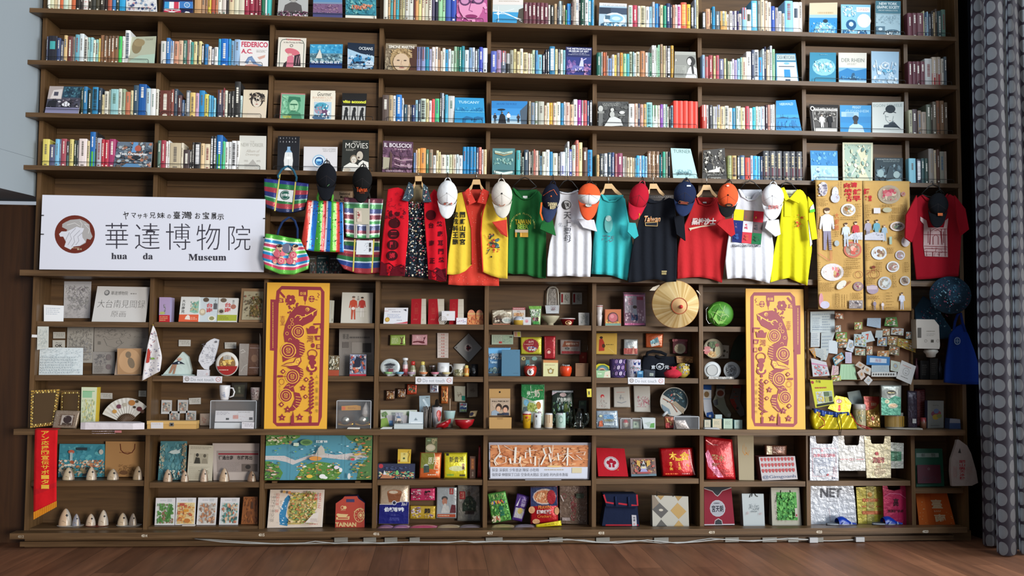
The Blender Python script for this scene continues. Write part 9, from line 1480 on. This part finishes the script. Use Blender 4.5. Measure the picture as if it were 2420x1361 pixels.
NT='''145 272 385 272 380 60 145 68|a8b0b0|white sheet of writing at the board's top corner|p
160 262 258 262 258 110 160 110|b0b8b8|overlapping white sheet on the writing|p
148 412 236 410 240 265 150 265|b0b4b4|white receipt below the large writing|p
245 542 300 540 385 270 250 275|a4acac|long pale strip hanging behind the notes|p
322 470 408 482 415 355 325 345|b4bcc0|blank white note near the green label|0
130 430 195 522 200 430 180 418|b8843c|orange and white tag at the board edge|p
200 500 295 545 300 430 185 420|a8aca8|crumpled white receipt beside the orange tag|p
150 520 170 700 335 690 300 560|b0b0b4|large white ticket with a pink stripe|k
390 330 502 330 502 270 395 268|5c8444|green label with a field print|c
400 360 505 360 505 328 402 332|b8a040|yellow band label under the green one|c
415 420 515 420 515 362 415 366|6c6a60|grey photo label near the blank note|c
490 440 560 465 588 360 520 335|b0b8c0|pale blue crest napkin|o
362 520 385 598 482 520 450 462|5a92a8|blue boarding ticket hanging slanted|c
485 570 548 570 548 465 485 460|b0a4b8|lilac slip beside the blue ticket|p
425 730 600 730 575 580 440 580|90b090|fan of mint green tickets|v
350 750 445 738 440 690 352 690|a8b060|lime paper at the foot of the board|c
345 690 420 680 420 600 360 590|b8a4a0|red and white starred wrapper|k
570 400 690 415 690 290 570 285|98a8ac|pale blue packet with a food photo|c
640 380 775 350 735 255 645 270|a4b0b4|pale bag with a bold red numeral|n
695 205 830 230 832 130 700 130|90a0b0|blue line-printed wrapper near the top|p
865 205 1000 215 985 120 880 125|4c7a40|green leafy salad label|c
930 290 1050 300 1055 232 935 225|a8a8a4|white label with a dark drawing|c
850 300 920 300 920 235 850 235|a49478|tan label beside the white drawing|c
775 320 845 325 850 250 785 250|a0a8a4|small pale note with grey print|p
795 400 890 405 892 312 800 320|7c8894|grey photo card in the board middle|c
895 390 985 400 998 310 900 305|8a7450|brown food label on the upper side|c
990 400 1170 468 1170 350 1000 325|98803c|gold and brown foil packet over the frame|c
905 480 1010 500 1015 410 915 395|7a6a54|dark bread packet below the gold foil|c
580 490 680 495 680 430 582 425|8c9484|label of pale green food in the middle|c
690 485 750 485 750 405 692 405|a89884|cream label by the small cards|c
795 505 910 510 910 445 800 450|a87c4c|orange printed label over the blue bar|c
690 585 918 592 920 510 695 492|3a6a98|long blue wrapper with a white band|b
740 655 915 660 912 590 742 590|9aa8ac|pale ticket under the blue wrapper|p
740 700 985 702 985 655 742 658|b4b4b0|white strip with a row of small icons|i
925 640 1020 660 1020 560 930 540|a8b0a4|pale napkin with a faint face|o
980 715 1125 778 1175 600 1035 540|b4b4b0|large white paper with a round face drawing|f
665 740 712 785 752 735 708 690|b0b0b0|white diamond note hanging below the frame|o
600 660 640 735 680 700 650 620|b0a49c|white card with a cookie picture, slanted|o
650 650 730 690 738 620 680 590|b0aca4|second cookie card overlapping the frame|o
580 590 640 625 680 590 620 550|a89c90|small biscuit card above the cookies|o
390 265 445 262 440 200 395 205|98a09c|pale label with a dark corner|c
385 130 470 145 465 85 390 80|8a5a44|brown snack label at the upper edge|c
575 240 650 240 650 170 575 172|8a9454|yellow-green label near the curtain hem|c
1075 330 1128 332 1128 265 1078 265|8aa0a0|teal postage stamp at the far side|c'''
for i,l in enumerate(NT.split('\n')):
 q,c,lab,k=l.split('|');xy=Z('h',*map(float,q.split()));s=lambda*e:T(*e)
 art={'p':s(('w',8,8,92,92,7,'8a949c',i)),'0':None,'k':s('r 24 0 34 100 b07a94;s 40 10 92 90 10 b04a48,8a9098 3 l'),'c':s('s 6 6 94 94 22 c8c0b0,6a5a48,8a9a68,a86a48,b8b4a8,5a6468 3'),'o':s(('e',50,46,26,26,'98907c'),('e',50,46,16,16,'a87a58' if 'cook' in lab or 'bisc' in lab else '8a98a4'),('w',20,78,80,88,1,'8a8a88')),'v':s(*[('l',[x,4,x+(x-50)*.1,96],1,'a8c8a8')for x in(15,32,50,68,85)]),'n':s('t|7|40 22 70 76 b04838 .04;e 20 80 14 14 8a9a70'),'b':s('r 14 24 86 74 a8b4c0;t|海苔|36 30 64 66 8a4a58'),'i':s(*[('e',x,50,3.4,22,'4a4a48')for x in range(8,98,10)]),'f':s('o 48 48 20 20 .8 7a7a78;l 42 44 46 42 .8 4a4a4a;l 54 44 58 42 .8 4a4a4a;l 42 54 50 58 56 54 .8 4a4a4a;w 16 16 84 24 1 b07a70;w 24 76 78 82 1 5a5a58')}[k]
 K('pinned_paper',lab,'paper',xy,.083-.0011*i,c,art,.001,group='papers pinned to the corkboard')
K('clip_flyer','yellow flyer with four photo squares hanging below the corkboard','flyer',Z('h',195,1005,385,968,360,735,142,728),.02,'b8b83c',T('c 8 10 7 98403c;t|炸雞|24 2 46 12 2a2a24;w 14 24 86 36 1 98483c 1 6;r 14 44 92 88 b0b8b0;s 16 46 50 86 16 c8b048,a8a090 3;r 54 46 74 64 5a6a50;r 76 46 90 64 8a9a80;r 54 66 74 86 9a9c60;r 76 66 90 86 4a4a38;r 10 89 96 97 2c3030'),.003)
o=thing('drawstring_bag','yellow nylon drawstring bag with blue mouth and red cord, eighth bay','bag',at(*Z('h',385,1220),.06));V=lambda l:[Z('h',0,v)[1]for v in l];X=lambda l:[Z('h',v,0)[0]for v in l]
m=M();sheet(m,V([1035,1070,1085,1075,1060]),V([1222,1224,1222,1218]),X([175,168,178,188]),X([530,560,590,600]),lambda x,y:.03+.012*sin(x/5+y/9),20,12,'c8b414',.09);rest(m,ZH);m.go('bag_body','foil',o)
m=M();sheet(m,V([1010,1035,1050,1045]),V([1060,1092,1098,1075]),X([178,175]),X([520,530]),lambda x,y:.028+.01*sin(x/2.5),24,4,'1c3c80',.04);m.go('lining','foil',o)
m=M();A=slab(m,Z('h',315,1010,400,1045,528,1058,545,960,500,905,395,885),Pl(.05),.02,'ccba18');x,y=Z('h',425,940);A.E(x,y,7,5.4,'8a2428',16);A.E(x,y,5.4,4,'b8a8a4',14);A.T('川',x-3,y-3,x+3,y+3,'8a2428',.03);A.P(Z('h',412,1035,440,1038,438,978,420,975),'a82418');m.go('flap','foil',o)
m=M();p=Z('h',225,1040,230,1085,280,1130,285,1170,225,1205);m.tube([at(p[i],p[i+1],.005)for i in range(0,10,2)],.0035,'98202a',6);p=Z('h',540,1060,590,1150,640,1190,700,1210,750,1215,690,1190,600,1165);m.tube([at(p[i],p[i+1],.02)for i in range(0,14,2)],.0035,'98202a',6);m.go('cord','cloth',o)
m=M();p=Z('h',415,1045,405,1120,425,1190,440,1275,450,1200,440,1110,420,1060);m.tube([at(p[i],p[i+1],-.012)for i in range(0,14,2)],.003,'15140f',6);m.go('black_cord','cloth',o)
K('grey_envelope','blank grey paper packet leaning at the back, eighth bay','packet',Z('h',530,970,665,965,625,832,505,852),BY-.1,'8a9490',None,.006)
bottle('tall clear jar with a metal lid and pale labels, eighth bay',590,708,970,1208,.12,ZH,['9a9478','b0a888','98987c','b4b0a8'],[(.95,0,0),(1,.05,1),(1,.3,2),(1,.55,1),(1,.75,0),(.97,.8,3),(1,.82,3),(1,.98,3),(.9,1,3),(0,1,3)],'h',name='storage_jar',art=T('s 8 24 60 92 20 8a8a5c,a8a078,b8a468 4'))
PO('gold_packet','red and gold foil snack packet behind the jar','packet',Z('h',690,1215,828,1215,818,908,662,905),.2,'a8843c',T('p 0 46 60 40 100 20 100 0 0 0 8a2c24;e 52 26 34 12 a84430;t|豆菓子|44 20 80 30 c8b898 .02;s 8 46 96 96 30 d0b060,8a5c28,e0cc88,b07a34 4;e 50 72 10 7 9a3428'),.05,'foil',ZH)
PO('tea_bag_pack','white and teal tea packet with a bowl picture, eighth bay','packet',Z('h',835,1080,1028,1082,1032,785,830,782),.085,'a0a49c',T('p 0 100 100 100 100 40 70 34 40 46 0 40 2a7a64;e 52 24 24 9 2a2c28;w 34 20 70 28 1 a8a070 1 3;e 30 54 12 7 b0ac90;e 60 68 26 9 a8a894;e 60 67 18 5 b89a78'),.04,'foil')
bottle('clear round box of gold wafer rolls, eighth bay',915,1085,1055,1210,.1,ZH,['a8884c','8a8478'],[(1,0,1),(1,.12,0),(1,.8,1),(1,1,1),(.6,1,1),(0,1,1)],'h',name='wafer_box',art=lambda A:[A.R(x,20,x+7,86,'c8a454' if x%3 else '9a7834')for x in range(6,92,12)])
m=M();m.lathe([(.034,0),(.034,.006),(.02,.009),(0,.009)],at(*Z('h',998,1020),.14),'a8906c',18,RX);m.box(tuple(at(*Z('h',996,1062),.135)),tuple(at(*Z('h',1004,1040),.15)),'6a5a44');tag(m.go('gold_tin','metal'),'round gold tin standing on the wafer box','tin')
PO('dark_clear_pack','dark purple-brown shiny packet with a white tag, end of eighth bay','packet',Z('h',1095,1215,1188,1215,1182,848,1090,840),.08,'2c2430',T('s 4 4 96 96 30 6a6074,4a3c50,8a8494,1c1820 4 l;r 50 74 90 86 a8a8a4'),.04,'foil',ZH)
def pbag(label,q,Y,col,art,slots=None,z=None):
 o=thing('plastic_bag',label,'bag',at(sum(q[0::2])/(len(q)//2),max(q[1::2]),Y));m=M();pl=Pl(Y);A=slab(m,q,pl,.012,col);xs,ys=q[0::2],q[1::2];
 A.quad([xs[0],ys[0],xs[1],ys[1],max(xs),slots or min(ys),min(xs),slots or min(ys)]);A.S(2,4,98,98,16,'c8ccd0' if hx(col)[1]>.35 and hx(col)[2]>.3 else 'd8d090' if hx(col)[1]>.3 else 'c04a70',5,'l');art(A);dz=(z-min(v[2]for v in m.v))if z else 0
 if z:rest(m,z)
 m.go('bag_body','foil',o);return o
def vq(x0,x1,yb,yt,ys,hw,skew=0):return Z('t',x0+skew,yb,x1,yb,x1-4,yt,x1-hw,yt,x1-hw-10,ys-14,x1-hw-22,ys,x0+hw+22,ys,x0+hw+10,ys-14,x0+hw,yt,x0,yt)
pbag('white plastic bag printed in a red frame, first in the eighth bay',vq(118,448,610,100,188,62),.11,'a4a8b0',lambda A:(A.L([8,12,90,12,92,88,10,88,8,12],.9,'b0707c'),A.T('台南合記滷味',12,26,88,36,'b05060',.01),A.C(42,18,5,'b88a94'),A.W(16,38,84,62,5,'8a94a8'),A.W(12,62,20,86,2,'8a94a8',1,1,1),A.W(80,62,88,86,2,'b0707c',1,1,1),A.E(50,76,16,8,'98a0ac'),A.E(62,84,4,3,'98404a'),A.R(78,91,88,95,'4a4c60')),Z('t',0,190)[1])
pbag('plain white plastic bag with pink line, second in the eighth bay',vq(440,755,496,95,205,66,18),.115,'aaaaa8',lambda A:(A.R(6,54,34,57,'b87a80'),A.R(66,54,94,57,'b87a80'),A.W(40,50,60,62,2,'b88a90'),A.R(38,8,58,20,'9a9a9c')),Z('t',0,205)[1])
pbag('cream plastic bag with dark red characters, third in the eighth bay',vq(740,1048,580,100,188,70,30),.11,'aca488',lambda A:(A.C(46,30,7,'98343c'),A.T('洪瑞珍',28,40,76,58,'8a3038',.02),A.T('三明治',42,60,62,64,'8a7a60'),A.T('餅店',42,66,60,70,'8a3038'),A.W(34,72,80,90,4,'98806c')),Z('t',0,180)[1])
K('folded_plastic_bag','folded clear bag with green label, last in the eighth bay','bag',Z('t',1050,470,1192,470,1195,180,1030,170),.115,'8e928c',T('r 0 34 84 72 1c5a40;w 10 40 78 66 3 4a8068 1 2;r 30 0 52 100 7c827a;r 30 34 52 72 164a34'),.01,'foil')
Z8=zz('J',8)
pbag('big white plastic bag lettered NET, lowest board of eighth bay',Z('t',128,1145,655,1140,635,850,615,695,122,702),.3,'a8aeb8',lambda A:(A.T('NET',22,8,68,32,'3e424c',.03),A.T('TAIWAN',36,40,58,43,'6a6e78'),A.L([48,50,70,90],1,'c8d0d8'),A.L([40,60,44,96],.8,'b8a8b0')),None,Z8)
pbag('yellow plastic bag with orange print bands, lowest board of eighth bay',Z('t',672,1140,965,1140,972,1000,940,710,648,722),.3,'a89c38',lambda A:(A.R(36,0,64,100,'98904a'),A.C(48,22,9,'b0802c'),A.T('嘉義福義軒',20,32,82,42,'b0542c',.02),A.R(18,52,34,56,'a8642c'),A.R(72,52,90,56,'a8642c'),A.T('蛋捲',42,50,62,58,'98602c'),A.R(18,66,90,75,'a8582c')),None,Z8)
pbag('magenta plastic bag with black characters, lowest board of eighth bay',Z('t',970,1140,1236,1140,1226,780,1210,674,1160,680,1155,730,1090,745,1020,735,1005,690,952,676,960,800),.235,'ac1c4c',lambda A:(A.T('高',42,34,64,54,'3a1020',.02),A.T('來萬好特產',18,62,84,70,'4a1020',.02),A.L([6,30,30,22,70,24,94,34],1.2,'d86a90')),None,Z8)
for x0,x1,l in((325,680,'in front of the NET bag'),(856,1210,'in front of the magenta bag')):
 a,b=at(*Z('t',x0,1150),.17).x,at(*Z('t',x1,1150),.17).x;w=b-a;o=thing('slipper','blue plastic slipper '+l,'slipper',((a+b)/2,.17,Z8),'pair of blue slippers')
 sole=[(a+w*(.5-.5*cos(t*.314)),.215-.045*sin(t*.314)*(1 if t<5 else 1.15))for t in range(11)]+[(a+w*(.5+.5*cos(t*.314)),.215+.045*sin(t*.314))for t in range(1,10)]
 m=M();m.extr([(x,y,Z8)for x,y in sole],V3((0,0,.014)),'1c2434','1c2434');m.extr([(x,y,Z8+.014)for x,y in sole],V3((0,0,.008)),'a8acb0','b4b8bc');m.extr([(x,y,Z8+.022)for x,y in sole],V3((0,0,.003)),'3a4450','3a4450');m.go('sole','satin',o)
 m=M();m.grid(lambda u,v:V3((a+w*(.36+.56*u),.215-.052*cos(pi*v),Z8+.02+(.075-.05*u)*sin(pi*v)*(.35+.65*sin(pi*min(1,u*1.1+.12))))),10,10,'1038a0');m.v=list(m.v);m.go('strap','gloss',o)
 m=M();A=Art(m,Pl(.15));A.P(Z('t',x0+160,1115,x0+180,1112,x0+205,1075,x0+180,1085),'98a8c8');A.P(Z('t',x0+268,1115,x0+282,1112,x0+272,1080,x0+262,1085),'98a8c8');m.go('mark','paper',o)
o=thing('bucket_hat','dark blue flowered bucket hat hanging at the bookcase end','hat',at(*Z('v',345,880),-.02));c=at(*Z('v',342,755),-.07);r=mm(146/2.723,-.03)
m=M();m.lathe([(r,0),(r*.98,.008),(r*.62,.05),(r*.58,.06),(r*.5,.11),(r*.44,.12),(0,.125)],c,'1d3444',32,RX,1,.86);m.go('hat_body','cloth',o)
m=M();R=Rnd(9);X_,Y_=Z('v',342,755);A=Art(m,Pf(lambda x,y:-.16),d0=.02)
def spray(A,n,X,Y,rx,ry):
 for i in range(n):a=R.uniform(0,6.3);q=sqrt(R.random());A.E(X+rx*q*cos(a),Y+ry*q*sin(a),R.uniform(.8,2.6),R.uniform(.7,2),R.choice('2f5a6c 48707c 5a3040 6a8a94 243c50 7a4450 3a6478'.split()),7,R.uniform(0,90))
m2=M();A2=Art(m2,Pf(lambda x,y:(lambda d:-.07-(.05*(1-d)/.38 if d>.62 else .115+.01*(1-d)))(min(1,math.hypot((x-X_)/54,(y-Y_)/46)))),d0=.006);spray(A2,150,X_,Y_,50,42);m2.go('flower_print','paper',o)
m=M();sheet(m,V_:=[Z('v',0,v)[1]for v in(760,790,830,900)],[Z('v',0,v)[1]for v in(920,960,1040,1030)],[Z('v',v,0)[0]for v in(170,115,118)],[Z('v',v,0)[0]for v in(300,345,360)],lambda x,y:.105+.008*sin(x/6+y/10),14,12,'1f3848',.008);A=Art(m,Pf(lambda x,y:.105+.008*sin(x/6+y/10)),d0=.005);spray(A,90,*Z('v',235,905),34,32);tag(m.go('flowered_scarf','cloth'),'dark blue flowered cloth bunched below the bucket hat','cloth')
o=thing('soap_dispenser','white wall soap dispenser with small printed squares, at the bookcase end','dispenser',at(*Z('v',200,1100),.0))
m=M();slab(m,Z('v',128,1098,272,1102,276,1080,270,950,240,912,124,910,122,925),Pl(-.04),.09,'aca498','a09888');m.go('housing','satin',o)
m=M();A=Art(m,Pl(-.0405));A.R(*Z('v',132,965,156,1030),'58544e');A.W(*Z('v',190,980,255,995),1,'8a8478',1,2);A.W(*Z('v',190,1000,250,1020),2,'98948a');A.R(*Z('v',218,1042,236,1060),'4a463e');A.O(*Z('v',185,1050),3,3,.6,'6a665c');A.O(*Z('v',262,1050),3,3,.6,'6a665c');m.go('print','paper',o)
m=M();m.lathe([(.0,0),(.035,.006),(.04,.03),(.06,.05),(.05,.07),(0,.07)],at(*Z('v',218,1158),.02),'a8a49a',14);m.go('nozzle','satin',o)
m=M();p=at(*Z('v',135,1000),.09);m.box((7.238,.045,p.z-.05),(p.x+.04,.1285,p.z+.05),'6a6258');m.go('bracket','satin',o)
o=thing('blue_tote_bag','royal blue cloth bag with a white round badge hanging at the bookcase end','bag',at(*Z('v',420,1325),-.03))
m=M();sheet(m,[Z('v',0,v)[1]for v in(1010,960,940,1010)],[Z('v',0,1318)[1],Z('v',0,1330)[1],Z('v',0,1330)[1]],[Z('v',v,0)[0]for v in(345,330,315,310)],[Z('v',v,0)[0]for v in(460,500,530,552)],lambda x,y:-.03+.012*sin(x/8),14,14,'0c2a72',.03);m.go('bag_body','cloth',o)
m=M();p=Z('v',362,1010,372,930,390,880,410,872,420,930,440,990);m.tube([at(p[i],p[i+1],-.02)for i in range(0,12,2)],.012,'0c2564',6);m.go('handle','cloth',o)
m=M();x,y=Z('v',388,1050);A=Art(m,Pl(-.055));A.E(x,y,7.4,9,'8a98a8',20);A.E(x,y,6,7.4,'24406a',18);A.L([x-5,y,x+5,y],1.2,'8a98a8');A.L([x,y-6,x,y+6],1.2,'8a98a8');m.go('badge','paper',o)
ZG9=zz('G',9)
for i,(x0,x1,y0,c,l)in enumerate(((118,145,1165,'5a3038','reddish bottle at the foot of the white dispenser'),(150,205,1180,'1a1816','black carton below the dispenser nozzle'),(212,262,1165,'3a3834','grey carton behind the bookcase end'),(270,300,1175,'282830','dark bottle beside the royal blue bag'))):
 if i in(0,3):bottle('dim '+l,x0,x1,y0,1300,.28,ZG9,[c,c],[(.95,0,0),(1,.6,0),(.5,.75,1),(.5,1,1),(0,1,1)],'v')
 else:BX('dim_carton','dim '+l,'box',Z('v',x0,1300,x1,1300,x1,y0,x0,y0),.28,.06,c,T('w 20 20 80 80 6 6a6660'),None,None,ZG9)
PO('patterned_packet','red packet of fine slanting lines, ninth bay wide shelf','packet',Z('u',128,378,198,378,188,122,112,120),.3,'5c2024',lambda A:[A.L([6,6+i*6.2,94,2+i*6.2],.5,'8a4a44')for i in range(15)],.04,'foil',ZH)
BX('blossom_box','grey box with a painted posy, ninth bay wide shelf','box',Z('u',204,378,312,376,312,196,204,194),.2,.05,'7c7c74',T('e 42 48 20 10 7a3c50;e 66 46 18 9 8a3a44;e 54 38 16 9 5a6a8a;e 50 60 20 10 a88c2c;e 72 56 16 8 7a7a38;w 34 14 70 20 1 5a5a54;w 20 88 76 94 1 5a5a54'),'4a5070','28345a',ZH)
bottle('small red-capped bottle before the lined packet',165,206,305,380,.1,ZH,['6a4430','7a2c2c'],[(.9,0,0),(1,.6,0),(.9,.66,1),(.9,1,1),(0,1,1)],'u')
BX('tissue_box','small blue and white box at the far end of the wide shelf','box',Z('u',350,382,426,382,422,318,352,312),.12,.08,'283c60',T('p 0 44 100 40 96 0 4 0 7a7a80'),'202c48',None,ZH)
K('flat_leaflet','long white leaflet lying along the wide shelf edge, ninth bay','leaflet',Z('h',915,1216,1240,1224,1238,1210,1000,1208),.02,'9a9488',None,.07,z=ZH-.0004)
Z9=zz('I',9)
o=thing('green_post_box','flat green board with a dark red window panel, ninth bay','board',at(*Z('u',220,755),.2))
K('board','','',Z('u',128,755,316,752,302,500,120,500),.22,'0c4a34',T('r 4 12 86 23 7a8a80;t|郵|22 13 36 22 1c2420;t|筒|58 13 74 22 1c2420'),.03,'satin',lean=5,parent=o,z=Z9)
K('window_panel','','',Z('u',138,742,296,740,288,618,134,618),.205,'4a1424',T('c 50 22 5 7a6a6a;c 50 22 3 3a1420;s 14 60 86 86 22 343038,4a3c44 4 l'),.006,'satin',lean=5,parent=o)
q=Z('u',368,760,500,758,542,738,530,660,495,540,470,490,432,462,415,450,400,452,395,480,362,580,358,660)
o=thing('plastic_bag','white plastic bag with a column of red characters hung at the bookcase end','bag',at(*Z('u',450,760),-.03));m=M();A=slab(m,q,Pl(-.02),.03,'988c84');A.P(Z('u',408,538,428,540,420,505),'2a2420');A.T('關山臨天冰糖',*Z('u',418,585,455,718),'98343a',.02,1);A.W(*Z('u',374,630,402,715),3,'a06a64',1,1,1);A.W(*Z('u',460,630,505,690),4,'a07a74',2,1,1);m.go('bag_body','foil',o)
m=M();p=at(*Z('u',412,452),-.01);m.tube([p,(p.x,.0,SH[8]-.06),(7.58,.10,SH[8]-.05),(7.65,.125,SH[8]-.05)],.003,'3a3028',6);m.go('string','cloth',o)
carrier('carrier_bag','orange paper bag with two cream characters, lowest board of ninth bay','bag',Z('u',148,1034,390,1034,335,822,124,820),.2,.07,'a84a14',T('r 0 0 26 100 b4561c;r 44 0 46 100 98400e;t|臺|44 20 76 48 b8a07c .03;t|南|46 66 78 90 b8a07c .03;w 48 54 72 60 2 b8a07c 1 1.5;s 4 10 24 96 5 b88a5c 2.5 r;s 82 10 98 96 5 b07a44 2 r'),'7a3610',zz('J',9),lean=6)
# loose things around
K('grey_book','grey book standing behind the black shirt, its title just showing','book',Z('z',240,420,525,420,525,285,242,285),.2,'5a5450',T('t|HOLLAND ART|6 10 92 22 98928c'),.03)
K('statistics_book','cream book with black title lines, half hidden behind the hanging bags','book',Z('w',905,640,1125,640,1135,325,915,322),.24,'a08468',T('t|Statistical|30 4 86 14 2a2420 .02;t|Models|36 16 80 26 2a2420 .02;t|for the Social|10 28 74 36 2a2420 .02;t|and Behavioral|10 38 80 46 2a2420 .02'),.025,z=ZF.get(('E',3))+.0008)
for x0,x1,y0,c,l in((640,720,1062,'48443c','grey magazine beside the flower-print bag'),(725,860,1050,'1f3438','dark teal magazine in the middle behind the bags'),(865,1010,1060,'3a3434','dim photo magazine partly behind the lowest striped bag')):K('magazine',l,'magazine',Z('w',x0,1278,x1,1278,x1,y0,x0,y0),.2,c,T('s 6 30 94 94 20 5a6464,8a8480,3a4a50,6a3c3c 4;w 10 8 80 20 1 8a9494 1 3'),.01,z=SH[5]+.0008,lean=8)
# white cables along the plinth, tape, adapters
for k,(l,pts)in enumerate((('white power cable running straight along the plinth',[460,1273,500,1275,560,1279,640,1284,700,1285,780,1283,860,1284,940,1281,1040,1281,1140,1279,1240,1281,1300,1276,1380,1276,1420,1282,1500,1277,1560,1283,1620,1281,1680,1272,1760,1278,1840,1275,1914,1276,1928,1278,1970,1278,2024,1275]),('second white cable crossing the first along the plinth',[462,1273,520,1280,590,1284,660,1285,720,1283,745,1279,790,1284,850,1281,900,1284,960,1281,1060,1282,1095,1278,1120,1282,1200,1278,1280,1279,1340,1274,1400,1281,1460,1283,1530,1276,1600,1284,1650,1280,1700,1274,1780,1279,1860,1272,1914,1275]))):
 m=M();P=[]
 for i in range(0,len(pts),2):p=at(pts[i],pts[i+1],.05-.012*k);p.z=max(p.z,.006);P.append(p)
 m.tube(P,.0042,'b8b8b4',6);tag(m.go('power_cable','satin'),l,'cable')
for x0,y0,x1,y1,l in((1913,1270,1932,1282,'on the cable below the magenta bag side of the plinth'),(2022,1269,2042,1280,'at the very end of the cable')):
 a,b=at(x0,y1,.03),at(x1,y0,.03);m=M();m.box((a.x,.02,max(a.z,.004)),(b.x,.048,b.z),'b0b0b0','c0c0c0');tag(m.go('power_adapter','satin'),'small white plug adapter '+l,'adapter')
TP=[]
for i,(x,w,l)in enumerate(((806,16,'below the TAINAN box'),(874,15,'below the coffee bag side'),(924,15,'below the coffee bag middle'),(980,12,'below the pink flat sachet'),(1168,20,'below the leafy packet'),(1314,16,'below the clear plastic bag'),(1425,16,'below the navy lunch bag'),(1563,17,'below the diamond bag'),(1730,16,'below the maroon bag'),(1819,17,'below the white crest bag'),(1875,12,'below the green panel bag'),(1938,8,'above the first adapter'))):K('tape_piece','clear tape holding the cable '+l,'tape',[x-w,1281,x+w,1280.5,x+w,1269.5,x-w,1270.5],.044,'84827a',None,.0006,'satin')
# sheer dotted curtain at the window
cm=bpy.data.materials.new('sheer_curtain');cm.use_nodes=True;nt=cm.node_tree;N=nt.nodes.new;LK=nt.links.new;bs=nt.nodes['Principled BSDF'];out=nt.nodes['Material Output']
uv=N('ShaderNodeUVMap');vm=N('ShaderNodeVectorMath');vm.operation='FRACTION';LK(uv.outputs[0],vm.inputs[0]);ds=N('ShaderNodeVectorMath');ds.operation='DISTANCE';ds.inputs[1].default_value=(.5,.5,0);LK(vm.outputs[0],ds.inputs[0])
lt=N('ShaderNodeMath');lt.operation='LESS_THAN';lt.inputs[1].default_value=.41;LK(ds.outputs['Value'],lt.inputs[0])
mx=N('ShaderNodeMixRGB');mx.inputs[1].default_value=hx('4a4248');mx.inputs[2].default_value=hx('7c7470');LK(lt.outputs[0],mx.inputs[0]);LK(mx.outputs[0],bs.inputs['Base Color']);bs.inputs['Roughness'].default_value=.6
tr=N('ShaderNodeBsdfTranslucent');m3=N('ShaderNodeMixRGB');m3.inputs[1].default_value=hx('5c5260');m3.inputs[2].default_value=hx('e4ecf0');LK(lt.outputs[0],m3.inputs[0]);LK(m3.outputs[0],tr.inputs[0])
ms=N('ShaderNodeMixShader');ms.inputs[0].default_value=.55;LK(bs.outputs[0],ms.inputs[1]);LK(tr.outputs[0],ms.inputs[2]);LK(ms.outputs[0],out.inputs[0])
def curtain(label,pts,ztop,name='sheer_curtain'):
 m=M();ps=[(at(x,yb,Y).x,Y,max(.012,at(x,yb,Y).z))for x,yb,Y in pts];L=[0]
 for a,b in zip(ps,ps[1:]):L.append(L[-1]+math.hypot(b[0]-a[0],b[1]-a[1]))
 nz=40;V_=[];fs=[];uvs=[]
 for j in range(nz+1):
  for i,p in enumerate(ps):V_.append((p[0]+.004*sin(j*.35+i),p[1],p[2]+(ztop-p[2])*j/nz));uvs.append((L[i]/.125,(p[2]+(ztop-p[2])*j/nz)/.125))
 w=len(ps)
 for j in range(nz):
  for i in range(w-1):fs.append((j*w+i,j*w+i+1,(j+1)*w+i+1,(j+1)*w+i))
 m.faces(V_,fs,'888',True);o=m.go(name,cm);u=o.data.uv_layers.new(name='UVMap')
 for lp in o.data.loops:u.data[lp.index].uv=uvs[lp.vertex_index]
 tag(o,label,'curtain');return o
curtain('sheer dotted curtain fold in shadow beside the black strip',[(2322,1289,-.10),(2327,1290,-.22),(2335,1290,-.26),(2343,1291,-.28),(2350,1290,-.27),(2357,1290,-.2),(2361,1288,-.1)],5)
curtain('sheer curtain with lit round dots, hanging nearest the window',[(2355,1306,-.40),(2356,1310,-.47),(2361,1314,-.54),(2370,1316,-.58),(2380,1317,-.60),(2390,1318,-.60),(2398,1318,-.57),(2402,1316,-.52),(2403,1312,-.45),(2402,1304,-.36)],5)
curtain('last sheer curtain fold at the edge of the room',[(2408,1308,-.36),(2411,1312,-.45),(2414,1314,-.52),(2422,1315,-.54),(2432,1314,-.5),(2440,1312,-.42),(2450,1310,-.4),(2462,1312,-.46)],5)
